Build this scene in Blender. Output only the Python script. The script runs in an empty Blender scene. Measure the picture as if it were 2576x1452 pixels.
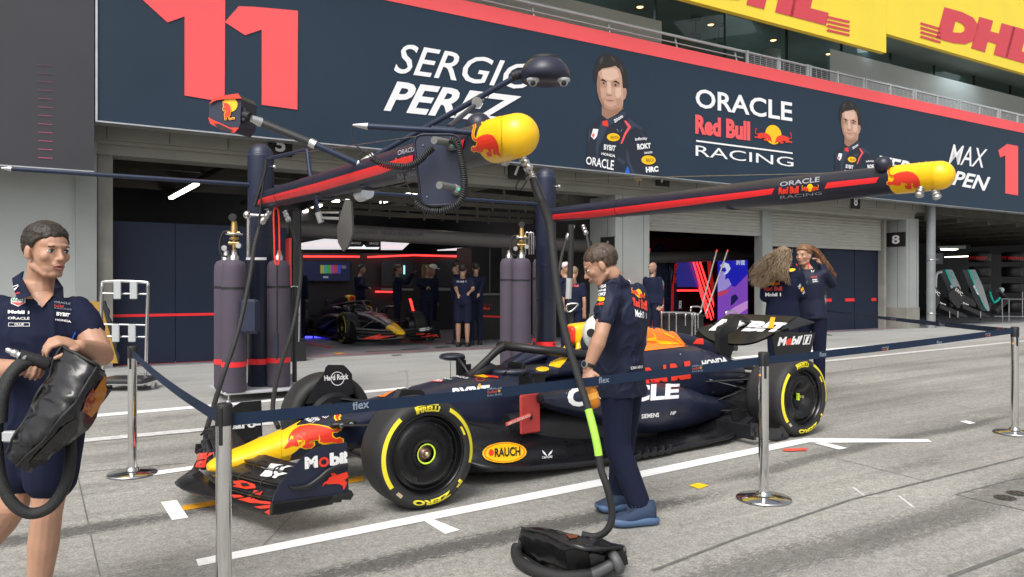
import bpy, bmesh, math, random
from mathutils import Vector, Matrix, Euler, geometry
from mathutils.bvhtree import BVHTree
R=math.radians; PI=math.pi
random.seed(7)
scene=bpy.context.scene; COL=scene.collection
# ---------------------------------------------------------------- camera
F=1980.;CX=1288.;HY=721.;CAMZ=1.4
cd=bpy.data.cameras.new('camera');cam=bpy.data.objects.new('camera',cd);COL.objects.link(cam)
cam.location=(0,0,CAMZ);cam.rotation_euler=(R(90),0,0)
cd.sensor_width=36;cd.lens=F/2576*36;cd.shift_y=-5/2576;cd.clip_start=.05;cd.clip_end=3000
scene.camera=cam
# ---------------------------------------------------------------- sky, sun, exposure
w=bpy.data.worlds.new('World');scene.world=w;w.use_nodes=True
nt=w.node_tree;nt.nodes.clear()
sky=nt.nodes.new('ShaderNodeTexSky');sky.sky_type='NISHITA';sky.sun_disc=False
SUN_EL,SUN_ROT=52,200
sky.sun_elevation=R(SUN_EL);sky.sun_rotation=R(SUN_ROT);sky.dust_density=6;sky.air_density=1.2;sky.altitude=0
hs=nt.nodes.new('ShaderNodeHueSaturation');hs.inputs['Saturation'].default_value=.28
bg=nt.nodes.new('ShaderNodeBackground');bg.inputs[1].default_value=.15
wo=nt.nodes.new('ShaderNodeOutputWorld')
nt.links.new(sky.outputs[0],hs.inputs['Color']);nt.links.new(hs.outputs[0],bg.inputs[0]);nt.links.new(bg.outputs[0],wo.inputs[0])
ld=bpy.data.lights.new('sun','SUN');ld.energy=1.2;ld.angle=R(25);ld.color=(1,.97,.93)
sun=bpy.data.objects.new('sun',ld);COL.objects.link(sun)
# light travels away from the sun
_el,_az=R(SUN_EL),R(SUN_ROT)
_sd=Vector((math.sin(_az)*math.cos(_el),math.cos(_az)*math.cos(_el),math.sin(_el)))
sun.rotation_euler=_sd.to_track_quat('Z','Y').to_euler()
vs=scene.view_settings;vs.view_transform='Standard';vs.look='None';vs.exposure=0.36;vs.gamma=1
scene.render.engine='CYCLES'
# ---------------------------------------------------------------- frames
AN=R(32.2);UX,UY=math.cos(AN),math.sin(AN)
def W(u,v,z=0): return Vector((u*UX-v*UY,u*UY+v*UX,z))
def toUV(p): return (p[0]*UX+p[1]*UY,-p[0]*UY+p[1]*UX)
def gzuv(u,v):
    a=.0178*min(1,max(0,(14.3-v)/9.7))
    return a*(max(-40,min(60,u))-3.83)+max(-.6,min(.1,.0103*(v-4.6)))
def gz(x,y): return gzuv(*toUV((x,y)))
def ray(px,py): return Vector(((px-CX)/F,1.,-(py-HY)/F))
def atZ(px,py,Z): r=ray(px,py);return Vector((r[0]*Z,Z,CAMZ+r[2]*Z))
def G(px,py,dz=0):
    Z=8.;r=ray(px,py)
    for i in range(60):
        Z=.5*Z+.5*min(200,(gz(r[0]*Z,Z)+dz-CAMZ)/r[2])
    return atZ(px,py,Z)
def onv(px,py,v):
    r=ray(px,py);return atZ(px,py,v/(-r[0]*UY+r[1]*UX))
def onu(px,py,u):
    r=ray(px,py);return atZ(px,py,u/(r[0]*UX+r[1]*UY))
MB_=Matrix.Rotation(AN,4,'Z')      # building frame
# ---------------------------------------------------------------- materials
MATS={}
def mat(name,col=(.5,.5,.5),rough=.5,metal=0,var=0,vs_=8,bump=0,bs=40,coat=0,emit=None,es=0,alpha=1,trans=0,spec=None,sheen=0,stretch=None,ramp=None):
    if name in MATS: return MATS[name]
    m=bpy.data.materials.new(name);m.use_nodes=True;n=m.node_tree.nodes;l=m.node_tree.links
    b=n['Principled BSDF'];b.inputs['Base Color'].default_value=(*col,1);b.inputs['Roughness'].default_value=rough
    b.inputs['Metallic'].default_value=metal;b.inputs['Coat Weight'].default_value=coat
    if spec is not None:b.inputs['Specular IOR Level'].default_value=spec
    if sheen:b.inputs['Sheen Weight'].default_value=sheen
    if emit:b.inputs['Emission Color'].default_value=(*emit,1);b.inputs['Emission Strength'].default_value=es
    if trans:b.inputs['Transmission Weight'].default_value=trans
    if alpha<1:b.inputs['Alpha'].default_value=alpha
    if var or bump or True:
        tc=n.new('ShaderNodeTexCoord');mp=n.new('ShaderNodeMapping');l.new(tc.outputs['Object'],mp.inputs[0])
        if stretch: mp.inputs['Scale'].default_value=stretch
    if var:
        no=n.new('ShaderNodeTexNoise');no.inputs['Scale'].default_value=vs_;no.inputs['Detail'].default_value=6;l.new(mp.outputs[0],no.inputs[0])
        cr=n.new('ShaderNodeValToRGB');cr.color_ramp.elements[0].position=.3;cr.color_ramp.elements[1].position=.7
        a=[max(0,c*(1-var)) for c in col];d=[min(1,c*(1+var)) for c in col]
        cr.color_ramp.elements[0].color=(*a,1);cr.color_ramp.elements[1].color=(*d,1)
        l.new(no.outputs[0],cr.inputs[0]);l.new(cr.outputs[0],b.inputs['Base Color'])
        mr=n.new('ShaderNodeMapRange');mr.inputs['To Min'].default_value=max(0.02,rough-.08);mr.inputs['To Max'].default_value=min(1,rough+.1)
        l.new(no.outputs[0],mr.inputs[0]);l.new(mr.outputs[0],b.inputs['Roughness'])
    if bump:
        n2=n.new('ShaderNodeTexNoise');n2.inputs['Scale'].default_value=bs;n2.inputs['Detail'].default_value=4;l.new(mp.outputs[0],n2.inputs[0])
        bp=n.new('ShaderNodeBump');bp.inputs['Strength'].default_value=bump;bp.inputs['Distance'].default_value=.01
        l.new(n2.outputs[0],bp.inputs['Height']);l.new(bp.outputs[0],b.inputs['Normal'])
    MATS[name]=m;return m
NAVY=mat('navy_satin_paint',(.010,.014,.036),.38,0,.15,3,coat=.15)
CARB=mat('black_carbon',(.012,.012,.014),.42,0,.25,10,.02,60)
CARBG=mat('glossy_carbon',(.008,.008,.010),.27,0,.2,6,.05,12)
POSTN=mat('navy_powder_coat',(.013,.019,.046),.42,0,.1,4)
YEL=mat('yellow_paint',(.95,.55,.005),.32,0,.04,5,coat=.1)
REDP=mat('red_paint',(.80,.045,.02),.35,0,.05,5)
REDN=mat('bright_red_stripe',(.80,.025,.03),.4,0,.04,6)
ORNG=mat('orange_paint',(.9,.22,.03),.4)
WHT=mat('white_lettering',(.86,.86,.86),.5)
GRYL=mat('grey_lettering',(.32,.34,.38),.5)
BLK=mat('matt_black',(.012,.012,.013),.6,0,.2,10)
RUB=mat('tyre_rubber',(.017,.017,.018),.62,0,.3,7,.12,60)
RUBS=mat('tyre_sidewall',(.022,.022,.024),.5,0,.25,9,.05,50)
CHR=mat('polished_chrome',(.72,.72,.72),.1,1,.06,4)
STL=mat('brushed_steel',(.55,.55,.54),.3,1,.12,12)
ALU=mat('satin_aluminium',(.62,.63,.65),.42,1,.08,9)
BRASS=mat('brass',(.55,.38,.15),.3,1,.1,12)
TYY=mat('tyre_yellow',(.78,.66,.03),.55,0,.06,30)
PURP=mat('purple_grey_sleeve',(.072,.058,.085),.75,0,.08,5,.1,200)
CONC=mat('painted_concrete',(.29,.31,.30),.75,0,.08,1.5,.08,60)
CONB=mat('bare_concrete',(.23,.225,.20),.85,0,.15,2.5,.15,40)
LINT=mat('weathered_lintel_panel',(.24,.235,.205),.7,0,.12,1.2,.05,40)
HOSE=mat('hose_sleeve',(.016,.016,.017),.6,0,.2,60,.5,220)
SIGNN=mat('navy_sign_vinyl',(.016,.033,.058),.55,0,.05,.8,spec=.35)
SIGNR=mat('sign_red_vinyl',(.88,.10,.11),.5,0,.03,.8)
SIGNW=mat('sign_white_vinyl',(.85,.86,.88),.5)
# ---------------------------------------------------------------- mesh builder
def ring(c,ax,r,n=16,r2=None,up=None):
    ax=Vector(ax).normalized();up=Vector(up) if up else (Vector((0,0,1)) if abs(ax.z)<.95 else Vector((0,1,0)))
    a=ax.cross(up).normalized();b=a.cross(ax).normalized();r2=r if r2 is None else r2;c=Vector(c)
    return [c+a*(r*math.cos(2*PI*i/n))+b*(r2*math.sin(2*PI*i/n)) for i in range(n)]
class MB:
    def __init__(s): s.v=[];s.f=[];s.sm=[]
    def add(s,vs,fs,sm=False):
        o=len(s.v);s.v+=[Vector(q) for q in vs];s.f+=[tuple(i+o for i in f) for f in fs];s.sm+=[sm]*len(fs);return s
    def box(s,c,d,M=None,bev=0):
        x,y,z=[q/2 for q in d];c=Vector(c);bv=min(bev,x*.9,y*.9,z*.9)
        if bv>0:
            vs=[];
            for sz,zz in ((-1,z),(1,z)):
                pass
            prof=[(-x+bv,-y),(x-bv,-y),(x,-y+bv),(x,y-bv),(x-bv,y),(-x+bv,y),(-x,y-bv),(-x,-y+bv)]
            k=(1-bv/max(x,y)) ;lev=[(-z,1),(-z+bv,0),(z-bv,0),(z,1)]
            for zz,ins in lev:
                for (px,py) in prof:
                    sx=(x-bv)/x if ins else 1;sy=(y-bv)/y if ins else 1
                    vs.append(Vector((px*sx,py*sy,zz)))
            fs=[tuple(range(7,-1,-1)),tuple(24+i for i in range(8))]
            for L in range(3):
                for i in range(8): j=(i+1)%8;fs.append((L*8+i,L*8+j,L*8+8+j,L*8+8+i))
        else:
            vs=[Vector((a*x,b*y,e*z)) for a in(-1,1) for b in(-1,1) for e in(-1,1)]
            fs=[(0,1,3,2),(4,6,7,5),(0,4,5,1),(2,3,7,6),(0,2,6,4),(1,5,7,3)]
        if M is not None: vs=[M@q for q in vs]
        return s.add([q+c for q in vs],fs)
    def cyl(s,a,b,r,r2=None,n=16,cap=True,sm=True):
        a=Vector(a);b=Vector(b);r2=r if r2 is None else r2;ax=b-a
        A=ring(a,ax,r,n);B=ring(b,ax,r2,n)
        s.add(A+B,[(i,(i+1)%n,n+(i+1)%n,n+i) for i in range(n)],sm)
        if cap: s.add(A,[tuple(range(n))[::-1]]);s.add(B,[tuple(range(n))])
        return s
    def tube(s,pts,r,n=8,closed=False,cap=True,sub=0):
        P=[Vector(p) for p in pts]
        rr=r if isinstance(r,(list,tuple)) else [r]*len(P)
        if sub: P,rr=smooth(P,rr,sub,closed)
        m=len(P);prev=None;rs=[]
        for i in range(m):
            t=(P[(i+1)%m]-P[i-1]) if closed else P[min(m-1,i+1)]-P[max(0,i-1)]
            if t.length<1e-9:t=Vector((0,0,1))
            t.normalize()
            if prev is None: up=Vector((0,0,1)) if abs(t.z)<.9 else Vector((1,0,0));a=t.cross(up).normalized()
            else: a=(prev-t*prev.dot(t)).normalized()
            prev=a;b=t.cross(a)
            rs.append([P[i]+(a*math.cos(2*PI*k/n)+b*math.sin(2*PI*k/n))*rr[i] for k in range(n)])
        vs=[q for x in rs for q in x];fs=[]
        for i in range(m if closed else m-1):
            j=(i+1)%m
            for k in range(n): q=(k+1)%n;fs.append((i*n+k,i*n+q,j*n+q,j*n+k))
        s.add(vs,fs,True)
        if cap and not closed: s.add(rs[0],[tuple(range(n))[::-1]]);s.add(rs[-1],[tuple(range(n))])
        return s
    def lathe(s,prof,o=(0,0,0),ax=(0,0,1),n=24,sm=True,cap=True):
        ax=Vector(ax).normalized();o=Vector(o);rs=[ring(o+ax*h,ax,max(r,1e-4),n) for r,h in prof]
        vs=[q for x in rs for q in x];fs=[]
        for i in range(len(prof)-1):
            for k in range(n): q=(k+1)%n;fs.append((i*n+k,i*n+q,(i+1)*n+q,(i+1)*n+k))
        s.add(vs,fs,sm)
        if cap: s.add(rs[0],[tuple(range(n))[::-1]]);s.add(rs[-1],[tuple(range(n))])
        return s
    def loft(s,secs,closed=True,cap=True,sm=True):
        n=len(secs[0]);vs=[q for x in secs for q in x];fs=[]
        for i in range(len(secs)-1):
            for k in range(n if closed else n-1): q=(k+1)%n;fs.append((i*n+k,i*n+q,(i+1)*n+q,(i+1)*n+k))
        s.add(vs,fs,sm)
        if cap and closed: s.add(secs[0],[tuple(range(n))[::-1]]);s.add(secs[-1],[tuple(range(n))])
        return s
    def ball(s,c,r,n=16,m=10):
        c=Vector(c);r=r if isinstance(r,(tuple,list)) else (r,r,r)
        secs=[[c+Vector((r[0]*math.sin(a)*math.cos(2*PI*k/n),r[1]*math.sin(a)*math.sin(2*PI*k/n),r[2]*math.cos(a))) for k in range(n)] for a in [PI*(1e-3+i*(1-2e-3)/m) for i in range(m+1)]]
        return s.loft(secs)
    def poly(s,P,th=None,sm=False):
        """flat polygon (any plane), optional thickness vector"""
        P=[Vector(p) for p in P];t=geometry.tessellate_polygon([P])
        s.add(P,t,sm)
        if th is not None:
            th=Vector(th);Q=[p+th for p in P];s.add(Q,[x[::-1] for x in t],sm);n=len(P)
            s.add(P+Q,[(i,(i+1)%n,n+(i+1)%n,n+i) for i in range(n)],sm)
        return s
    def grid(s,fn,nu,nv,sm=True):
        vs=[fn(i/nu,j/nv) for i in range(nu+1) for j in range(nv+1)]
        return s.add(vs,[(i*(nv+1)+j,(i+1)*(nv+1)+j,(i+1)*(nv+1)+j+1,i*(nv+1)+j+1) for i in range(nu) for j in range(nv)],sm)
def smooth(P,rr,sub,closed=False):
    n=len(P);O=[];Q=[]
    def g(i): return P[i%n] if closed else P[max(0,min(n-1,i))]
    for i in range(n if closed else n-1):
        p0,p1,p2,p3=g(i-1),g(i),g(i+1),g(i+2)
        for k in range(sub):
            t=k/sub
            O.append(.5*((2*p1)+(p2-p0)*t+(2*p0-5*p1+4*p2-p3)*t*t+(3*p1-p0-3*p2+p3)*t**3));Q.append(rr[i]*(1-t)+rr[(i+1)%n]*t)
    if not closed:O.append(P[-1]);Q.append(rr[-1])
    return O,Q
def thing(name,label,cat,M=None,group=None,kind=None,loc=None):
    o=bpy.data.objects.new(name,None);COL.objects.link(o);o.empty_display_size=.1
    o.matrix_world=M if M is not None else Matrix.Translation(loc or (0,0,0))
    TM[o.name]=o.matrix_world.copy();lab(o,label,cat,group,kind);return o
TM={}
def lab(o,label=None,cat=None,group=None,kind=None):
    if label:o['label']=label
    if cat:o['category']=cat
    if group:o['group']=group
    if kind:o['kind']=kind
    return o
def obj(name,mb,m,parent=None,world=False,label=None,M=None,auto=None):
    """mb in the parent's local frame (or in world coordinates when world=True)"""
    me=bpy.data.meshes.new(name);me.from_pydata([tuple(v) for v in mb.v],[],mb.f);me.polygons.foreach_set('use_smooth',mb.sm);me.update()
    me.materials.append(m) if not isinstance(m,list) else [me.materials.append(x) for x in m]
    o=bpy.data.objects.new(name,me);COL.objects.link(o)
    if parent:
        P=TM[parent.name]
        if world: me.transform(P.inverted())
        o.parent=parent;TM[o.name]=P.copy()
    else:
        if M is not None:
            if world: me.transform(M.inverted())
            o.matrix_world=M;TM[o.name]=M.copy()
        else:
            TM[o.name]=Matrix()
            if world!='keep':
                # move the origin to the mesh's base so the top-level object sits where it stands
                if me.vertices:
                    xs=[v.co for v in me.vertices];c=Vector((sum(v.x for v in xs)/len(xs),sum(v.y for v in xs)/len(xs),min(v.z for v in xs)))
                    me.transform(Matrix.Translation(-c));o.location=c;TM[o.name]=Matrix.Translation(c)
    if label:o['label']=label
    return o
def dup(root,M,label=None,cat=None):
    r=root.copy();COL.objects.link(r);D=M;r.matrix_world=M;TM[r.name]=M.copy()
    if label:r['label']=label
    def rec(a,b):
        for ch in a.children:
            c=ch.copy();COL.objects.link(c);c.parent=b;c.matrix_parent_inverse=ch.matrix_parent_inverse.copy();TM[c.name]=M.copy();rec(ch,c)
    rec(root,r);return r
# ---------------------------------------------------------------- writing and logos
_tc={}
def text2d(t,bold=0,shear=0,wide=1):
    k=(t,bold,shear,wide)
    if k in _tc:return _tc[k]
    c=bpy.data.curves.new('t','FONT');c.body=t;c.offset=bold;c.shear=shear;c.resolution_u=3;c.size=1
    o=bpy.data.objects.new('t',c);COL.objects.link(o);dg=bpy.context.evaluated_depsgraph_get();dg.update()
    me=bpy.data.meshes.new_from_object(o.evaluated_get(dg))
    vs=[Vector((v.co.x,v.co.y)) for v in me.vertices];fs=[tuple(p.vertices) for p in me.polygons]
    COL.objects.unlink(o);bpy.data.objects.remove(o);bpy.data.curves.remove(c);bpy.data.meshes.remove(me)
    x0=min(v.x for v in vs);x1=max(v.x for v in vs);y0=min(v.y for v in vs);y1=max(v.y for v in vs)
    vs=[Vector(((v.x-x0)/(x1-x0),(v.y-y0)/(y1-y0))) for v in vs]
    _tc[k]=(vs,fs);return _tc[k]
def poly2d(P):
    P=[Vector((x,y,0)) for x,y in P];t=geometry.tessellate_polygon([P]);return ([Vector((p.x,p.y)) for p in P],[tuple(x) for x in t])
BULL=[(1340,690),(1385,630),(1387,590),(1405,545),(1440,505),(1500,468),(1600,452),(1700,462),(1780,478),(1840,505),(1885,490),(1900,455),(1885,415),(1862,380),(1870,352),(1895,345),(1905,362),(1888,385),(1908,420),(1918,460),(1905,500),(1870,520),(1825,522),(1820,550),(1835,575),(1870,590),(1900,580),(1930,592),(1932,618),(1890,632),(1850,622),(1800,632),(1740,640),(1705,625),(1700,598),(1660,600),(1605,612),(1590,635),(1642,628),(1640,650),(1610,678),(1560,683),(1525,672),(1535,630),(1525,600),(1500,610),(1510,640),(1480,665),(1430,655),(1400,670)]
BULL=[((x-1340)/592,(690-y)/345) for x,y in BULL]
def refine(vs,fs,L):
    """split triangles until edges are shorter than L (unit square units)"""
    bm=bmesh.new();bv=[bm.verts.new((v.x,v.y,0)) for v in vs]
    for f in fs:
        try:bm.faces.new([bv[i] for i in f])
        except ValueError:pass
    bmesh.ops.triangulate(bm,faces=bm.faces[:])
    for _ in range(6):
        e=[x for x in bm.edges if x.calc_length()>L]
        if not e:break
        bmesh.ops.subdivide_edges(bm,edges=e,cuts=1);bmesh.ops.triangulate(bm,faces=[f for f in bm.faces if len(f.verts)>3])
    bm.verts.index_update();r=([Vector((v.co.x,v.co.y)) for v in bm.verts],[tuple(v.index for v in f.verts) for f in bm.faces]);bm.free();return r
def quadmap(q):
    tl,tr,br,bl=[Vector(p) for p in q]
    return lambda x,y:(bl*(1-x)+br*x)*(1-y)+(tl*(1-x)+tr*x)*y
def bvh_of(objs):
    vs=[];fs=[]
    for o in objs:
        M=TM[o.name];b=len(vs);vs+=[M@v.co for v in o.data.vertices];fs+=[tuple(i+b for i in p.vertices) for p in o.data.polygons]
    return BVHTree.FromPolygons(vs,fs)
def decal(shape,quad,target,L=.12,off=.003,maxe=.25,mb=None):
    """lay a flat shape on a real surface: quad is where it shows in the photo (2576 px wide), target a BVH, or ('v',k) plane, or 'g' ground"""
    vs,fs=refine(*shape,L) if L else shape
    mb=mb or MB();q=quadmap(quad);P=[];o=Vector((0,0,CAMZ))
    for v in vs:
        p=q(v.x,v.y)
        if isinstance(target,tuple): P.append(onv(p.x,p.y,target[1]-off))
        elif target=='g': g=G(p.x,p.y,off);P.append(g)
        else:
            d=ray(p.x,p.y).normalized();h=target.ray_cast(o,d)
            if h[0] is None:P.append(None);continue
            n=h[1]
            if n.dot(d)>0:n=-n
            P.append(h[0]+n*off-d*off*.5)
    idx={};V=[];FF=[]
    for f in fs:
        if any(P[i] is None for i in f):continue
        if max((P[f[i]]-P[f[i-1]]).length for i in range(len(f)))>maxe:continue
        FF.append([idx.setdefault(i,len(idx)) for i in f])
    V=[None]*len(idx)
    for i,j in idx.items():V[j]=P[i]
    mb.add(V,FF);return mb
def rq(x0,y0,x1,y1): return [(x0,y0),(x1,y0),(x1,y1),(x0,y1)]
def circ2d(n=28,r=.5,r0=None):
    if r0 is None: return poly2d([(.5+r*math.cos(2*PI*i/n),.5+r*math.sin(2*PI*i/n)) for i in range(n)])
    vs=[Vector((.5+q*math.cos(2*PI*i/n),.5+q*math.sin(2*PI*i/n))) for i in range(n) for q in (r0,r)]
    return (vs,[(2*i,2*i+1,(2*i+3)%(2*n),(2*i+2)%(2*n)) for i in range(n)])
SQ=([Vector((0,0)),Vector((1,0)),Vector((1,1)),Vector((0,1))],[(0,1,2,3)])
def txt(parent,t,quad,target,m=None,bold=.01,shear=0,name='lettering',L=.15,off=.004):
    mb=decal(text2d(t,bold,shear),quad,target,L,off)
    if not mb.v:return None
    return obj(name,mb,m or WHT,parent,world=True)
def pts_px(L_,target,off=.004,mb=None,maxe=9,LL=None):
    """polygon given directly in photo pixels"""
    xs=[p[0] for p in L_];ys=[p[1] for p in L_];x0,x1,y0,y1=min(xs),max(xs),min(ys),max(ys)
    LL=0 if isinstance(target,(tuple,str)) else (LL or .12)
    sh=poly2d([((x-x0)/(x1-x0),(y1-y)/(y1-y0)) for x,y in L_])
    return decal(sh,rq(x0,y0,x1,y1),target,LL if target!='g' else .2,off,maxe,mb)
def bull_logo(parent,quad,target,flip=False,sun_=None,mb_only=False):
    """two-tone bull emblem"""
    P=[(1-x,y) for x,y in BULL] if flip else BULL
    c=(sum(p[0] for p in P)/len(P),sum(p[1] for p in P)/len(P))
    o=decal(poly2d(offset2d(P,.03)),quad,target,.12,.003);r=decal(poly2d(P),quad,target,.12,.005)
    if o.v:obj('emblem_outline',o,YEL,parent,world=True)
    if r.v:obj('bull_emblem',r,REDP,parent,world=True)
def offset2d(P,d):
    n=len(P);A=sum(P[i-1][0]*P[i][1]-P[i][0]*P[i-1][1] for i in range(n));s=1 if A>0 else -1;O=[]
    for i in range(n):
        a=Vector(P[i])-Vector(P[i-1]);b=Vector(P[(i+1)%n])-Vector(P[i])
        na=Vector((a.y,-a.x)).normalized() if a.length else Vector((0,0));nb=Vector((b.y,-b.x)).normalized() if b.length else Vector((0,0))
        m=(na+nb);m=m.normalized() if m.length>1e-6 else na
        O.append((P[i][0]+m.x*d*s,P[i][1]+m.y*d*s))
    return O
def evaluated(o,name):
    dg=bpy.context.evaluated_depsgraph_get();dg.update();return bpy.data.meshes.new_from_object(o.evaluated_get(dg))
from mathutils import noise as mnoise
def wrinkle(o,amp=.004,sc=9,st=(1,1,.55),seed=0):
    """cloth folds: real displacement along the normals"""
    me=o.data;ns=[v.normal.copy() for v in me.vertices]
    for v,n in zip(me.vertices,ns):
        p=Vector((v.co.x*sc*st[0],v.co.y*sc*st[1],v.co.z*sc*st[2]+seed));q=p+Vector((mnoise.noise(p*.7),mnoise.noise(p*.7+Vector((5,1,2))),mnoise.noise(p*.7+Vector((1,7,3)))))*1.2
        r=1-abs(mnoise.noise(q))*2.2;f=max(0,r)**3-.25+.35*mnoise.noise(p*2.3)
        v.co+=n*f*amp
def remesh(mb,vox,sm=4,fac=.6):
    """one continuous skin over a union of closed shapes"""
    me=bpy.data.meshes.new('r');me.from_pydata([tuple(v) for v in mb.v],[],mb.f);o=bpy.data.objects.new('r',me);COL.objects.link(o)
    m=o.modifiers.new('r','REMESH');m.mode='VOXEL';m.voxel_size=vox;m.use_smooth_shade=True
    if sm:
        k=o.modifiers.new('s','SMOOTH');k.iterations=sm;k.factor=fac
    r=evaluated(o,'r');out=MB();out.v=[v.co.copy() for v in r.vertices];out.f=[tuple(p.vertices) for p in r.polygons];out.sm=[True]*len(out.f)
    COL.objects.unlink(o);bpy.data.objects.remove(o);bpy.data.meshes.remove(r);return out
# ================================================================ ground
def ground_mat(name,base,streak,speck,dark=.5):
    m=bpy.data.materials.new(name);m.use_nodes=True;n=m.node_tree.nodes;l=m.node_tree.links;b=n['Principled BSDF'];b.inputs['Roughness'].default_value=.78
    tc=n.new('ShaderNodeTexCoord')
    def noise(sc,det,stretch=(1,1,1),rough=.5):
        mp=n.new('ShaderNodeMapping');mp.inputs['Scale'].default_value=stretch;l.new(tc.outputs['Object'],mp.inputs[0])
        q=n.new('ShaderNodeTexNoise');q.inputs['Scale'].default_value=sc;q.inputs['Detail'].default_value=det;q.inputs['Roughness'].default_value=rough;l.new(mp.outputs[0],q.inputs[0]);return q
    def ramp(src,p0,p1,c0,c1):
        r=n.new('ShaderNodeValToRGB');r.color_ramp.elements[0].position=p0;r.color_ramp.elements[1].position=p1;r.color_ramp.elements[0].color=(*c0,1);r.color_ramp.elements[1].color=(*c1,1);l.new(src.outputs[0],r.inputs[0]);return r
    def mul(a,bb,f=1):
        x=n.new('ShaderNodeMix');x.data_type='RGBA';x.blend_type='MULTIPLY';x.inputs[0].default_value=f;l.new(a.outputs[2] if a.type=='MIX' else a.outputs[0],x.inputs[6]);l.new(bb.outputs[0],x.inputs[7]);return x
    big=ramp(noise(.45,6),.3,.7,[c*.86 for c in base],[c*1.1 for c in base])
    c=mul(big,ramp(noise(75,3,rough=.7),.36,.66,(1-speck,)*3,(1+speck*.3,)*3))
    c=mul(c,ramp(noise(22,5),.32,.62,(1-speck*.6,)*3,(1,)*3))
    if streak:
        s1=ramp(noise(1.15,4,(.16,1.6,1),.55),.37,.5,(dark,dark,dark*1.02),(1,1,1))
        brk=ramp(noise(1.4,8,(.7,2.6,1),.75),.4,.6,(0,0,0),(1,1,1))
        lt=n.new('ShaderNodeMix');lt.data_type='RGBA';lt.blend_type='LIGHTEN';lt.inputs[0].default_value=1;l.new(s1.outputs[0],lt.inputs[6]);l.new(brk.outputs[0],lt.inputs[7])
        x=n.new('ShaderNodeMix');x.data_type='RGBA';x.blend_type='MULTIPLY';x.inputs[0].default_value=streak;l.new(c.outputs[2],x.inputs[6]);l.new(lt.outputs[2],x.inputs[7]);c=x
        sx=n.new('ShaderNodeSeparateXYZ');l.new(tc.outputs['Object'],sx.inputs[0]);wob=noise(.35,2,(1,.2,1));rg=noise(42,6,(.6,1.3,1),.85)
        for v0,wd,k,u0,u1 in ((5.3,.17,.85,-3,1.7),(3.8,.17,.85,.8,4.4),(2.72,.22,.6,2.2,12),(4.05,.12,.65,4,9),(6.25,.25,.3,6,20),(7.3,.3,.25,-4,20),(1.9,.2,.3,-4,9)):
            def M(op,a,b_=None,c_=None):
                q=n.new('ShaderNodeMath');q.operation=op
                for i_,z_ in enumerate((a,b_,c_)):
                    if z_ is None: continue
                    if isinstance(z_,(int,float)): q.inputs[i_].default_value=z_
                    else: l.new(z_,q.inputs[i_])
                return q.outputs[0]
            vv=M('MULTIPLY_ADD',wob.outputs[0],.5,sx.outputs[1]);d=M('ABSOLUTE',M('SUBTRACT',vv,v0+.25));d=M('SUBTRACT',1,M('DIVIDE',d,wd));d=M('MAXIMUM',d,0)
            a_=M('MULTIPLY',M('SMOOTH_MIN',M('MAXIMUM',M('MULTIPLY',M('SUBTRACT',sx.outputs[0],u0),1.2),0),1,.1),M('MINIMUM',M('MAXIMUM',M('MULTIPLY',M('SUBTRACT',u1,sx.outputs[0]),.8),0),1))
            d=M('MULTIPLY',d,a_);rr_=M('GREATER_THAN',M('ADD',rg.outputs[0],M('MULTIPLY',d,.20)),.57);fct=M('MULTIPLY',M('MINIMUM',M('ADD',M('MULTIPLY',d,.22),M('MULTIPLY',rr_,M('MINIMUM',M('MULTIPLY',d,2.2),1))),1),k)
            x=n.new('ShaderNodeMix');x.data_type='RGBA';x.blend_type='MULTIPLY';l.new(fct,x.inputs[0]);l.new(c.outputs[2],x.inputs[6]);x.inputs[7].default_value=(.25,.25,.26,1);c=x
        s2=ramp(noise(2.2,6,(.1,3.2,1),.6),.35,.6,(.78,.78,.78),(1.02,1.02,1.02));c=mul(c,s2,streak)
    l.new(c.outputs[2],b.inputs['Base Color'])
    bp=n.new('ShaderNodeBump');bp.inputs['Strength'].default_value=.35;bp.inputs['Distance'].default_value=.004;q=noise(90,3);l.new(q.outputs[0],bp.inputs['Height']);l.new(bp.outputs[0],b.inputs['Normal'])
    return m
PITL=ground_mat('worn_pit_lane_concrete',(.395,.386,.355),.45,.40,.42)
APRM=ground_mat('apron_concrete',(.365,.365,.35),.4,.14,.7)
def gsheet(name,u0,u1,v0,v1,m,dz=0,nu=60,nv=24,label=None):
    us=[u0+(u1-u0)*i/nu for i in range(nu+1)];vs_=[v0+(v1-v0)*j/nv for j in range(nv+1)]
    mb=MB().add([(u,v,gzuv(u,v)+dz) for u in us for v in vs_],[(i*(nv+1)+j,(i+1)*(nv+1)+j,(i+1)*(nv+1)+j+1,i*(nv+1)+j+1) for i in range(nu) for j in range(nv)],True)
    o=obj(name,mb,m,M=MB_);o['kind']='structure';return o
VB=9.25
gsheet('pit_lane',-400,600,-300,VB,PITL,nu=250,nv=160)
gsheet('apron',-400,600,VB,16.0,APRM,nu=250,nv=20)
def gpoly(name,P,m,dz=.004,kind='structure',label=None,cat=None):
    mb=pts_px(P,'g',dz);o=obj(name,mb,m);
    if kind:o['kind']=kind
    if label:lab(o,label,cat,kind=None)
    return o
LWH=mat('white_road_paint',(.86,.86,.85),.6,0,.05,25,.1,80)
LGR=mat('faded_road_paint',(.55,.55,.54),.75,0,.2,14)
LOR=mat('orange_road_paint',(.72,.33,.015),.6,0,.12,14)
LDK=mat('joint_sealant',(.13,.128,.12),.8,0,.25,10)
LYE=mat('yellow_tape',(.85,.6,.01),.5,0,.08,30)
gpoly('box_line',[(493,1407),(499,1424),(1540,1217),(2034,1113),(2070,1112),(2132,1127),(2110,1131),(2045,1114),(2344,1112),(2334,1105),(2028,1102),(1985,1109),(1540,1199)],LWH)
gpoly('box_tee_mark',[(1068,1311),(1089,1305.5),(1157,1333),(1120,1343.3)],LWH)
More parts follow.
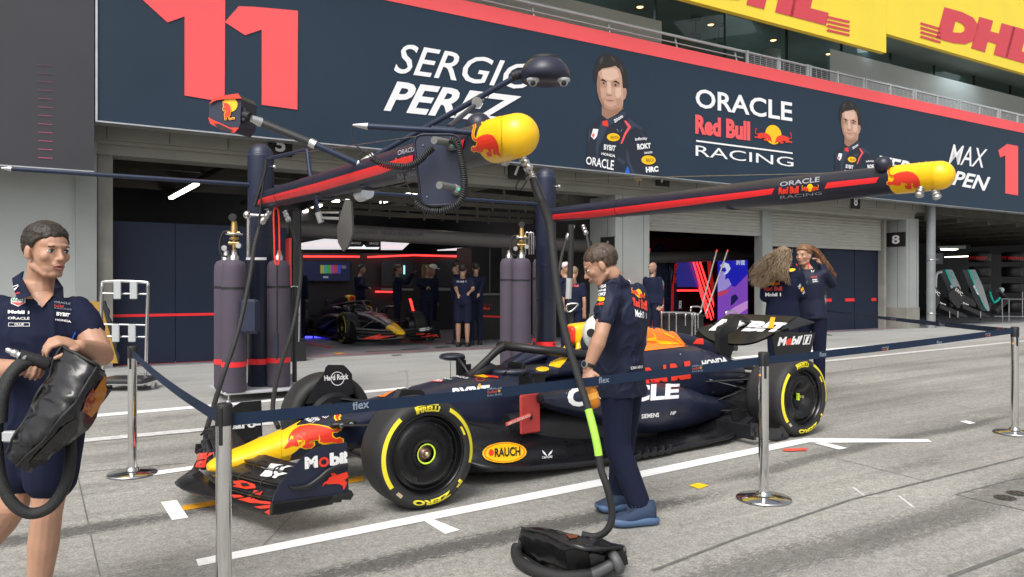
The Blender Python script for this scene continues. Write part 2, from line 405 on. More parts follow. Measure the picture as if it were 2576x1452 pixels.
gpoly('box_corner_mark',[(404.5,1263),(444.6,1257.4),(473.9,1302.2),(432.8,1308.3)],LWH)
gpoly('nose_stop_line',[(456.4,1272.5),(913,1197),(916,1209.5),(463,1284)],LOR)
gpoly('box_far_line',[(389,1190),(395,1184.5),(640,1151),(640,1159),(385,1196)],LWH)
gpoly('small_white_mark',[(2414,1059.5),(2431,1057.8),(2455,1064),(2438,1067)],LWH)
gpoly('grip_patch',[(1732,1221),(1757,1214.5),(1784,1221),(1759,1230)],LYE)
gpoly('apron_edge_line',[(195,1046),(520,1018.5),(1300,948),(2060,879.5),(2400,851.5),(2401,854),(2060,884),(1300,954),(520,1025),(195,1053)],LWH)
gpoly('faded_lane_line',[(190,1105),(512,1076),(700,1060),(700,1067),(512,1084),(190,1114)],LGR)
gpoly('faded_lane_line',[(2060,908),(2576,856),(2576,859),(2060,912)],LGR)
def gline(name,P,w_,m,dz=.003):
    """painted or sealed line through photo points, real width in metres"""
    Q=[G(x,y) for x,y in P];mb=MB();L_=[]
    pts=[]
    for a,b in zip(Q[:-1],Q[1:]):
        k=max(1,int((b-a).length/.5));pts+=[a.lerp(b,i/k) for i in range(k)]
    pts.append(Q[-1])
    for i,p in enumerate(pts):
        t=(pts[min(i+1,len(pts)-1)]-pts[max(0,i-1)]);n=Vector((-t.y,t.x,0)).normalized()*w_/2
        for s_ in (1,-1): q=p+n*s_;L_.append(Vector((q.x,q.y,gz(q.x,q.y)+dz)))
    mb.add(L_,[(2*i,2*i+2,2*i+3,2*i+1) for i in range(len(pts)-1)]);o=obj(name,mb,m);o['kind']='structure';return o
gline('slab_joint',[(1640,1437),(1852,1356),(2140,1258),(2576,1150)],.022,LDK)
gline('slab_joint',[(2390,1452),(2576,1382)],.03,LDK)
gline('slab_joint',[(195,1196),(240,1400),(252,1452)],.008,LDK)
gline('slab_joint',[(190,1190),(470,1165)],.008,LDK)
gline('slab_joint',[(640,1395),(860,1168)],.006,LDK)
gline('slab_joint',[(1985,930),(2450,1030)],.006,LDK)
gline('slab_joint',[(2090,1150),(2345,1215)],.006,LDK)
gline('slab_joint',[(2060,945),(2576,870)],.012,LDK)
gline('tape_outline',[(2146,1227),(2178,1250),(2262,1249),(2298,1277)],.02,LGR)
gline('manhole_frame',[(2576,1204),(2551,1206),(2403,1245),(2576,1285)],.014,LDK)
MH=mat('cast_iron_cover',(.09,.08,.07),.6,.6,.3,40,.4,80)
for px,py in ((2528,1253),(2560,1242)):
    c=G(px,py);mb=MB().lathe([(.0,.006),(.062,.006),(.066,.004)],c,n=28)
    for k in range(6):
        a=k*PI/3;mb.box(c+Vector((.036*math.cos(a),.036*math.sin(a),.007)),(.016,.016,.004))
    lab(obj('manhole_cover',mb,MH),'round rusty manhole cover in the pit lane '+('nearer the left' if px<2540 else 'at the right edge'),'manhole cover')
FTXT=mat('faded_green_paint',(.30,.36,.33),.8)
for t,q in (('SMEDLEY',[(2250,1172),(2450,1133),(2460,1138),(2262,1178)]),('TEAM',[(2483,1123),(2560,1108),(2566,1113),(2490,1129)])):
    pass
# ================================================================ pit building
bld=thing('pit_building','grey concrete pit building with open garages under the long navy sign','building',MB_)
def B(name,mb,m,par=bld,label=None): return obj(name,mb,m,par,label=label)
def ub(mb,u0,u1,v0,v1,z0,z1): return mb.box(((u0+u1)/2,(v0+v1)/2,(z0+z1)/2),(u1-u0,v1-v0,z1-z0))
# lintel (stepped)
mb=MB();ub(mb,-6,23.95,13.9,14.6,3.72,5.0);B('lintel',mb,LINT)
mb=MB();ub(mb,1.05,23.6,14.02,14.5,3.5,3.72);ub(mb,1.05,23.6,13.96,14.0,3.66,3.718);B('lower_lintel',mb,LINT)
mb=MB()
for u in [1.2+.92*i for i in range(25)]: ub(mb,u,u+.012,13.892,13.9,3.73,4.9)
B('panel_seams',mb,mat('dark_seam',(.09,.09,.08),.8))
# far-left wall, pillars
mb=MB();ub(mb,-6,.80,14.05,14.5,-.4,4.6);B('wall',mb,mat('white_wall_cladding',(.37,.39,.38),.6,0,.05,.8,.03,20))
mb=MB();ub(mb,.78,1.07,13.98,14.7,-.3,3.72);ub(mb,1.07,1.09,14.1,14.7,-.3,3.6);B('pillar',mb,CONC)
mb=MB();ub(mb,1.10,1.31,14.1,15.0,-.3,3.5);B('door_jamb',mb,CONB)
def pillar(u0,u1,v0,v1,red=False,plinth=True):
    mb=MB();ub(mb,u0,u1,v0,v1,.75 if plinth else 0,3.5);B('pillar',mb,CONC)
    if plinth: mb=MB();ub(mb,u0-.02,u1+.02,v0-.02,v1+.02,-.1,.75);B('plinth',mb,CONB)
    mb=MB()
    for u in (u0+(u1-u0)*.2,u0+(u1-u0)*.82): ub(mb,u,u+.012,v0-.003,v0,.76,3.5)
    ub(mb,u0-.003,u0,v0+.28,v0+.292,.76,3.5);B('panel_seams',mb,MATS['dark_seam'])
pillar(11.62,12.65,14.0,14.95);pillar(23.13,23.79,14.0,15.45)
mb=MB();ub(mb,17.1,17.5,14.42,14.7,.1,3.5);B('mullion',mb,CONC)
mb=MB();ub(mb,22.6,22.72,14.4,14.62,.1,3.5);B('shutter_guide',mb,CONB)
mb=MB();ub(mb,12.65,23.13,13.98,15.2,3.45,3.52);B('soffit',mb,LINT)
# shutters
SHM=mat('grey_roller_shutter',(.34,.335,.305),.6,0,.06,2)
def shutter(u0,u1,zb):
    mb=MB();z=zb;ub(mb,u0,u1,14.50,14.56,zb,zb+.10)
    z=zb+.10
    n=int((3.48-z)/.085)
    secs=[]
    for i in range(n):
        zz=z+i*.085;secs+=[(14.515,zz),(14.5,zz+.025),(14.5,zz+.06),(14.515,zz+.084)]
    secs+=[(14.515,3.47)];vs=[];fs=[]
    for v,zz in secs: vs+=[(u0,v,zz),(u1,v,zz)]
    fs=[(2*i,2*i+1,2*i+3,2*i+2) for i in range(len(secs)-1)];mb.add(vs,fs);B('roller_shutter',mb,SHM)
shutter(12.6,17.12,2.77);shutter(17.48,22.62,2.51)
# downpipe
mb=MB().cyl((23.98,13.72,-.05),(23.98,13.72,4.4),.13,n=20);
dp=thing('downpipe','round grey downpipe on the corner right of the white number 8','pipe',MB_)
obj('pipe',mb,mat('grey_pipe',(.22,.24,.25),.45,.2,.1,3),dp);mb=MB()
for z in (.55,2.2): mb.lathe([(.13,0),(.142,.005),(.142,.035),(.13,.04)],(23.98,13.72,z),cap=False)
obj('bracket',mb,STL,dp)
# upper structure
mb=MB();ub(mb,-6,40,13.62,22,4.9,5.2);B('floor_slab',mb,CONB)
mb=MB();ub(mb,-6,40,13.6,13.9,4.6,6.95);B('parapet',mb,CONB)
mb=MB();ub(mb,-6,50,15.0,15.2,6.0,7.2);B('upper_wall',mb,mat('grey_panel',(.3,.31,.31),.6,0,.08,1))
mb=MB();ub(mb,-6,60,13.3,24,9.0,9.3);B('upper_ceiling',mb,mat('dark_soffit',(.22,.29,.28),.7,0,.15,.6))
mb=MB();ub(mb,-6,60,19.5,19.8,6.0,9.0);B('lounge_back_wall',mb,mat('dark_wall',(.12,.15,.15),.7,0,.2,.5))
mb=MB();ub(mb,-6,60,13.3,24,11.6,11.9);B('roof',mb,CONB)
CW=mat('white_column',(.55,.57,.57),.6,0,.05,2)
for u in (12.0,20.6,29.5,38.0):
    mb=MB().cyl((u,17.0,6.0),(u,17.0,9.0),.28,n=20);B('column',mb,CW)
    mb=MB().cyl((u,14.6,9.3),(u,14.6,11.6),.28,n=20);B('column',mb,CW)
GL=mat('tinted_window_glass',(.10,.16,.16),.03,0,alpha=.35)
mb=MB()
for i in range(22):
    u=-4+i*2.55;mb.add([(u,15.1,7.2),(u+2.53,15.1,7.2),(u+2.53,15.1,8.98),(u,15.1,8.98)],[(0,1,2,3)])
B('window_glass',mb,GL)
mb=MB()
for i in range(23):
    u=-4.01+i*2.55;ub(mb,u-.02,u+.01,15.06,15.14,7.2,8.98)
ub(mb,-6,60,15.05,15.15,7.2,7.25);B('window_frame',mb,mat('dark_frame',(.04,.05,.05),.4,.5))
FRST=mat('frosted_window_film',(.74,.82,.86),.5,0,.04,.5)
mb=MB();ub(mb,6.0,14.0,15.03,15.04,7.2,8.2);B('frosted_panel',mb,FRST)
mb=MB();ub(mb,20.85,37,15.03,15.04,7.2,8.6);B('frosted_panel',mb,FRST)
SPOT=mat('warm_downlight',(1,.8,.5),.5,emit=(1,.55,.2),es=6)
k=0
for u,v in ((11.6,16.2),(14.3,16.2),(17.0,16.2),(19.7,16.2),(22.4,16.2),(25.1,16.2),(27.8,16.2),(30.5,16.2)):
    t=thing('ceiling_spotlight','small warm round downlight in the dark ceiling behind the upper windows','downlight',Matrix.Translation(W(u,v,8.98)),'downlights in the upper lounge ceiling')
    k+=1
    if k%2:
        pl_=bpy.data.lights.new('upper_fill_light','AREA');pl_.energy=70 if k%4==1 else 16;pl_.size=2.0;pl_.color=(.85,.97,1.0);po=bpy.data.objects.new('upper_fill_light',pl_);COL.objects.link(po);po.location=W(u,v if k%4==1 else 14.2,8.85)  # added fill lights near the downlights; half sit outside, brightening the frosted panels
    obj('rim',MB().lathe([(.09,0),(.11,-.02),(.1,.01)]),STL,t);obj('lamp',MB().lathe([(.0,-.012),(.085,-.012),(.085,.0)]),SPOT,t)
# ceiling mounted cameras in the lounge
for px,py in ((1750,60),(1808,75)):
    c=onv(px,py,16.0);c.z=8.95
    t=thing('ceiling_camera','black camera on a ceiling bracket behind the upper window, '+('left' if px<1780 else 'right')+' of the pair','camera',Matrix.Translation(c))
    obj('bracket',MB().cyl((0,0,0),(0,0,-.45),.03).box((0,0,-.02),(.3,.3,.03)),BLK,t);obj('camera_body',MB().box((0,0,-.5),(.3,.22,.16),bev=.03).cyl((-.1,-.1,-.55),(-.25,-.22,-.65),.06),BLK,t)
# balcony railing
RAILM=mat('pale_grey_rail',(.5,.55,.57),.4,.2,.05,3)
rl=thing('balcony_railing','long pale grey balcony railing with mesh panels above the red sign edge','railing',MB_)
obj('handrail',MB().tube([(-2,13.42,7.18),(45,13.42,7.26)],.035),RAILM,rl)
obj('handrail',MB().tube([(-2,13.42,7.02),(15.2,13.42,7.05)],.015),RAILM,rl)
for i in range(9):
    u=-1+i*2;obj('post',MB().cyl((u,13.42,6.85),(u,13.5,7.18),.02),RAILM,rl)
mb=MB()
u=15.3
while u<40:
    for z in (6.92,7.2): ub(mb,u,u+2.3,13.36,13.4,z-.015,z+.015)
    for q in (u,u+1.15,u+2.3): ub(mb,q-.02,q+.02,13.35,13.41,6.85,7.24)
    u+=2.42
obj('panel_frame',mb,RAILM,rl);mb=MB()
for i in range(110): ub(mb,15.35+i*.22,15.36+i*.22,13.385,13.392,6.93,7.19)
for z in (6.97,7.02,7.07,7.12): ub(mb,15.3,39.8,13.38,13.385,z,z+.008)
obj('mesh_infill',mb,RAILM,rl)
# ================================================================ signs
def sign_decal(par,shape,q,m,name='lettering',off=.012,v=13.3):
    mb=decal(shape,q,('v',v),.0,off,99);obj(name,mb,m,par,world=True)
def uzq(u0,z0,u1,z1,slant=0):
    # quad of photo pixels from sign-plane metres
    def P(u,z): p=W(u,13.3,z);return (CX+F*p.x/p.y,HY+F*(CAMZ-p.z)/p.y)
    return [P(u0,z1),P(u1,z1),P(u1,z0),P(u0,z0)]
sg=thing('team_sign','long navy sign board with red top edge and team lettering over the garages','sign',MB_)
mb=MB();ub(mb,1.02,42,13.3,13.55,3.89,6.9);obj('board',mb,SIGNN,sg)
mb=MB();ub(mb,1.02,42,13.292,13.56,6.59,6.902);obj('red_border',mb,SIGNR,sg)
mb=MB();ub(mb,1.0,1.03,13.28,13.57,3.88,6.9);ub(mb,1.0,42,13.285,13.57,3.868,3.89);obj('edge_trim',mb,ALU,sg)
ONE=[(0,.83),(.33,1),(1,1),(1,0),(.55,0),(.55,.76),(.25,.68)]
P1=[(1.77,5.84),(2.15,6.12),(2.87,6.12),(2.85,4.40),(2.26,4.42),(2.26,5.67),(2.0,5.53)]
def signpoly(P,m,name='numeral',off=.012): obj(name,MB().poly([(u,13.3-off,z) for u,z in P]),m,sg)
signpoly([(1.6,5.85),(2.18,6.2),(2.87,6.2),(2.86,4.39),(2.25,4.42),(2.25,5.67),(2.0,5.53)],SIGNR)
signpoly([(2.86,5.69),(3.08,5.99),(3.35,6.03),(4.06,6.1),(4.05,4.41),(3.45,4.42),(3.45,5.67),(3.18,5.53)],SIGNR)
signpoly([(27.13,5.85),(27.7,6.11),(28.42,6.11),(28.42,4.45),(27.58,4.47),(27.58,5.72),(27.25,5.62)],SIGNR)
SW=SIGNW
def stx(t,q,m=SW,bold=.02,shear=0): sign_decal(sg,text2d(t,bold,shear),q,m)
stx('SERGIO',[(1003,107),(1352,166),(1338,229),(990,183)],bold=.008,shear=.2)
stx('PEREZ',[(983,203),(1312,243),(1286,312),(965,278)],bold=.03,shear=.2)
stx('ORACLE',[(1750,222),(1993,258),(1993,306),(1750,270)],bold=.02)
stx('Red Bull',[(1749,288),(1887,306),(1887,355),(1749,337)],SIGNR,.05)
stx('RACING',[(1750,365),(1996,397),(1996,420),(1750,392)],bold=0)
signpoly([(13.46,4.83),(16.9,4.85),(16.9,4.81),(13.46,4.79)],SW)
stx('MAX',[(2393,362),(2484,376),(2478,423),(2386,411)],bold=.004,shear=.2)
stx('VERSTAPPEN',[(2213,391),(2492,446),(2484,482),(2206,430)],bold=.025,shear=.2)
sign_decal(sg,circ2d(24),[(1925,312),(1966,317),(1966,366),(1925,361)],YEL,'sun_disc',.012)
def sgbull(q,flip):
    P=[(1-x,y) for x,y in BULL] if flip else BULL
    sign_decal(sg,poly2d(P),q,REDP,'bull_emblem',.016)
sgbull([(1898,322),(1944,327),(1944,358),(1898,352)],True);sgbull([(1948,328),(1993,334),(1993,366),(1948,360)],False)
# printed portraits (flat print on the board)
SK=mat('print_skin',(.55,.33,.24),.6);SKD=mat('print_skin_shadow',(.33,.18,.12),.6);SKL=mat('print_skin_light',(.68,.46,.36),.6)
HRD=mat('print_dark_hair',(.02,.017,.015),.6);PNV=mat('print_suit_navy',(.012,.018,.035),.6);PNL=mat('print_suit_fold',(.03,.045,.08),.6);PBL=mat('print_blue',(.02,.12,.6),.6)
HRL=mat('print_hair_sheen',(.06,.05,.045),.6);SKM=mat('print_skin_mid',(.44,.25,.18),.6)
def portrait(fx):
    def q(P): return [fx(1456.7+x*.2375,115+y*.2375) for x,y in P]
    def pp(n,P,m,k): obj(n,pts_px(q(P),('v',13.3),.009+.0012*k,maxe=99),m,sg,world=True)
    def tx(t,P,b=.02,m=SW): sign_decal(sg,text2d(t,b),q(P),m,off=.026)
    def ov(P,m,k=9): sign_decal(sg,circ2d(24),q(P),m,'printed_badge',.009+.0012*k)
    pp('printed_suit',[(240,735),(300,780),(385,735),(470,665),(520,750),(640,840),(700,890),(740,1000),(770,1090),(810,1180),(840,1290),(875,1390),(60,1305),(85,1100),(90,900),(130,830),(200,790)],PNV,1)
    for P in ([(520,760),(640,850),(690,900),(660,890),(590,860),(530,900),(510,980),(520,880)],[(300,790),(390,745),(480,690),(500,740),(400,800),(310,850)],[(510,1080),(540,1240),(600,1360),(560,1355),(500,1200)],[(420,1180),(500,1230),(470,1260),(400,1210)],[(230,800),(300,860),(210,1060),(190,1250),(175,1050)],[(640,900),(700,960),(730,1040),(690,980)],[(100,900),(120,860),(112,1000),(98,1050)]): pp('suit_fold',P,PNL,2)
    pp('printed_hair',[(150,300),(165,230),(190,160),(230,110),(290,80),(350,95),(420,130),(470,190),(500,270),(520,370),(512,450),(480,440),(462,445),(450,330),(430,260),(380,214),(340,225),(270,240),(215,270),(205,330),(185,400),(165,370)],HRD,3)
    for P in ([(215,150),(260,110),(250,160),(225,200)],[(330,110),(370,130),(390,180),(350,150)],[(430,190),(460,230),(470,300),(445,250)]): pp('hair_sheen',P,HRL,4)
    pp('printed_face',[(205,280),(250,243),(340,228),(385,214),(430,252),(452,320),(462,440),(470,560),(462,650),(420,700),(350,715),(290,690),(245,640),(210,560),(190,470),(187,400)],SK,4)
    pp('printed_neck',[(240,640),(290,690),(350,715),(420,700),(464,655),(468,668),(385,735),(300,780),(240,735)],SKD,3.5)
    pp('printed_ear',[(463,448),(498,450),(506,500),(490,560),(470,577)],SKM,4)
    pp('face_shade',[(187,400),(205,300),(222,330),(225,450),(238,560),(268,640),(290,690),(245,640),(210,560),(190,470)],SKD,5)
    pp('face_shade',[(222,335),(290,375),(300,420),(285,450),(225,440)],SKM,5);pp('face_shade',[(345,380),(430,395),(425,440),(350,440),(338,410)],SKM,5)
    pp('face_light',[(240,260),(345,240),(400,250),(425,330),(370,360),(320,370),(250,345)],SKL,5)
    pp('face_light',[(300,380),(330,385),(345,500),(325,512),(298,490)],SKL,6);pp('face_light',[(385,450),(440,440),(450,520),(410,560),(385,520)],SKL,5)
    pp('face_shade',[(282,500),(300,518),(345,522),(352,500),(345,535),(300,535),(285,520)],SKD,6)
    pp('stubble',[(240,560),(280,545),(265,600),(300,640),(350,650),(400,625),(390,560),(450,560),(462,650),(420,700),(350,715),(290,690),(255,640)],SKM,5)
    pp('face_shade',[(250,640),(300,668),(350,680),(440,650),(420,700),(350,715),(290,690)],SKD,6)
    for P in ([(222,368),(250,350),(292,378),(288,388),(245,372)],[(345,388),(390,368),(432,398),(428,408),(388,388)]): pp('eyebrow',P,HRD,7)
    for P in ([(236,398),(260,386),(282,400),(258,408)],[(358,416),(384,402),(412,418),(385,429)]): pp('eye',P,mat('print_eye',(.3,.24,.2),.6),7)
    for P in ([(252,389),(268,389),(268,406),(252,406)],[(376,405),(394,405),(394,427),(376,427)]): pp('iris',P,HRD,8)
    pp('lips',[(282,566),(330,572),(378,580),(345,594),(300,588)],mat('print_lips',(.42,.17,.14),.6),7);pp('mouth_line',[(282,570),(330,577),(382,578),(330,582)],SKD,8)
    pp('stripe',[(475,795),(500,795),(552,860),(500,940),(455,1040),(440,1035),(478,930),(518,865)],SIGNR,5);pp('blue_patch',[(515,1270),(545,1362),(478,1358)],PBL,5);pp('badge',[(125,960),(150,880),(205,885),(190,960),(160,995)],SW,5);pp('badge',[(135,950),(155,920),(165,950),(150,980)],SIGNR,6);pp('collar_mark',[(245,800),(300,790),(312,860),(250,845)],REDP,5)
    ov([(295,925),(432,930),(432,1015),(295,1010)],YEL,6);ov([(660,1160),(812,1165),(812,1262),(660,1258)],YEL,6)
    tx('RAUCH',[(335,955),(415,955),(415,985),(335,985)],0,BLK);tx('RAUCH',[(710,1195),(790,1195),(790,1230),(710,1230)],0,BLK);tx('BYBIT',[(265,1045),(390,1060),(382,1118),(262,1100)],.03);tx('HONDA',[(240,1130),(385,1155),(382,1186),(235,1155)],.03);tx('ORACLE',[(78,1172),(372,1215),(365,1322),(72,1255)],.02)
    tx('ROKT',[(612,1040),(758,1030),(762,1085),(620,1105)],.05);tx('infinity',[(590,975),(722,965),(725,1000),(598,1018)],.02);tx('zoom',[(365,785),(460,735),(468,760),(378,820)],.03);tx('interactive',[(690,1120),(775,1112),(775,1140),(692,1148)],.02);tx('HRC',[(705,1285),(838,1275),(842,1335),(710,1345)],.06)
    o_=q([(430,870)])[0];k_=abs(q([(510,870)])[0][0]-o_[0])
    for sgn in (1,-1): obj('wing_mark',pts_px([(o_[0]+sgn*k_*a,o_[1]+k_*b) for a,b in ((.06,.6),(.3,.3),(.5,-.3),(.35,.15),(.12,.55))],('v',13.3),.018,maxe=99),SW,sg,world=True)
portrait(lambda x,y:(x,y))
portrait(lambda x,y:(2138+(x-1535)*.65,275+(y-165)*.70+(x-1535)*.02))
# left neighbour's dark board
ls=thing('neighbour_sign','dark grey sign board with a ladder of short pink dashes at the left','sign',MB_)
mb=MB();ub(mb,-8,.985,13.3,13.55,3.13,8);obj('board',mb,mat('charcoal_vinyl',(.040,.041,.050),.55,0,.08,.8),ls)
PK=mat('pink_print',(.62,.10,.20),.6)
for i in range(12):
    y=618-i*33.2;x0,x1=149,207;q=[(x/1.7173*.63889,yy/1.7173*.63889) for x,yy in ((257,y*1.72),(355,y*1.72+6),(355,y*1.72+10),(257,y*1.72+4))]
    f=max(.15,1-i*.085);m=mat('pink_print_%d'%i,(.62*f+.04*(1-f),.10*f+.04*(1-f),.20*f+.07*(1-f)),.6)
    obj('dash',pts_px(q,('v',13.3),.012,maxe=99),m,ls,world=True)
obj('edge_trim',MB().box(((-8+.985)/2,13.42,3.118),(8.985,.26,.02)),ALU,ls)
# yellow banners
def banner(u0,u1,z0,z1,lab_,tq):
    t=thing('courier_banner',lab_,'banner',MB_);mb=MB();ub(mb,u0,u1,12.8,12.95,z0,z1);obj('board',mb,mat('banner_yellow',(.86,.66,.05),.5,0,.03,1),t)
    DR=mat('banner_red',(.62,.06,.08),.5)
    for s,q,b in tq:
        sh=text2d(s,b,0) if isinstance(s,str) else s
        mb=decal(sh,q,('v',12.8),0,.012,99);obj('lettering',mb,DR,t,world=True)
BAR=SQ
banner(-2,20.19,7.81,11.5,'bright yellow courier banner cut off by the top of the picture, left of the join',
 [('DHL',[(1790,-115),(2100,-32),(2078,64),(1765,-18)],.1)]+[(BAR,[(2083,40+i*11),(2139,53+i*11),(2136,58+i*11),(2078,45+i*11)],0) for i in range(4)])
banner(20.2,44,8.34,12.0,'bright yellow courier banner at the top right, right of the join',
 [('DHL',[(2376,18),(2620,86),(2600,166),(2355,96)],.1)]+[(BAR,[(2317,56+i*11),(2368,71+i*11),(2365,76+i*11),(2314,61+i*11)],0) for i in range(4)])
# number plates
def plate(M,ch,label,w_=.36,h=.36):
    t=thing('number_plate',label,'sign',M);obj('plate',MB().box((0,0,0),(w_,.02,h)),BLK,t)
    vs,fs=text2d(ch,.03);k=.62;obj('numeral',MB().add([((v.x-.5)*w_*.42,-.014,(v.y-.5)*h*k) for v in vs],fs),GRYL if ch=='6' else WHT,t)
RZ=MB_@Matrix.Rotation(R(-90),4,'Z')   # facing -u
def plu(u,v,z): return Matrix.Translation(W(u,v,z))@Matrix.Rotation(AN+R(-90),4,'Z')
def plv(u,v,z): return Matrix.Translation(W(u,v,z))@Matrix.Rotation(AN,4,'Z')
plate(plu(11.605,14.27,2.33),'6','black plate with a white 6 on the pillar behind the right boom',.5,.44)
plate(plu(23.115,14.33,2.86),'8','black plate with a white 8 on the pillar beside the downpipe',.62,.44)
def at_lintel(px,py):
    p=onv(px,py,13.88);u,v=toUV(p);return u,p.z
for px,py,ch,l in ((705,361,'5','black number plate half hidden behind the left gantry post'),(1300,424,'7','black number plate on the lintel above the yellow boom nose'),(1667,444,'7','faded grey number plate on the lintel left of the right boom'),(2152,505,'8','black plate with an 8 just under the sign, behind the right boom')):
    u,z=at_lintel(px,py);plate(plv(u,13.88,z-.02),ch,l,.42,.42)
# small beige junction box on pillar
c=onv(1723 if 0 else 1599,447-0,13.98);c=onv(1599,445,13.98);mb=MB().box((0,-.06,0),(.24,.12,.2),bev=.02).cyl((-.03,-.06,-.1),(-.03,-.06,-.16),.03).box((.1,-.1,.02),(.03,.05,.12))
lab(obj('junction_box',mb,mat('beige_box',(.45,.37,.2),.6),M=Matrix.Translation(c)@Matrix.Rotation(AN,4,'Z')),'small beige box on the pillar just above the right boom','box')
# red hydrant cabinet at pillar 6
p=onv(1597,800,13.7);u,v=toUV(p);RC=mat('hydrant_red',(.42,.055,.05),.5,0,.1,4)
t=thing('hydrant_cabinet','red fire hydrant cabinet at the foot of the grey pillar behind the man','cabinet',plv(12.2,13.8,.1))
obj('cabinet_body',MB().box((0,0,.66),(1.15,.36,1.32),bev=.02),RC,t);obj('door',MB().box((0,-.19,.6),(1.0,.015,1.1)),RC,t)
obj('alarm_lamp',MB().ball((.28,-.2,1.08),(.09,.05,.09)),REDP,t);obj('badge',MB().cyl((.45,-.19,1.2),(.45,-.2,1.2),.05),WHT,t)
vs,fs=text2d('FIRE HYDRANT',.02);obj('lettering',MB().add([(.02+(v.x)*.5,-.205,.80+v.y*.07) for v in vs],fs),WHT,t)
# ================================================================ garage interiors
def onz(px,py,z): r=ray(px,py);return atZ(px,py,(z-CAMZ)/r[2])
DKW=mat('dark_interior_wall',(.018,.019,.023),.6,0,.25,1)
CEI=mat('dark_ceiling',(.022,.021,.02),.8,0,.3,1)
FLR=mat('grey_epoxy_floor',(.20,.21,.23),.3,0,.1,1.5)
PANN=mat('navy_partition',(.010,.016,.036),.6,0,.12,1,spec=.3)
BEAM=mat('dull_steel_beam',(.13,.125,.105),.6,.3,.2,3)
LED=mat('red_led',(1,.05,.04),.4,emit=(1,.03,.03),es=2.6)
LEDB=mat('blue_led',(.1,.1,1),.4,emit=(.05,.05,1),es=3)
TUBEL=mat('fluorescent_light',(1,1,1),.4,emit=(1,.93,.78),es=7)
SOFTL=mat('light_panel',(1,1,1),.4,emit=(.95,.96,1),es=.6)
REDW=mat('dull_red_paint',(.45,.03,.03),.5)
mb=MB();ub(mb,1.2,95,14.05,25,-.3,.106);o=obj('garage_floor',mb,FLR,M=MB_);o['kind']='structure'
mb=MB();ub(mb,1.3,11.6,14.26,14.32,.11,.1115);ub(mb,12.65,23.1,14.3,14.34,.11,.1115);o=obj('threshold_line',mb,REDW,M=MB_);o['kind']='structure'
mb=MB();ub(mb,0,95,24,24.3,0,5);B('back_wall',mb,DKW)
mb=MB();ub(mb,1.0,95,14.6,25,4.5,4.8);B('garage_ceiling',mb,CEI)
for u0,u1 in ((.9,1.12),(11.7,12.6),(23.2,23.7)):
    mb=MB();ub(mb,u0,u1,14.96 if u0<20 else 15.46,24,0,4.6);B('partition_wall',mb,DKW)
# beams and pipes under the ceiling
for v in (15.2,16.6,18.2,20,22):
    mb=MB();ub(mb,1.2,11.7,v,v+.12,3.9,4.15);B('ceiling_beam',mb,BEAM)
    mb=MB();ub(mb,12.6,23.2,v,v+.12,3.9,4.15);B('ceiling_beam',mb,BEAM)
    mb=MB();ub(mb,23.8,60,v,v+.12,3.9,4.15);B('ceiling_beam',mb,BEAM)
for u in (3.5,5.5,7.5,9.5):
    mb=MB();ub(mb,u,u+.1,14.8,23.5,3.75,3.88);B('ceiling_beam',mb,BEAM)
for u in (25.5,27.5,29.5,31.5,33.5,36,39,42,45):
    mb=MB();ub(mb,u,u+.1,14.8,23.5,3.6,3.75);B('ceiling_beam',mb,BEAM)
for k,(v,z) in enumerate(((15.0,3.35),(15.5,3.2),(16.2,3.1),(17.2,3.05))):
    mb=MB();ub(mb,5.5,11.5,v,v+.05,z,z+.1)
    for i in range(7): ub(mb,5.6+i*.9,5.66+i*.9,v-.01,v,z-.06,z+.3)
    B('cable_tray',mb,BEAM)
# strip lights
for x0,y0,x1,y1,zz in ((430,499,495,464,3.7),(360,544,403,518,3.7),(329,561,343,554,3.7),(823,517,850,506,3.7),(783,527,806,517,3.7),(762,535,776,530,3.7),(1025,490,1052,484,3.7),(1130,476,1150,470,3.7),(960,510,972,506,3.7),(1360,494,1380,490,3.7),(1100,562,1120,558,3.5),(1400,465,1425,459,3.7),(874,500,886,496,3.7),(1466,507,1490,500,3.7)):
    a=onz(x0,y0,zz);b=onz(x1,y1,zz)
    if (a-b).length>4: b=a+(b-a).normalized()*4
    m_=(a+b)/2;d=(b-a);L=d.length;an_=math.atan2(d.y,d.x)
    t=thing('strip_light','lit fluorescent strip light under the dark garage ceiling','light',Matrix.Translation(m_)@Matrix.Rotation(an_,4,'Z'),'strip lights under the garage ceilings')
    obj('housing',MB().box((0,0,.05),(L+.1,.16,.05)),ALU,t);obj('light_tube',MB().box((0,0,.0),(L,.10,.04)),TUBEL,t)
# navy partition beside the left opening
def upx(px,v): return toUV(onv(px,700,v))[0]
ue=upx(722,14.35)
pn=thing('partition_panels','navy partition panels with a thin red stripe left of the gas bottles','partition',MB_)
us=[1.31,upx(441,14.35),upx(600,14.35),ue]
for a,b in zip(us[:-1],us[1:]):
    obj('panel',MB().box(((a+b)/2,14.38,1.29),(b-a-.01,.05,2.36)),PANN,pn);obj('stripe',MB().box(((a+b)/2,14.352,.92),(b-a,.006,.045)),REDN,pn)
for a in us[1:]:
    obj('castor',MB().cyl((a,14.38,.1),(a,14.38,.13),.025),STL,pn)
t=thing('banner_stand','tall dark banner stand with a red edge behind the left gas bottles','stand',plv(ue+.05,14.3,.1))
obj('board',MB().box((.08,0,1.35),(.16,.3,2.7),bev=.03),BLK,t);obj('red_edge',MB().box((-.05,-.02,1.75),(.05,.26,.85)),REDW,t)
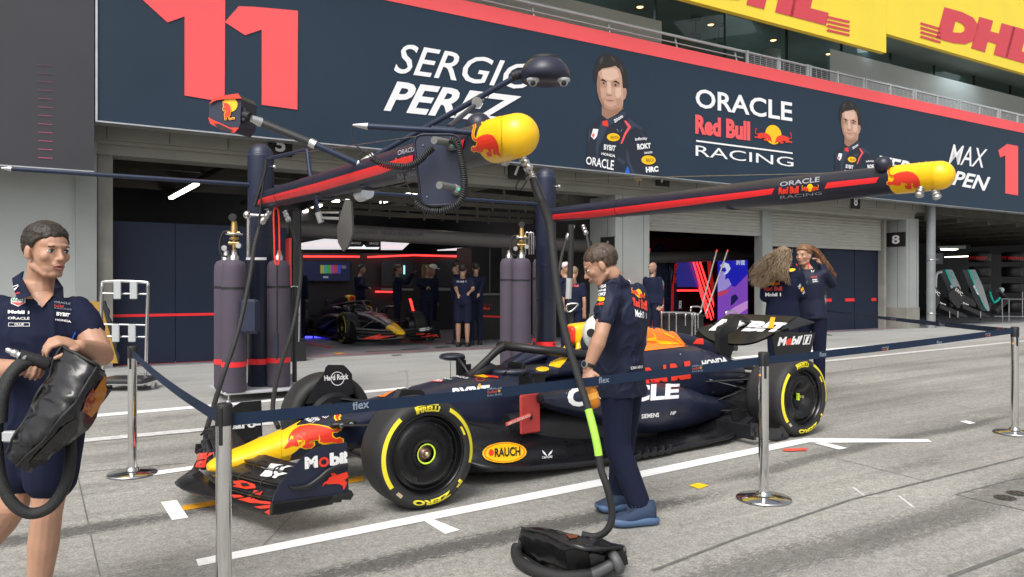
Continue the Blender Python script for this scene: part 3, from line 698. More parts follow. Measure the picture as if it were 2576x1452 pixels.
# second partition with broken red stripe
pn=thing('partition_panels','navy partition panels with a broken red stripe behind the two women','partition',MB_)
for a,b in ((17.5,19.9),(19.92,21.4),(21.42,22.6)):
    obj('panel',MB().box(((a+b)/2,14.62,1.3),(b-a-.01,.05,2.4)),PANN,pn)
for a,b in ((18.2,20.3),(20.95,21.4),(22.25,22.5)):
    obj('stripe',MB().box(((a+b)/2,14.59,1.0),(b-a,.006,.09)),REDN,pn)
# long fabric tube beam with lettering
a=onv(700,574,15.0);b=onv(1500,621,15.0)
TUBM=mat('charcoal_fabric_tube',(.085,.078,.074),.42,0,.08,4)
t=thing('fabric_tube','long charcoal tube across the garage mouth with web address lettering','duct',Matrix.Translation(a))
obj('tube',MB().cyl((0,0,0),b-a,.155,n=28),TUBM,t)
tb=bvh_of([o for o in t.children])
DL=mat('dark_print',(.012,.012,.012),.5)
txt(t,'REDBULLRACING.COM',[(960,582),(1063,587),(1063,595),(960,590)],tb,DL,0);txt(t,'REDBULLRACING',[(850,577),(948,581),(948,589),(850,585)],tb,DL,0)
a=onv(1600,650,16.5);b=onv(1925,640,16.5)
t2=thing('fabric_tube','charcoal tube seen under the raised shutter, behind the standing bodywork','duct',Matrix.Translation(a));obj('tube',MB().cyl((0,0,0),b-a,.16,n=24),TUBM,t2)
# canopy of light panels over the garaged car
lp=thing('light_canopy','large white light canopy hanging over the garaged racing car','light panel',Matrix())
for q in ([(728,621),(832,601),(862,603),(800,616),(900,627),(1010,627),(1034,606),(905,603),(905,601),(1045,605),(1018,631),(728,629)],):
    pass
def zpoly(par,name,P,z,m,th=.03): obj(name,MB().poly([onz(x,y,z) for x,y in P],(0,0,th)),m,par,world=True)
zpoly(lp,'light_panel',[(728,620),(832,601),(873,603),(872,628),(728,628)],2.5,SOFTL)
zpoly(lp,'light_panel',[(958,604),(1035,607),(1012,629),(958,629)],2.5,SOFTL)
zpoly(lp,'light_panel',[(1100,631),(1185,624),(1240,616),(1258,616),(1258,626),(1195,630)],2.5,SOFTL)
zpoly(lp,'light_panel',[(1405,622),(1500,617),(1500,628),(1405,630)],2.5,SOFTL)
lb=thing('hanging_lamp_box','black lamp box reading ORACLE twice under the light canopy','lamp',Matrix())
def vpoly(par,name,P,v,m,th=.04):
    q=W(0,th,0);obj(name,MB().poly([onv(x,y,v) for x,y in P],q),m,par,world=True)
vpoly(lb,'lamp_body',[(872,603),(912,604),(911,620),(876,620)],16,BLK);vpoly(lb,'lamp_body',[(923,605),(957,605),(954,621),(924,621)],16,BLK)
vpoly(lb,'light_rim',[(874,621),(912,621),(916,616),(921,622),(955,622),(952,627),(876,626)],16.02,SOFTL)
for q in ([(879,609),(908,610),(907,615),(880,614)],[(928,610),(953,610),(951,616),(929,615)]):
    obj('lettering',decal(text2d('ORACLE',.02),q,('v',16),0,.01,9),WHT,lb,world=True)
# back wall of the centre bay
bw=thing('garage_back_wall','dark back wall of the centre garage with monitors and red light strips','wall',Matrix())
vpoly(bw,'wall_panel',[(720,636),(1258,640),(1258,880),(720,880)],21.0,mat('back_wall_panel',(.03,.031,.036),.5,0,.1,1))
for P in ([(728,643),(905,644),(905,648),(728,647)],[(925,645),(1041,640),(1186,644),(1186,648),(1041,644),(925,649)],[(945,732),(1010,733),(1010,737),(945,736)],[(732,735),(748,735),(748,738),(732,738)]):
    vpoly(bw,'light_strip',P,20.85,LED,.03)
for P,m_ in (([(960,725),(1040,726),(1040,731),(960,730)],'w'),([(1100,724),(1170,725),(1170,732),(1100,731)],'w')):
    vpoly(bw,'counter_edge',P,20.5,mat('pale_counter',(.3,.3,.3),.5))
for P in ([(960,655),(1000,655),(1000,720),(960,720)],[(1004,655),(1038,655),(1038,720),(1004,720)],[(1100,655),(1140,655),(1140,720),(1100,720)]):
    vpoly(bw,'wall_cabinet',P,20.7,mat('cabinet_grey',(.05,.05,.056),.4))
def screen(lab_,P,v,em,extra=()):
    t=thing('monitor',lab_,'monitor',Matrix());vpoly(t,'bezel',P,v,BLK,.06)
    cx=sum(p[0] for p in P)/4;cy=sum(p[1] for p in P)/4
    Q=[(cx+(x-cx)*.94,cy+(y-cy)*.92) for x,y in P];vpoly(t,'display',Q,v-.02,mat('display_'+lab_[:9],tuple(q*.15 for q in em),.6,emit=em,es=.6),.01)
    for q,c in extra: vpoly(t,'picture',q,v-.035,mat('pic_%.2f_%.2f_%.2f'%c,tuple(q*.15 for q in c),.6,emit=c,es=.55),.005)
    return t
bars=[(.3,.27,.05),(.05,.25,.25),(.04,.28,.04),(.3,.04,.25),(.3,.04,.04),(.04,.05,.4)]
screen('wide blue monitor showing vertical colour bars on the back wall',[(760,655),(884,656),(884,709),(760,708)],20.8,(.008,.012,.04),[([(806+i*8.5,667),(814.5+i*8.5,667),(814.5+i*8.5,688),(806+i*8.5,688)],bars[i]) for i in range(6)]+[([(813,695),(826,695),(826,700),(813,700)],(.2,.25,.35)),([(859,668),(871,668),(871,676),(859,676)],(.12,.1,.13))])
t=screen('dark monitor with pale lettering at the left of the back wall',[(726,660),(754,660),(754,700),(726,700)],20.7,(.03,.03,.05))
obj('lettering',decal(text2d('FORMULA\nCRUISE\nHANDSOME\nNO MORE',.0),[(728,672),(747,672),(747,692),(728,692)],('v',20.6),0,.02,9),mat('dim_text',(.3,.3,.32),.5,emit=(.3,.3,.35),es=.4),t,world=True)
t=thing('light_tube','small vertical pale teal light tube on the back wall','light',Matrix());vpoly(t,'tube',[(1016,668),(1019,668),(1019,690),(1016,690)],20.6,mat('teal_light',(.3,1,.9),.4,emit=(.3,.8,.75),es=1.2),.03)
# workstation cabinets
t=thing('tall_cabinet','tall black cabinet behind the right pair of gas bottles','cabinet',Matrix());vpoly(t,'cabinet_body',[(1186,622),(1262,612),(1262,745),(1186,745)],17.6,CARB,.8);vpoly(t,'door_edge',[(1232,622),(1233,622),(1233,740),(1232,740)],17.58,GRYL,.01)
t=thing('tool_cabinet','black tool cabinet with a red stripe and small team emblem beside the bare-legged man','cabinet',Matrix())
vpoly(t,'cabinet_body',[(1190,742),(1262,742),(1262,872),(1190,852)],16.6,BLK,.9);vpoly(t,'worktop',[(1186,739),(1262,738),(1262,743),(1186,743)],16.5,mat('grey_worktop',(.14,.14,.15),.3),1.0)
vpoly(t,'stripe',[(1197,793),(1262,795),(1262,800),(1197,797)],16.58,REDN,.01)
obj('lettering',decal(text2d('ORACLE',.0),[(1204,764),(1238,765),(1238,770),(1204,769)],('v',16.58),0,.01,9),REDW,t,world=True)
obj('lettering',decal(text2d('RedBull',.03),[(1204,772),(1232,773),(1232,780),(1204,779)],('v',16.58),0,.01,9),REDP,t,world=True)
t=thing('floor_light','strip of blue light on the garage floor left of the garaged car','light',Matrix())
for a,b in ((750,757),(768,786),(791,832)): vpoly(t,'light_strip',[(a,846),(b,846),(b,850),(a,850)],19.5,LEDB,.02)
t=thing('light_pole','leaning red light stick behind the garaged car','light',Matrix());vpoly(t,'light_stick',[(1030,752),(1035,752),(1046,796),(1043,798)],18.2,LED,.04)
# floor paint in the centre bay
def fz(name,P,m,dz=.1125): o=obj(name,MB().poly([onz(x,y,dz) for x,y in P]),m);o['kind']='structure'
fz('floor_stripe',[(755,861),(778,861),(838,873),(828,876)],REDW);fz('floor_stripe',[(985,853),(1005,853),(1092,866),(1080,867)],REDW)
fz('floor_mark',[(838,889),(855,887),(870,888),(853,892)],LOR)
FM=mat('floor_tape_dark',(.05,.05,.055),.6)
for P in ([(1090,873),(1125,870),(1137,873),(1098,877)],[(1010,879),(1080,873),(1080,874),(1010,880.5)],[(1120,863),(1141,863),(1141,865),(1120,865)],[(985,893),(1010,891),(1010,892.5),(985,894.5)],[(920,884),(1075,877.5),(1075,878.5),(920,885.5)]): fz('floor_mark',P,FM)
# ---------------- bay 7: standing bodywork, screens, racks
def vrt(par,name,P,v,m,th=.03): vpoly(par,name,P,v,m,th)
bw=thing('garage_back_wall','dark back wall with red light frames in the bay under the raised shutter','wall',Matrix())
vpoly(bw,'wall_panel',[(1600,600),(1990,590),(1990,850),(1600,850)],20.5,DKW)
def ledtube(par,P,v,r=.03,closed=False,m=None):
    obj('light_strip',MB().tube([onv(x,y,v) for x,y in P],r,6),m or LED,par,world=True)
ledtube(bw,[(1600,654),(1664,651)],20,.025)
ledtube(bw,[(1690,646),(1725,640),(1738,645),(1780,800)],19,.035)
for k in range(3): ledtube(bw,[(1742+k*9,652+k*2),(1790+k*9,805)],18.9,.03)
ledtube(bw,[(1695,731),(1762,731)],18.5,.03)
RF=mat('red_frame',(.75,.05,.04),.4,emit=(.7,.03,.02),es=.25)
ledtube(bw,[(1788,646),(1870,643)],18.4,.05,m=RF);ledtube(bw,[(1784,650),(1788,700),(1812,800)],18.4,.07,m=RF)
t=thing('monitor','blue monitor behind the standing engine cover','monitor',Matrix());vpoly(t,'bezel',[(1700,655),(1755,655),(1770,728),(1700,728)],19,BLK,.05);vpoly(t,'display',[(1702,658),(1750,658),(1764,722),(1702,722)],18.97,mat('blue_display',(.01,.015,.12),.3,emit=(.01,.015,.13),es=1),.01)
# purple display with stylised wave
t=thing('display_board','tall blue and purple display with a white wave and two Japanese characters','display',Matrix())
vpoly(t,'frame',[(1802,636),(1884,634),(1884,822),(1800,822)],18.2,BLK,.08)
def em(n,c,s=.9): return mat(n,tuple(q*.1 for q in c),.6,emit=c,es=s)
vpoly(t,'display',[(1806,642),(1881,640),(1881,818),(1806,818)],18.17,em('disp_blue',(.012,.012,.33)),.01)
vpoly(t,'picture',[(1806,730),(1830,716),(1850,722),(1881,690),(1881,818),(1806,818)],18.155,em('disp_purple',(.16,.05,.36)),.005)
vpoly(t,'picture',[(1806,700),(1816,682),(1826,686),(1824,704),(1832,700),(1840,716),(1826,728),(1806,735)],18.145,em('disp_lilac',(.25,.2,.5)),.005)
vpoly(t,'picture',[(1812,668),(1822,660),(1833,664),(1838,676),(1830,688),(1820,692),(1828,680),(1824,672),(1815,676)],18.14,em('disp_white',(.45,.48,.62)),.005)
vpoly(t,'picture',[(1806,736),(1832,728),(1834,734),(1812,746),(1806,745)],18.14,em('disp_red',(.4,.04,.08)),.005)
vpoly(t,'picture',[(1840,745),(1850,740),(1858,750),(1846,764),(1838,770)],18.14,em('disp_navy',(.01,.01,.06)),.005)
vpoly(t,'picture',[(1824,790),(1850,772),(1881,756),(1881,776),(1850,796),(1830,806)],18.14,em('disp_pink',(.42,.2,.5)),.005)
obj('characters',decal(text2d('鈴鹿',.01),[(1852,652),(1874,651),(1874,667),(1852,667)],('v',18.14),0,.02,9),em('disp_txt',(.5,.55,.65)),t,world=True)
# standing engine cover with big lettering
def leaf(name,lab_,P,v,m,th,cat='bodywork'):
    t=thing(name,lab_,cat,Matrix());n=len(P)
    front=[onv(x,y,v) for x,y in P];c=sum(front,Vector())/n
    d=W(0,1,0);mid=[p+d*th*.5 for p in front]
    rings=[[c.lerp(p,.72)+d*th*0 for p in front],[c.lerp(p,.93)+d*th*.18 for p in front],mid,[c.lerp(p,.93)+d*th*.82 for p in front],[c.lerp(p,.72)+d*th for p in front]]
    obj('shell',MB().loft(rings),m,t,world=True);return t
NVB=mat('gloss_navy_body',(.012,.018,.045),.25,0,.1,3,coat=.2)
t=leaf('engine_cover','tall dark engine cover standing on end with white ORACLE lettering',[(1655,622),(1666,612),(1676,614),(1682,640),(1690,700),(1698,760),(1702,830),(1640,832),(1638,790),(1640,720),(1646,670)],16.8,NVB,.35)
obj('lettering',decal(text2d('ORACLE',.02),[(1671,702),(1669,840),(1650,838),(1652,702)],('v',16.78),0,.01,9),WHT,t,world=True)
obj('lettering',decal(text2d('SIEMENS',.01),[(1643,738),(1642,762),(1639,762),(1640,738)],('v',16.78),0,.01,9),WHT,t,world=True)
t=leaf('bodywork_panel','navy bodywork panel with a red stripe and vertical red letters beside the engine cover',[(1690,664),(1696,650),(1702,656),(1704,700),(1706,760),(1712,800),(1690,805),(1686,760),(1684,710)],16.7,NVB,.25)
vpoly(t,'stripe',[(1690,712),(1696,712),(1694,800),(1687,800)],16.66,REDN,.01)
obj('lettering',decal(text2d('Bull',.05),[(1706,664),(1700,712),(1692,712),(1697,662)],('v',16.62),0,.01,9),REDN,t,world=True)
obj('lettering',decal(text2d('ROK',.04),[(1715,757),(1714,778),(1707,778),(1708,757)],('v',16.62),0,.01,9),WHT,t,world=True)
for P,l in (([(1633,632),(1615,720)],'leftmost of three grey poles with red tips, over the red cabinet'),([(1802,634),(1768,762)],'middle grey pole with a red tip, leaning in front of the red light strips'),([(1829,634),(1782,770)],'rightmost grey pole with a red tip, crossing the purple display')):
    t=thing('red_tipped_pole',l,'pole',Matrix(),'grey poles with red tips');v=14.2
    a,b=onv(*P[0],v),onv(*P[1],v);b=b+(b-a)*.15;obj('rod',MB().cyl(a,b,.022,n=10),mat('grey_rod',(.3,.28,.26),.4,.4),t,world=True);obj('tip',MB().cyl(a+(a-b).normalized()*.06,a,.027,n=10),REDN,t,world=True)
# chrome bumper rails (tyre rack frames)
for i,(x0,x1,y0,y1) in enumerate(((1664,1740,786,845),(1683,1748,786,842),(1701,1755,788,838),(1724,1745,789,820))):
    t=thing('chrome_rack_frame',['leftmost chrome hoop of the rack in front of the engine cover','second chrome hoop of the rack from the left','third chrome hoop of the rack from the left','small chrome hoop at the right end of the rack'][i],'rack',Matrix(),'chrome rack hoops')
    v=12.6+.12*i;obj('hoop',MB().tube([onv(x0,y1,v),onv(x0,y0+6,v),onv(x0+5,y0,v),onv(x1-4,y0+1,v),onv(x1,y0+6,v),onv(x1,y1,v)],.018,8,sub=3),CHR,t,world=True)
t=thing('equipment_trolley','black boxy trolley behind the chrome hoops','trolley',Matrix());vpoly(t,'box',[(1672,795),(1770,797),(1768,850),(1674,850)],13.2,BLK,.7);vpoly(t,'lid',[(1670,790),(1775,792),(1775,797),(1670,796)],13.15,CARB,.8)
obj('handle',MB().tube([onv(1738,778,13),onv(1740,772,13),onv(1760,772,13),onv(1764,782,13),onv(1756,790,13),onv(1738,788,13)],.02,8,closed=True,sub=3),CHR,t,world=True)
t=thing('chrome_hoop','chrome handle hoop standing above the rear wing','handle',Matrix());obj('hoop',MB().tube([onv(1826,795,12.5),onv(1828,784,12.5),onv(1850,784,12.5),onv(1853,796,12.5)],.018,8,sub=3),CHR,t,world=True);obj('plate',MB().tube([onv(1826,795,12.5),onv(1853,796,12.5)],.03,6),BLK,t,world=True)
t=thing('hand_trolley','chrome hand trolley frame in front of the red cabinet','trolley',Matrix());obj('frame',MB().tube([onv(1604,722,13),onv(1610,713,13),onv(1655,713,13),onv(1660,722,13),onv(1655,770,13),onv(1640,838,13)],.02,8,sub=3),STL,t,world=True);obj('frame',MB().tube([onv(1607,718,13),onv(1604,800,13)],.02,8),STL,t,world=True)
c=onv(1638,838,13.6);t=thing('fire_extinguisher','red fire extinguisher on the ground left of the chrome hoops','extinguisher',Matrix.Translation(c));obj('bottle',MB().lathe([(.0,-.45),(.1,-.45),(.1,-.05),(.06,.03),(.03,.06)]),REDP,t);obj('valve',MB().lathe([(.03,.06),(.03,.12),(.0,.12)]).box((.04,0,.14),(.12,.03,.03)),BLK,t)
# castor trolley seen under the rear wing and printed board
t=thing('wheeled_stand','low chrome stand with a black castor seen under the rear wing','stand',Matrix());v=10.4
obj('bar',MB().tube([onv(1822,860,v),onv(1858,859,v)],.02,8),CHR,t,world=True);obj('fork',MB().tube([onv(1840,860,v),onv(1848,872,v)],.025,8),STL,t,world=True)
c=onv(1849,876,v);obj('castor',MB().cyl(c+W(0,-.03,0),c+W(0,.03,0),.055,n=18),RUB,t,world=True)
t=thing('printed_board','grey and dusty red printed board behind the engine cover, under the rear wing','board',Matrix());vpoly(t,'board',[(1762,868),(1752,832),(1822,838),(1822,914),(1790,905)],10.8,mat('print_slate',(.12,.15,.22),.5),.02)
vpoly(t,'red_print',[(1772,868),(1790,838),(1824,838),(1824,912),(1782,884)],10.77,mat('print_dusty_red',(.33,.08,.09),.5),.01);vpoly(t,'white_edge',[(1768,868),(1786,838),(1789,838),(1772,868)],10.75,WHT,.01)
obj('lettering',decal(text2d('COLLECTION',0),[(1796,865),(1850,872),(1850,880),(1796,873)],('v',10.75),0,.01,9),GRYL,t,world=True)
# ---------------- rival garage at the right
mb=MB();ub(mb,30.5,31,16,23,0,3);
rw=thing('garage_back_wall','black back wall of the rival garage at the right edge','wall',Matrix());vpoly(rw,'wall_panel',[(2331,640),(2640,640),(2640,810),(2331,810)],19,DKW)
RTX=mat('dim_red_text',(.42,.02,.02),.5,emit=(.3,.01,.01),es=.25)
for bx,(x0,x1,l) in enumerate(((2432,2490,'stack of covered black tyres left of the pair, each with dull red lettering'),(2505,2580,'stack of covered black tyres cut off by the right edge, each with dull red lettering'))):
    t=thing('tyre_stack',l,'tyre stack',Matrix())
    for k,(s,y) in enumerate((('LEFT FRONT',645),('RIGHT FRONT',682),('LEFT REAR',723),('RIGHT REAR',770))):
        v=17.0;c=onv((x0+x1)/2+4,y+2,v);hh=.42
        obj('covered_tyre',MB().lathe([(.0,-.21),(.36,-.21),(.40,-.17),(.40,.17),(.36,.21),(0,.21)],c,n=28),CARB,t,world=True)
        bt=bvh_of([t.children[-1]]);vv=decal(text2d(s,.03),[(x0+4,y),(x1-6 if bx==0 else x1-4,y+1),(x1-6 if bx==0 else x1-4,y+9),(x0+4,y+8)],bt,.2,.01,.4)
        if vv.v: obj('lettering',vv,RTX,t,world=True)
TEAL=mat('teal_paint',(.0,.42,.33),.35);SILV=mat('silver_paint',(.42,.45,.48),.3,.6)
for i,(dx,lb_) in enumerate(((0,'standing racing car nose with silver and teal stripe, left of the pair in the rival garage'),(-200/1.456*.4*0+ -58,'x'))):
    pass
def nose(dx,dy,lb_,S=1.0):
    t=thing('car_nose',lb_,'car nose',Matrix());v=14.9
    q=lambda P:[(2140.3+.29925*(x+dx),415.3+.29925*(y+dy)) for x,y in P]
    def ext(n,P,vv,m,th): vpoly(t,n,q(P),vv,m,th)
    ext('nose_cone',[(985,880),(1045,880),(1110,1020),(1165,1200),(1165,1225),(1150,1228),(1120,1190),(1060,1060),(1010,940)],v,SILV,.2)
    ext('teal_edge',[(985,880),(1003,880),(1040,990),(1120,1190),(1150,1228),(1060,1062),(1010,940)],v-.02,TEAL,.03)
    ext('endplate',[(875,1030),(905,1020),(945,1075),(942,1130),(915,1205),(895,1200),(830,1130),(822,1080)],v-.3,CARB,.06)
    ext('wing_main',[(940,1170),(1130,1245),(1180,1275),(1175,1285),(1090,1270),(940,1200)],v-.2,CARB,.4)
    ext('wing_flap',[(940,1110),(960,1095),(1040,1140),(1056,1170),(1050,1195),(940,1150)],v-.1,CARBG,.2)
    obj('lettering',decal(text2d('IWC',.01),q([(885,1030),(945,1078),(935,1105),(878,1058)]),('v',v-.31),0,.01,9),WHT,t,world=True)
    obj('lettering',decal(text2d('Petronas',.02),q([(945,1150),(992,1165),(990,1180),(943,1165)]),('v',v-.21),0,.01,9),WHT,t,world=True)
    obj('lettering',decal(text2d('Einhell',.03),q([(1040,1010),(1078,1085),(1066,1092),(1028,1018)]),('v',v-.05),0,.01,9),WHT,t,world=True)
    obj('emblem',decal(circ2d(20,.5,.36),q([(1030,895),(1062,895),(1068,955),(1038,955)]),('v',v-.05),0,.01,9),TEAL,t,world=True)
    mb=MB()
    for x in (830,900,1090): 
        c=onv(*q([(x,1290)])[0],v-.2);mb.cyl(c+Vector((0,0,.02)),c+Vector((0,0,.25)),.02,n=8)
    obj('stand',mb,STL,t,world=True)
    for x in (830,900,1090):
        c=onv(*q([(x,1295)])[0],v-.2);obj('castor',MB().cyl(c+W(0,-.02,0),c+W(0,.02,0),.05,n=12),BLK,t,world=True)
nose(0,0,'standing silver car nose nearer the right edge, IWC on its wing plate');nose(-192,0,'standing racing car nose beside the downpipe, half behind its twin')
t=thing('work_lamp_unit','grey overhead unit with a lit white strip in the rival garage','lamp',Matrix());vpoly(t,'housing',[(2358,620),(2430,618),(2430,626),(2366,628)],16,mat('mid_grey_metal',(.16,.18,.19),.4,.5),.4);vpoly(t,'light_strip',[(2368,626),(2412,627),(2400,630),(2368,629)],15.97,TUBEL,.03);vpoly(t,'light_strip',[(2378,646),(2436,644),(2436,646),(2378,648)],17,TUBEL,.02)
t=thing('grey_locker','dim grey-blue locker with small badge lettering behind the noses','locker',Matrix());vpoly(t,'locker_body',[(2342,638),(2372,636),(2372,664),(2342,664)],16.6,mat('slate_locker',(.05,.065,.075),.4),.4);obj('lettering',decal(text2d('AMG',.03,.2),[(2346,651),(2364,651),(2364,655),(2346,655)],('v',16.58),0,.01,9),GRYL,t,world=True)
t=thing('steel_bench','steel frame work bench at the right edge of the rival garage','bench',Matrix())
for P in ([(2520,752),(2576,753)],[(2520,752),(2522,808)],[(2538,754),(2538,808)],[(2572,735),(2572,800)],[(2500,796),(2576,797)]): obj('rail',MB().tube([onv(x,y,14.8) for x,y in P],.02,8),STL,t,world=True)
t=thing('brake_assembly','jumble of green and black suspension parts on the bench','car part',Matrix())
for P,r_,m_ in (([(2490,735),(2500,762),(2515,750)],.04,TEAL),([(2510,730),(2525,745),(2530,765)],.08,CARBG),([(2500,785),(2530,755)],.12,CARB),([(2515,735),(2520,728)],.1,mat('clear_plastic',(.3,.4,.42),.2))): obj('component',MB().tube([onv(x,y,15) for x,y in P],r_,8,sub=2),m_,t,world=True)
t=thing('curved_arm','pale grey bent pipe arm beside the downpipe','arm',Matrix());obj('pipe',MB().tube([onv(x,y,15) for x,y in ((2353,770),(2354,705),(2358,688),(2368,685))],.045,8,sub=3),mat('pale_grey_pipe',(.4,.42,.42),.4),t,world=True)
# ================================================================ racing car
_cf=atZ(1078.6,1144.3,F*.002536);_cr=atZ(2024,1000.4,F*.0036)
EX=(_cf-_cr);WB=EX.length;EX.normalize();EY=Vector((-EX.y,EX.x,0)).normalized();EZ=EX.cross(EY)
TR_=.355;ORG=_cf-EY-EZ*TR_
CM=Matrix(((EX.x,EY.x,EZ.x,ORG.x),(EX.y,EY.y,EZ.y,ORG.y),(EX.z,EY.z,EZ.z,ORG.z),(0,0,0,1)));CMI=CM.inverted()
_o=CMI@Vector((0,0,CAMZ))
def side(px,py,y):
    d=CMI.to_3x3()@ray(px,py);t=(y-_o.y)/d.y;return _o+d*t
zA=lambda x,y:(1022.2+x*.19842,792.2+y*.19842)
zB=lambda x,y:(1405.6+x*.242,734.7+y*.242)
zC=lambda x,y:(1661.1+x*.17361,753.9+y*.17361)
zD=lambda x,y:(702.8+x*.19842,894.4+y*.19842)
zE=lambda x,y:(383.3+x*.24636,958.3+y*.24636)
def mp(f,*P): return [f(*p) for p in P]
car=thing('racing_car','navy open-wheel racing car with yellow nose parked in the white box','racing car',CM)
def C(name,mb,m,par=car,**k): return obj(name,mb,m,par,**k)
def sec(x,w,zb,zt,e=2.6,n=32,yc=0):
    o=[];zc=(zb+zt)/2;h=(zt-zb)/2
    for i in range(n):
        a=2*PI*i/n;c,s=math.cos(a),math.sin(a)
        o.append(Vector((x,yc+w*math.copysign(abs(c)**(2/e),c),zc+h*math.copysign(abs(s)**(2/e),s))))
    return o
def interp(T,x):
    T=sorted(T)
    if x<=T[0][0]:return T[0][1:]
    for a,b in zip(T[:-1],T[1:]):
        if x<=b[0]:
            t=(x-a[0])/(b[0]-a[0]);t=t*t*(3-2*t)*.35+t*.65
            return tuple(p*(1-t)+q*t for p,q in zip(a[1:],b[1:]))
    return T[-1][1:]
NOSE=[(1.13,.045,.225,.265,2.2),(1.09,.095,.212,.292,2.3),(1.02,.118,.208,.318,2.5),(.9,.14,.21,.35,2.6),(.75,.158,.215,.395,2.7),(.47,.185,.235,.475,2.8),(.2,.205,.25,.53,3),(-.1,.225,.25,.585,3.2),(-.35,.245,.25,.63,3.4),(-.65,.275,.22,.668,3.4),(-.95,.31,.15,.695,3.4),(-1.2,.335,.12,.70,3.2),(-1.6,.36,.1,.70,3),(-2.1,.38,.1,.72,3)]
def lofted(T,x0,x1,n,**k):
    return [sec(x0+(x1-x0)*i/n,*interp(T,x0+(x1-x0)*i/n),**k) for i in range(n+1)]
noseY=C('nose_cone',MB().loft(lofted(NOSE,1.13,.62,18)),YEL)
for s in (1,-1): C('nose_camera_pod',MB().ball((.26,.21*s,.47),(.10,.05,.028)),CARB)
mono=C('chassis',MB().loft(lofted(NOSE,.62,-2.1,50)),NAVY)
for y in (.262,.264):
    pass
lens=MB()
for x in (.29,.22): lens.cyl((x,.255,.465),(x,.262,.465),.016,n=14)
C('camera_lens',lens,GRYL)
EC=[(-1.78,.22,.3,.80,2.6),(-1.95,.34,.3,.84,2.8),(-2.3,.39,.28,.855,3),(-2.6,.40,.26,.85,3),(-3.0,.37,.25,.84,2.8),(-3.3,.33,.25,.81,2.6),(-3.6,.25,.25,.73,2.4),(-3.85,.17,.25,.66,2.2),(-4.1,.10,.28,.58,2)]
ecov=C('engine_cover',MB().loft(lofted(EC,-1.78,-4.1,40)),NAVY)
FN=[(-1.96,.10,.75,1.02,3.2),(-2.02,.12,.75,1.06,3.2),(-2.2,.13,.75,1.07,3),(-2.5,.095,.75,1.055,2.6),(-2.9,.055,.75,1.0,2.2),(-3.3,.032,.7,.915,2),(-3.65,.02,.65,.83,2),(-3.74,.012,.65,.77,2)]
fin=C('airbox_spine',MB().loft(lofted(FN,-1.96,-3.74,30)),NAVY)
# airbox with red cover
C('airbox_shroud',MB().loft([sec(-1.93,.075,.90,1.05,4),sec(-1.96,.10,.875,1.065,4),sec(-2.12,.115,.85,1.075,3.5)]),YEL)
C('intake_cover',MB().loft([sec(-1.905,.055,.905,1.035,4),sec(-1.92,.066,.893,1.047,4),sec(-1.935,.066,.893,1.047,4)]),REDP)
C('intake_hole',MB().cyl((-1.895,.0,.97),(-1.925,0,.97),.018,n=18),BLK)
C('roll_hoop_leg',MB().cyl((-1.96,.07,.9),(-1.93,.1,.80),.022,.03),YEL);C('roll_hoop_leg',MB().cyl((-1.96,-.07,.9),(-1.93,-.1,.80),.022,.03),YEL)
# cockpit
C('cockpit_opening',MB().loft([[Vector((-1.55+.42*math.cos(a),.215*math.sin(a)*(1 if math.cos(a)<0 else .85),.7+z)) for a in [2*PI*i/32 for i in range(32)]] for z in (-.03,.012)]),BLK)
rim=[];
for i in range(28):
    a=2*PI*i/28;x=-1.55+.44*math.cos(a);rim.append((x,.235*math.sin(a),.705+max(0,(-1.5-x))*.28))
C('cockpit_rim',MB().tube(rim,.032,8,closed=True),NAVY)
hd=lambda s:MB().loft([sec(x,.075,.66,zt,3,yc=s*.285) for x,zt in ((-1.38,.69),(-1.45,.755),(-1.6,.81),(-1.8,.84),(-2.0,.845))])
hr=[C('headrest',hd(s),NAVY) for s in (1,-1)]
C('steering_wheel',MB().box((-1.35,0,.72),(.03,.24,.10),bev=.012),CARB)
wd=MB().add([(-1.12,.16,.70),(-1.12,-.16,.70),(-1.2,-.13,.75),(-1.2,.13,.75)],[(0,1,2,3)]);C('windscreen',wd,CARBG)
# halo
HB=[(-.88,0,.68),(-.97,0,.735),(-1.08,0,.82),(-1.17,0,.885),(-1.25,0,.915)]
C('halo',MB().tube(HB,[.045,.034,.03,.034,.042],12,sub=4).tube([(-2.12,.36,.74),(-1.95,.375,.80),(-1.7,.365,.845),(-1.45,.30,.88),(-1.3,.17,.905),(-1.245,0,.915),(-1.3,-.17,.905),(-1.45,-.30,.88),(-1.7,-.365,.845),(-1.95,-.375,.80),(-2.12,-.36,.74)],[.05,.042,.037,.036,.036,.038,.036,.036,.037,.042,.05],12,sub=5).loft([sec(-.86,.03,.66,.70,2),sec(-.95,.05,.66,.74,2),sec(-1.08,.045,.67,.79,2),sec(-1.15,.02,.68,.76,2)]),CARB)
halo=car.children[-1]
# sidepods
SP=[(-1.17,.14,.515,.585,3,.50),(-1.25,.20,.46,.60,3,.49),(-1.5,.27,.38,.625,3.2,.46),(-1.9,.33,.22,.625,3,.43),(-2.3,.34,.13,.585,2.8,.40),(-2.7,.31,.10,.52,2.6,.35),(-3.0,.26,.09,.44,2.4,.29),(-3.3,.20,.09,.35,2.2,.23),(-3.6,.14,.09,.28,2,.17)]
spod=[]
for s in (1,-1):
    secs=[]
    for i in range(31):
        x=-1.17-2.43*i/30;w,zb,zt,e,yc=interp(SP,x);secs.append(sec(x,w,zb,zt,e,yc=yc*s))
    spod.append(C('sidepod',MB().loft(secs),NAVY))
    C('sidepod_inlet',MB().loft([sec(-1.155,.12,.525,.578,3,yc=.5*s),sec(-1.18,.125,.523,.58,3,yc=.5*s)]),BLK)
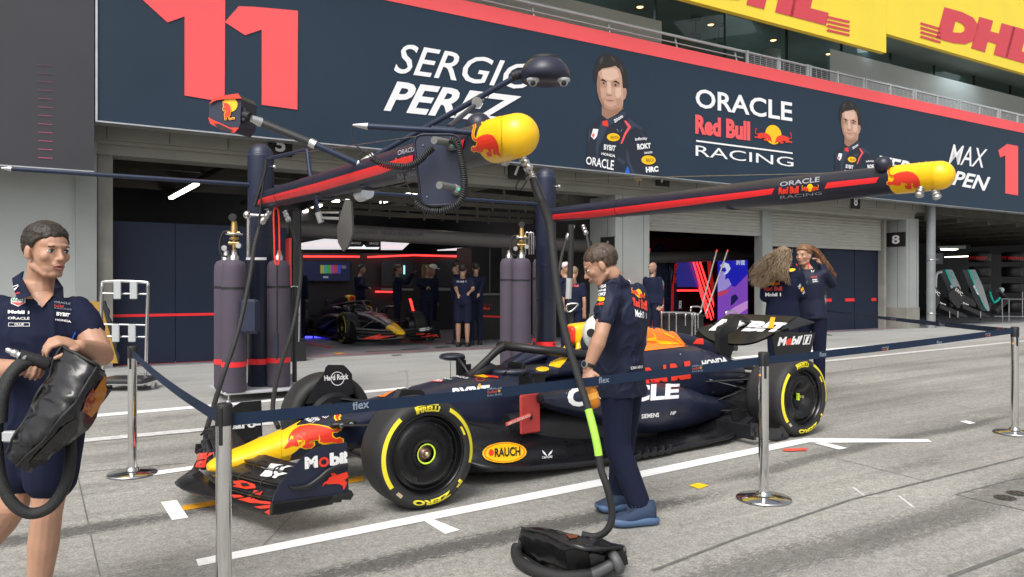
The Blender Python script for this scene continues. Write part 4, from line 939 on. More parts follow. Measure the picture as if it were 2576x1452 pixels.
# dark lower flank of the sidepod
UC=[(-1.0,.12,.08,.42,2.4,.36),(-1.4,.16,.06,.44,2.4,.40),(-1.9,.20,.06,.40,2.4,.42),(-2.4,.2,.06,.3,2.4,.38)]
for s in (1,-1):
    secs=[]
    for i in range(16):
        x=-1.0-1.4*i/15;w,zb,zt,e,yc=interp(UC,x);secs.append(sec(x,w,zb,zt,e,yc=yc*s))
    C('lower_flank',MB().loft(secs),CARB)
# floor with swept-up shoulders
FL=[(-.42,.60,.20,.40,.43),(-.5,.72,.17,.42,.42),(-.62,.80,.145,.405,.40),(-.9,.82,.11,.37,.42),(-1.3,.82,.075,.31,.44),(-1.7,.82,.06,.25,.46),(-2.1,.82,.055,.19,.46),(-2.6,.82,.06,.14,.42),(-3.0,.82,.075,.12,.36),(-3.35,.72,.10,.13,.30)]
flo=[]
for s in (1,-1):
    secs=[]
    for i in range(45):
        x=-.42-2.93*i/44;yo,zo,zi,yi=interp(FL,x);L_=[Vector((x,yo*s,zo-.03)),Vector((x,(yo+.004)*s,zo))]
        wv=.012*math.sin(x*9)
        for k in range(1,13):
            t=k/12;e=t**1.25;L_.append(Vector((x-.0,(yo+(yi-yo)*t)*s,zo+(zi-zo)*(e*.9+.1*math.sin(t*PI/2))+wv*math.sin(t*PI)+.016*math.sin(t*11+x*3)*math.sin(PI*t))))
        L_+=[Vector((x,.1*s,zi)),Vector((x,.1*s,.05)),Vector((x,.5*s,.05))]
        secs.append(L_ if s>0 else L_[::-1])
    flo.append(C('floor',MB().loft(secs),CARBG))
FX0=side(1592,1128,.82).x
mb=MB()
for i in range(6):
    x=FX0-.085*i;mb.loft([[Vector((x+.045*math.cos(a)+(.05*t),.79+.05*t,.068+.022*math.sin(a)-.02*t)) for a in [2*PI*k/10 for k in range(10)]] for t in (0,.5,1)])
C('floor_edge_fins',mb,CARBG)
for k,(x,y0) in enumerate(((-.46,.34),(-.50,.28))):
    C('floor_fence',MB().poly([(x,y0,.08),(x-.35,y0+.12,.08),(x-.35,y0+.12,.38),(x-.05,y0+.02,.43),(x,y0,.40)],(0,.008,0)),CARB)
C('plank',MB().box((-1.9,0,.045),(3.2,.3,.02)),BLK)
C('diffuser',MB().loft([[Vector((-3.3,y,z)) for y,z in ((.7,.06),(-.7,.06),(-.7,.1),(.7,.1))],[Vector((-4.3,y,z)) for y,z in ((.62,.20),(-.62,.20),(-.62,.42),(.62,.42))]],sm=False),CARB)
# red blanking board with its tag
C('blanking_board',MB().box((-1.10,.55,.44),(.185,.025,.30),bev=.01),mat('matt_red_board',(.50,.05,.045),.6,0,.05,5))
C('board_slot',MB().box((-1.10,.565,.42),(.022,.01,.05)),BLK)
tg=[side(*p,.60) for p in mp(zA,(1255,1368),(1560,1240),(1592,1262),(1572,1290),(1265,1412))]
C('warning_ribbon',MB().poly(tg,(0,.003,0)),mat('ribbon_red',(.8,.10,.07),.5))
# front wing
WY=[0,.1,.18,.25,.5,.75,.90,.97]
CV=[[(1.33,.15),(1.32,.15),(1.29,.145),(1.26,.14),(1.13,.13),(1.05,.13),(1.01,.135),(.99,.145)],
    [(1.16,.215),(1.155,.21),(1.15,.20),(1.14,.18),(1.055,.175),(1.0,.19),(.98,.21),(.97,.22)],
    [(1.05,.235),(1.05,.235),(1.04,.23),(1.03,.228),(.98,.24),(.945,.262),(.93,.28),(.925,.29)],
    [(.93,.27),(.93,.27),(.93,.28),(.92,.285),(.89,.30),(.87,.325),(.855,.34),(.85,.345)],
    [(.83,.30),(.83,.31),(.83,.32),(.82,.335),(.80,.35),(.80,.375),(.785,.39),(.78,.40)]]
def cv(k,y):
    y=abs(y)
    for a in range(len(WY)-1):
        if y<=WY[a+1]: t=(y-WY[a])/(WY[a+1]-WY[a]);p,q=CV[k][a],CV[k][a+1];return (p[0]*(1-t)+q[0]*t,p[1]*(1-t)+q[1]*t)
    return CV[k][-1]
fw=[]
def element(k,y0,y1,m,name):
    n=20;secs=[]
    for i in range(n+1):
        y=y0+(y1-y0)*i/n;a=cv(k,y);b=cv(k+1,y);g=.012;b=(b[0]+(a[0]-b[0])*.02,b[1]-g*.4)
        a=(a[0]-.0,a[1]+(g if k else 0));L_=[]
        for t in (0,.12,.35,.65,1): L_.append(Vector((a[0]+(b[0]-a[0])*t,y,a[1]+(b[1]-a[1])*t+.012*math.sin(PI*min(1,t+.1))*(1-t)+.004-.012*math.sin(PI*t))))
        for t in (1,.65,.35,.12): L_.append(Vector((a[0]+(b[0]-a[0])*t,y,a[1]+(b[1]-a[1])*t-.012*(1-t)-.002-.012*math.sin(PI*t))))
        secs.append(L_)
    return C(name,MB().loft(secs),m)
fw.append(element(0,-.97,.97,CARBG,'wing_main_plane'))
for s in (1,-1):
    for k in (1,2,3): fw.append(element(k,.13*s,.97*s,[None,CARBG,CARB,CARB][k],'wing_flap'))
for y in (.42,.74,-.42,-.74):
    for k in (1,2,3):
        a=cv(k,y);C('flap_bracket',MB().tube([(a[0]+.045,y,a[1]-.0),(a[0]+.03,y,a[1]+.03),(a[0]-.02,y,a[1]+.035),(a[0]-.045,y,a[1]+.02)],.005,6,sub=2),BLK)
EPN=mp(zE,(1228,1245),(1240,1180),(1290,1080),(1370,960),(1500,820),(1560,760),(1620,715),(1680,685),(1750,665),(1860,645),(1990,632),(2005,1140),(1850,1165),(1500,1208))
EPF=mp(zE,(1213,1370),(1218,1300),(1228,1248),(1500,1210),(1850,1167),(1935,1155),(2035,1122),(2058,1165),(2025,1215),(1935,1215),(1930,1240),(1850,1245),(1840,1262),(1500,1325),(1300,1367))
ep=C('endplate',MB().poly([side(*p,1.0) for p in EPN],(0,-.012,0)),NAVY)
RIB=mat('ribbed_carbon',(.011,.011,.012),.45,0,.5,1,.0,1,stretch=(1,1,60))
epf=C('endplate_foot',MB().poly([side(*p,1.012) for p in EPF],(0,-.035,0)),RIB)
mb=MB()
for i in range(9):
    a=side(*zE(1240,1262+i*12),1.014);b=side(*zE(1840-i*6,1178+i*9),1.014);mb.tube([a,a.lerp(b,.5)+Vector((0,0.002,-.006)),b],.0025,4)
C('foot_ribs',mb,CARBG)
C('endplate_strake',MB().tube([side(*p,1.012) for p in mp(zE,(1405,1078),(1450,1098),(1580,1078),(1700,1000),(1800,915),(1900,875),(1990,858))],[.006,.014,.016,.016,.015,.013,.012],8,sub=4),CARB)
C('endplate',MB().poly([side(*p,-.97) for p in mp(zE,(510,725),(520,660),(600,520),(700,400),(800,280),(900,218),(1108,198),(1120,560),(640,700))],(0,.012,0)),CARB)
C('endplate_foot',MB().poly([Vector((p.x,-1.0,p.z)) for p in [side(*p,1.012) for p in EPF]],(0,.035,0)),RIB)
# suspension
def arm(a,b,r=.018,m=None,fl=2.4):
    a=Vector(a);b=Vector(b);d=(b-a).normalized();A=[];B_=[]
    up=Vector((0,0,1))-d*d.z;up.normalize();q=d.cross(up)
    A=[a+q*(r*fl*math.cos(t))+up*(r*.6*math.sin(t)) for t in [2*PI*k/12 for k in range(12)]];B_=[p+(b-a) for p in A]
    C('suspension_arm',MB().loft([A,B_]),m or CARB)
for s in (1,-1):
    for a,b in (((.32,.18,.46),(.02,.68,.50)),((-.28,.22,.50),(-.02,.68,.52)),((.25,.17,.27),(.02,.68,.20)),((-.35,.2,.30),(-.02,.68,.20)),((.12,.18,.30),(.1,.68,.30)),((.0,.18,.52),(.0,.66,.24))): arm((a[0],a[1]*s,a[2]),(b[0],b[1]*s,b[2]),.013)
    for a,b in (((-3.15,.22,.47),(-3.7,.62,.50)),((-3.95,.14,.5),(-3.8,.62,.52)),((-3.2,.22,.2),(-3.75,.62,.20)),((-4.0,.1,.22),(-3.8,.62,.22)),((-3.35,.25,.25),(-3.75,.6,.46))): arm((a[0],a[1]*s,a[2]),(b[0],b[1]*s,b[2]),.013)
    arm((-3.3,.3*s,.50),(-3.72,.6*s,.36),.008,STL,1)
    # brake ducts
    for x,y0,y1 in ((0,.60,.72),(-WB,.52,.62)):
        C('brake_duct',MB().cyl((x,y0*s,.355),(x,y1*s,.355),.19,.235,28),CARB)
    C('rear_deflector',MB().poly([side(*p,.60*s)-Vector((0,0,0)) for p in mp(zB,(1790,1230),(1800,1400),(1900,1440),(1960,1300),(1880,1200))],(0,.01,0)) if s>0 else MB().box((-3.3,-.6,.3),(.2,.01,.2)),CARB)
rib=MB()
for k in range(9): rib.box((-3.43+.01*abs(k-4)*-1,.57,.17+k*.045),(.05,.05,.006))
C('duct_fins',rib,CARB)
# far wheel deflector
dfl=C('wheel_deflector',MB().loft([[side(*p,y)*1.0 for p in mp(zD,(585,150),(620,118),(810,120),(850,150),(885,190),(920,235),(940,480),(800,560),(330,615),(400,470),(470,350),(560,240))] for y in (-.66,-.70)],sm=False),CARB)
C('wheel_deflector',MB().loft([[Vector((p.x,-p.y-.0,p.z)) for p in [side(*q,y) for q in mp(zD,(600,200),(810,200),(850,220),(940,480),(800,560),(400,600))]] for y in (-.66,-.70)][::-1],sm=False),CARB)
# mirrors
for s in (1,-1):
    mh=C('mirror',MB().loft([sec(-1.02,.05,.765,.795,2.4,yc=.70*s),sec(-1.06,.10,.75,.81,2.6,yc=.70*s),sec(-1.14,.115,.745,.815,3,yc=.69*s),sec(-1.19,.115,.75,.81,3,yc=.69*s)]),NAVY)
    C('mirror_glass',MB().box((-1.192,.69*s,.78),(.004,.19,.045)),CHR,mh)
    C('mirror_stalk',MB().tube([(-1.12,.58*s,.77),(-1.1,.48*s,.74),(-1.12,.40*s,.66)],.014,8,sub=3).box((-1.16,.60*s,.69),(.10,.008,.13)).box((-1.12,.47*s,.68),(.13,.008,.10)),CARB)
    if s>0: mirN=mh
    else: mirF=mh
C('pitot_strut',MB().box((-.34,.0,.70),(.018,.010,.14)).box((-.31,0,.775),(.09,.008,.008)),mat('pale_strut',(.42,.42,.41),.4))
C('antenna',MB().cyl((-.72,0,.68),(-.72,0,.86),.0025,n=6),BLK)
# rear wing
def rw_main(u,v):
    y=-.5+u*1.0;k=(abs(y)/.5)**2.6;z0=.775+.13*k;x0=-3.98-.05*k;x1=-4.26;z1=.945
    t=v;return Vector((x0+(x1-x0)*t,y,z0+(z1-z0)*(t**1.4)*1.0+.0))
def solid(fn,nu,nv,th,name,m):
    mb=MB().grid(fn,nu,nv);mb.grid(lambda a,b:fn(a,b)+Vector((0,0,-th)),nu,nv)
    o=len(mb.v)//2
    for i in range(nu): mb.add([],[]);mb.f+=[(i*(nv+1),(i+1)*(nv+1),o+(i+1)*(nv+1),o+i*(nv+1)),(i*(nv+1)+nv,o+i*(nv+1)+nv,o+(i+1)*(nv+1)+nv,(i+1)*(nv+1)+nv)];mb.sm+=[True,False]
    return C(name,mb,m)
rw1=solid(rw_main,30,8,.018,'rear_wing_main_plane',CARB)
rw2=solid(lambda u,v:Vector((-4.22-.27*v+.02*math.sin(v*PI),-.44+.88*u,.945+.105*v)),8,6,.012,'rear_wing_flap',CARB)
for s in (1,-1): 
    C('rear_wing_flap_tip',MB().poly([(-4.22,.44*s,.94),(-4.49,.44*s,1.045),(-4.60,.56*s,.99),(-4.3,.50*s,.93)],(0,0,-.01)),CARB)
rep=[]
for s in (1,-1):
    rep.append(C('rear_endplate',MB().poly([(-4.05,.5*s,.70),(-4.02,.5*s,.86),(-4.06,.5*s,.90),(-4.12,.5*s,.915),(-4.69,.5*s,.875),(-4.60,.5*s,.66),(-4.45,.5*s,.35),(-4.1,.5*s,.35)],(0,-.014*s,0)),CARB))
C('beam_wing',MB().box((-4.2,0,.42),(.3,.95,.02)).box((-4.3,0,.5),(.2,.95,.015)),CARB)
PLR=mp(zC,(855,770),(855,480),(880,400),(960,360),(1020,330),(1050,260),(1090,225),(1160,222),(1250,265),(1370,350),(1385,395),(1290,345),(1190,290),(1150,300),(1115,420),(1090,470),(985,500),(975,780),(1010,830),(1090,860),(940,850),(870,800))
C('swan_neck_pillar',MB().poly([side(*p,.03) for p in PLR],(0,-.06,0)),CARB)
C('rain_light',MB().box((-4.35,0,.4),(.03,.05,.12)),REDP)
# wheels ---------------------------------------------------------
def wheel(M_,front,s):
    """returns one wheel whose outer face looks along +y*s"""
    hw=.15 if front else .2;R0=TR_;cx,cy,cz=M_
    wh=C('wheel',MB().lathe([(.255,-hw+.02),(.262,-hw+.005),(.30,-hw-.004),(.328,-hw+.006),(.347,-hw+.028),(.3545,-hw+.055),(.355,-hw+.075),(.355,hw-.075),(.3545,hw-.055),(.347,hw-.028),(.328,hw-.006),(.30,hw+.004),(.262,hw-.005),(.255,hw-.02)],(cx,cy,cz),(0,1,0),64,cap=False),RUB)
    def P(a,r,o=0):
        pr=[(.255,.015),(.262,.005),(.30,-.004),(.328,.006),(.347,.028)]
        d=0
        for (r0,d0),(r1,d1) in zip(pr[:-1],pr[1:]):
            if r0<=r<=r1: d=d0+(d1-d0)*(r-r0)/(r1-r0)
        y=cy+s*(hw-d+.0035+o);return Vector((cx+r*math.cos(a)*1,y,cz+r*math.sin(a)))
    # local angle measured as seen from outside (mirror for the other side)
    A=lambda deg:R(180-deg) if s>0 else R(deg)
    mb=MB()
    def arc(a0,a1,r0,r1):
        n=max(3,int(abs(a1-a0)/4));vs=[];
        for i in range(n+1):
            a=A(a0+(a1-a0)*i/n)
            for k in range(4): vs.append(P(a,r0+(r1-r0)*k/3))
        mb.add(vs,[(i*4+k,(i+1)*4+k,(i+1)*4+k+1,i*4+k+1) for i in range(n) for k in range(3)],True)
    rot=0 if front else 5
    arc(128+rot,214+rot,.300,.326);arc(60+rot,-17+rot,.300,.326);arc(33+rot,20+rot,.275,.288)
    def warc(t,a0,a1,r0,r1,b=.03):
        vs,fs=refine(*text2d(t,b),.1);mb.add([P(A(a0+(a1-a0)*v.x),r0+(r1-r0)*v.y) for v in vs],fs)
    warc('PIRELLI',106+rot,74+rot,.277,.313,.05);arc(105+rot,76+rot,.317,.325);arc(107+rot,103+rot,.277,.325)
    warc('P  ZERO',-40+rot,-113+rot,.287,.322,.05)
    C('tyre_marking',mb,TYY,wh)
    y=lambda d:cy+s*(hw-d)
    rimm=mat('wheel_black',(.006,.006,.007),.24,.2,.1,8)
    ax=(0,1,0)
    def L(prof,name,m,n=48): C(name,MB().lathe([(r,(y(d)-cy)) for r,d in prof],(cx,cy,cz),ax,n,cap=False),m,wh)
    L([(.262,.004),(.257,.0),(.250,.004),(.246,.03),(.240,.05),(.232,.055)],'rim',rimm)
    if front: L([(.235,.05),(.228,.055),(.205,.03),(.18,.018),(.12,.016),(.09,.022),(.07,.04),(.06,.045)],'wheel_cover',rimm)
    else: L([(.235,.06),(.228,.065),(.20,.03),(.175,.018),(.155,.02),(.12,.04),(.09,.075),(.06,.10),(.0,.11)],'wheel_cover',rimm)
    mb=MB()
    if front:
        L([(.066,.03),(.060,.028),(.056,.034)],'hub_ring',mat('fluorescent_yellow_green',(.62,.9,.05),.5));L([(.058,.06),(.05,.05),(.035,.045),(.03,.03),(.02,.028),(.0,.026)],'wheel_nut',mat('burnt_metal',(.22,.13,.11),.4,.8),24)
        L([(.016,.03),(.016,.01),(.0,.008)],'axle_tip',mat('pale_gold',(.6,.55,.3),.3,.9),16)
    else:
        mb.cyl((cx-.02,y(.1),cz),(cx-.02,y(.03),cz),.014,n=10);C('axle_tip',mb,mat('pale_gold',(.6,.55,.3),.3,.9),wh);mb=MB()
        for q in (-.022,.0,.022): mb.box((cx+.0,y(.07),cz+q),(.02,.02,.018))
        C('hub_ring',mb,mat('fluorescent_yellow_green',(.62,.9,.05),.5),wh)
    mb=MB()
    for k in range(8):
        a=R(45*k+20);r=.19 if front else .195;mb.cyl((cx+r*math.cos(a),y(.028),cz+r*math.sin(a)),(cx+r*math.cos(a),y(.0225),cz+r*math.sin(a)),.008,n=10)
    a=A(238);r=.175;mb.cyl((cx+r*math.cos(a),y(.025),cz+r*math.sin(a)),(cx+r*math.cos(a),y(.0165),cz+r*math.sin(a)),.019,n=16)
    C('cover_bolt_holes',mb,BLK,wh)
    mb=MB()
    if front:
        random.seed(3)
        for k in range(46):
            a=R(k*7.8+random.random()*3)
            if random.random()<.7: c=P(a,.2585,.001);mb.box(c,(.006,.001,.003),Matrix.Rotation(-a,3,'Y'))
        C('rim_specks',mb,WHT,wh)
    mb=MB().cyl(P(A(222),.305,-.002),P(A(222),.305,.0015),.001,n=4)
    vs=[P(A(a),r) for a,r in ((223,.297),(231,.297),(231,.318),(223,.318))];mb=MB().add(vs,[(0,1,2,3)]);C('barcode_patch',mb,mat('tan_sticker',(.5,.4,.27),.6),wh)
    return wh
for x,f in ((0,True),(-WB,False)):
    hw=.15 if f else .2
    for s in (1,-1): wheel((x,(1-hw)*s,TR_),f,s)
# ---------------------------------------------------------------- lettering on the car (laid on the real surfaces)
bpy.context.view_layer.update()
bn=bvh_of([noseY,mono]);bs=bvh_of([spod[0],ecov,fin,flo[0]]);bsp=bvh_of([spod[0]]);bec=bvh_of([ecov,fin]);bw_=bvh_of(fw);brw=bvh_of([rw1,rw2]);
bfl=bvh_of([flo[0]]);bep=bvh_of([ep]);brep=bvh_of([rep[0]]);bha=bvh_of([halo])
def poly_px(name,P,tb,m,off=.004,maxe=.5): 
    mb=pts_px(P,tb,off,maxe=maxe)
    if mb.v: return obj(name,mb,m,car,world=True)
q=mp(zE,(1340,340),(1940,340),(1940,695),(1340,695))
poly_px('yellow_disc',mp(zE,(1290,530),(1400,470),(1530,400),(1470,450),(1530,500),(1570,570),(1540,650),(1470,715),(1400,765),(1290,792)),bn,YEL,.003)
bull_logo(car,q,bn)
for P in (((1402,612),(1412,575),(1425,560),(1440,578),(1432,610),(1425,590)),((1475,600),(1530,612),(1500,628),(1495,662))): poly_px('emblem_detail',mp(zE,*P),bn,YEL,.007)
for P in (((1512,560),(1530,600),(1560,610),(1555,650),(1530,665),(1545,615),(1520,590)),((1700,545),(1712,590),(1708,620),(1760,635),(1850,620),(1760,645),(1698,628))): poly_px('emblem_detail',mp(zE,*P),bn,YEL,.007)
txt(car,'Mobil 1',mp(zE,(1560,395),(1640,432),(1680,405),(1595,372)),bn,WHT,.03) if 0 else None
for t,P in (('Mobil 1',[(1552,400),(1590,370),(1672,408),(1632,438)]),('Infinition',[(1620,385),(1655,352),(1728,390),(1690,415)]),('PIRELLI',[(1685,350),(1720,325),(1805,362),(1768,388)]),('ARCTIC WOLF',[(1778,318),(1812,298),(1890,330),(1850,352)])):
    a,b,c_,d=mp(zE,*P);txt(car,t,[a,b,c_,d][1:]+[a] if 0 else [a,d,c_,b][::-1] if 0 else [b,c_,d,a],bn,WHT,.02)
txt(car,'BYBIT',[(1138,978),(1232,969),(1226,1001),(1139,1010)],bn,WHT,.04)
poly_px('stripe',mp(zA,(912,880),(940,878),(942,930),(912,932)),bn,mat('amber_print',(.85,.42,.02),.4),.006)
poly_px('badge_green',mp(zA,(350,795),(420,786),(605,822),(560,830),(390,812)),bn,mat('badge_green',(.02,.25,.12),.5),.004);poly_px('badge_red',mp(zA,(245,812),(350,797),(480,835),(440,858),(280,850)),bn,mat('badge_red',(.6,.04,.05),.5),.005)
txt(car,'TAG',mp(zA,(420,792),(590,822),(560,832),(400,806)),bn,WHT,.03,off=.007);txt(car,'HEUER',mp(zA,(290,806),(480,838),(440,855),(270,835)),bn,WHT,.03,off=.007)
txt(car,'ORACLE',mp(zA,(560,762),(800,800),(770,815),(530,775)),bn,WHT,.02)
poly_px('flame_print',mp(zA,(740,755),(830,752),(1000,765),(1160,785),(1165,803),(1080,795),(1000,800),(830,780)),bn,REDP);poly_px('flame_print',mp(zA,(830,768),(980,765),(1045,795),(1000,803),(880,785)),bn,YEL,.006)
obj('ring_print',decal(circ2d(24,.5,.42),mp(zA,(870,800),(985,800),(998,848),(890,848)),bn,.3,.005),REDP,car,world=True)
poly_px('orange_flash',mp(zD,(1235,520),(1400,420),(1475,412),(1490,435),(1330,530)),bn,ORNG)
poly_px('orange_flash',mp(zE,(2285,150),(2334,120),(2334,170)),bn,ORNG)
txt(car,'ORACLE',[(1427,975),(1710,965),(1706,1003),(1427,1025)],bs,WHT,.04,L=.05)
txt(car,'Red Bull',[(1620,926),(1735,908),(1737,953),(1626,967)],bs,REDP,.06)
txt(car,'HONDA',[(1764,908),(1826,898),(1832,913),(1766,923)],bs,WHT,.05)
txt(car,'SIEMENS',[(1613,1042),(1657,1038),(1657,1049),(1613,1053)],bs,WHT,.03);txt(car,'HP',[(1686,1035),(1700,1034),(1700,1043),(1685,1044)],bs,WHT,.03,.2)
# flame art on the spine
poly_px('flame_print',[(1600,822),(1618,812),(1660,822),(1700,838),(1720,862),(1730,872),(1600,886)],bec,ORNG,.004)
for P in ([(1620,853),(1644,848),(1652,857),(1680,858),(1700,862),(1720,866),(1690,869),(1662,869),(1648,858),(1622,858)],[(1662,826),(1672,838),(1690,846),(1708,858),(1722,872),(1696,852),(1672,842)],[(1640,833),(1648,845),(1651,853),(1646,850)]): poly_px('flame_edge',P,bec,YEL,.008)
poly_px('red_flash',mp(zC,(460,640),(520,570),(615,565),(622,650)),bec,REDP,.006)
txt(car,'Mobil',[(1957,849),(2019,844),(2013,866),(1955,871)],brep,WHT,.05,.15);txt(car,'1',[(2026,847),(2036,846),(2031,863),(2023,864)],brep,WHT,.06,.1)
fr=MB();
fr=decal(([Vector(p) for p in ((0,0),(1,0),(1,1),(0,1),(.1,.1),(.9,.1),(.9,.9),(.1,.9))],[(0,1,5,4),(1,2,6,5),(2,3,7,6),(3,0,4,7)]),[(2023,843),(2042,842),(2036,866),(2018,867)],brep,0,.004,9);obj('number_frame',fr,WHT,car,world=True)
poly_px('letter_o',[(1980,853),(1988,850),(1991,859),(1986,868),(1978,869),(1976,861)],brep,REDP,.008)
txt(car,'BYBIT',[(1806,803),(1994,814),(1976,836),(1782,832)],brw,WHT,.06,.2,L=.06)
poly_px('amber_stripe',mp(zC,(1600,262),(1668,266),(1640,425),(1560,425)),brw,mat('amber_print',(.85,.42,.02)),.007)
# front wing art
M_=mp(zE,(1552,778),(1685,762),(1690,882),(1555,902));txt(car,'M',M_,bep,WHT,.06);txt(car,'bil',mp(zE,(1808,736),(1995,715),(1997,848),(1810,870)),bep,WHT,.06)
obj('letter_o',decal(circ2d(24,.5,.27),mp(zE,(1695,782),(1800,770),(1802,872),(1698,885)),bep,0,.004,9),REDP,car,world=True)
poly_px('winged_horse',mp(zE,(1730,1085),(1745,1040),(1790,1010),(1800,985),(1835,970),(1815,945),(1850,935),(1880,960),(1985,925),(2000,980),(1960,1010),(1985,1040),(1960,1100),(1945,1112),(1940,1070),(1900,1050),(1850,1050),(1800,1055),(1760,1050)),bep,REDP,.005)
txt(car,'BY',mp(zE,(1200,846),(1440,876),(1405,922),(1170,896)),bw_,WHT,.08,.1);txt(car,'BY',mp(zE,(1145,912),(1390,948),(1330,1010),(1098,975)),bw_,WHT,.08,.1)
for P in ([(830,1030),(920,1018),(1050,1060),(1060,1100),(960,1110),(830,1085)],[(1040,1120),(1130,1135),(1110,1165),(1030,1150)],[(810,1165),(900,1170),(940,1190),(830,1200)],[(870,1215),(1000,1190),(1100,1225),(1215,1235),(1215,1260),(1000,1250)],[(1040,1290),(1215,1265),(1215,1300),(1110,1310)],[(1150,1340),(1215,1310),(1205,1372)],[(360,865),(480,740),(640,735),(560,790),(540,880),(470,890)]): poly_px('wing_lettering',mp(zE,*P),bw_,REDP,.004)
poly_px('wing_lettering',mp(zE,(900,1045),(980,1050),(1000,1080),(920,1085)),bw_,CARB,.007)
bf=bvh_of([c for c in car.children if c.name.startswith('endplate') and c.data.vertices[0].co.y<-.5])
txt(car,'Claro-',mp(zE,(700,425),(1105,390),(1105,470),(700,505)),bf,WHT,.04)
bd=bvh_of([dfl])
txt(car,'Hard Rock',mp(zD,(565,255),(875,228),(875,300),(570,322)),bd,WHT,.03);obj('ring_print',decal(circ2d(32,.5,.45),mp(zD,(648,205),(820,205),(820,382),(650,382)),bd,0,.003,9),WHT,car,world=True)
obj('oval_badge',decal(circ2d(36,.5),[(1213,1116),(1324,1112),(1324,1164),(1213,1168)],bfl,.1,.005),YEL,car,world=True)
obj('oval_badge_edge',decal(circ2d(36,.46,.44),[(1213,1116),(1324,1112),(1324,1164),(1213,1168)],bfl,.1,.007),REDP,car,world=True)
txt(car,'RAUCH',[(1243,1130),(1308,1126),(1308,1148),(1243,1152)],bfl,BLK,.03,L=.1,off=.009);obj('fruit_mark',decal(circ2d(16),[(1228,1133),(1241,1132),(1241,1148),(1228,1149)],bfl,.3,.009),REDP,car,world=True)
txt(car,'CASTORE',[(1363,1149),(1389,1147),(1389,1153),(1363,1155)],bfl,WHT,.01)
def wings(par,x,y,w_,h,tb,m=WHT,off=.006):
    for sgn in (1,-1):
        P=[(x+sgn*w_*a,y+h*b) for a,b in ((.06,.95),(.2,.5),(.5,.0),(.42,.5),(.3,.72),(.12,1))]
        mb=pts_px(P,tb,off)
        if mb.v: obj('wing_mark',mb,m,par,world=True)
wings(car,1376,1133,26,15,bfl)
txt(car,'Sui',mp(zA,(1495,412),(1560,420),(1558,458),(1493,450)),bha,WHT,.05);
bh=bvh_of(hr+[mono]);poly_px('yellow_stripe',mp(zA,(1880,530),(2045,555),(1945,670),(1800,665),(1830,600)),bh,YEL,.004)
bm_=bvh_of([mirN]);obj('oval_print',decal(circ2d(24),mp(zA,(1645,662),(1808,662),(1808,718),(1645,718)),bm_,.2,.004),YEL,car,world=True)
bm_=bvh_of([mirF]);obj('oval_print',decal(circ2d(20),mp(zA,(748,490),(812,490),(812,545),(748,545)),bm_,.2,.004),YEL,car,world=True)
def seam(P,tb,w_=1.1,m=None):
    for (x0,y0),(x1,y1) in zip(P[:-1],P[1:]):
        dx,dy=x1-x0,y1-y0;L=math.hypot(dx,dy);nx,ny=-dy/L*w_/2,dx/L*w_/2
        mb=pts_px([(x0+nx,y0+ny),(x1+nx,y1+ny),(x1-nx,y1-ny),(x0-nx,y0-ny)],tb,.003,LL=.1)
        if mb.v: obj('panel_seam',mb,m or BLK,car,world=True)
seam([(1761,866),(1766,880),(1768,900)],bec);seam([(1423,972),(1424,985),(1432,1000)],bsp);seam([(708,1094),(707,1120),(708,1150)],bn,.9);seam([(1640,845),(1700,851),(1740,858)],bec,.9)
for P in (zA(2030,998),zA(1707,1168),zB(1262,650),zB(1600,1040)):
    mb=decal(circ2d(8),rq(P[0]-1.6,P[1]-1.6,P[0]+1.6,P[1]+1.6),bs,0,.005,9)
    if mb.v: obj('fastener',mb,GRYL,car,world=True)
txt(car,'REMOVE BEFORE RUN',[(1276,1064),(1330,1042),(1332,1048),(1278,1070)],bvh_of([c for c in car.children if c.name.startswith('warning_ribbon')]),WHT,.01,L=.3)
# the second car, inside the garage
p=onz(868,864,.11);u,v=toUV(p)
C2=Matrix.Translation(W(u+.9,v+.0,.11))@Matrix.Rotation(AN-R(90),4,'Z')
car2=dup(car,C2,'dark racing car with a yellow nose standing inside the shaded garage')
# wheel chock by the rear tyre
ck=thing('wheel_chock','black metal skate with round holes against the rear tyre','chock',CM)
mb=MB().poly([side(*p,.98) for p in ((1889,1063),(1908,1066),(1915,1076),(1960,1078),(1968,1070),(1985,1096),(1984,1103),(1960,1112),(1950,1108),(1888,1097))],(0,-.012,0));obj('side_plate',mb,CARB,ck)
mb=MB().poly([side(*p,.55) for p in ((1889,1063),(1908,1066),(1915,1076),(1960,1078),(1968,1070),(1985,1096),(1984,1103),(1960,1112),(1950,1108),(1888,1097))],(0,-.012,0));obj('side_plate',mb,CARB,ck)
a=side(1900,1090,.98);b=side(1968,1106,.98);obj('cross_bar',MB().box((a.x,.765,a.z),(.03,.43,.12)).box((b.x+.05,.765,b.z),(.04,.43,.05)),CARB,ck)
mb=MB()
for px,py in ((1901,1082),(1972,1096)):
    c=side(px,py,.984);mb.cyl(c,c+Vector((0,.004,0)),.018,n=16)
obj('round_hole',mb,BLK,ck)
lab(gpoly('warning_ribbon',[(1968,1131),(1976,1128.5),(2031,1127),(2029,1133),(1990,1135),(1972,1134)],mat('ribbon_red',(.8,.1,.07)),.006,kind=None),'red warning ribbon lying on the concrete beside the wheel chock','ribbon')
# ================================================================ gantry posts, booms, gas bottles
def fr(px,py,r_=None):
    pass
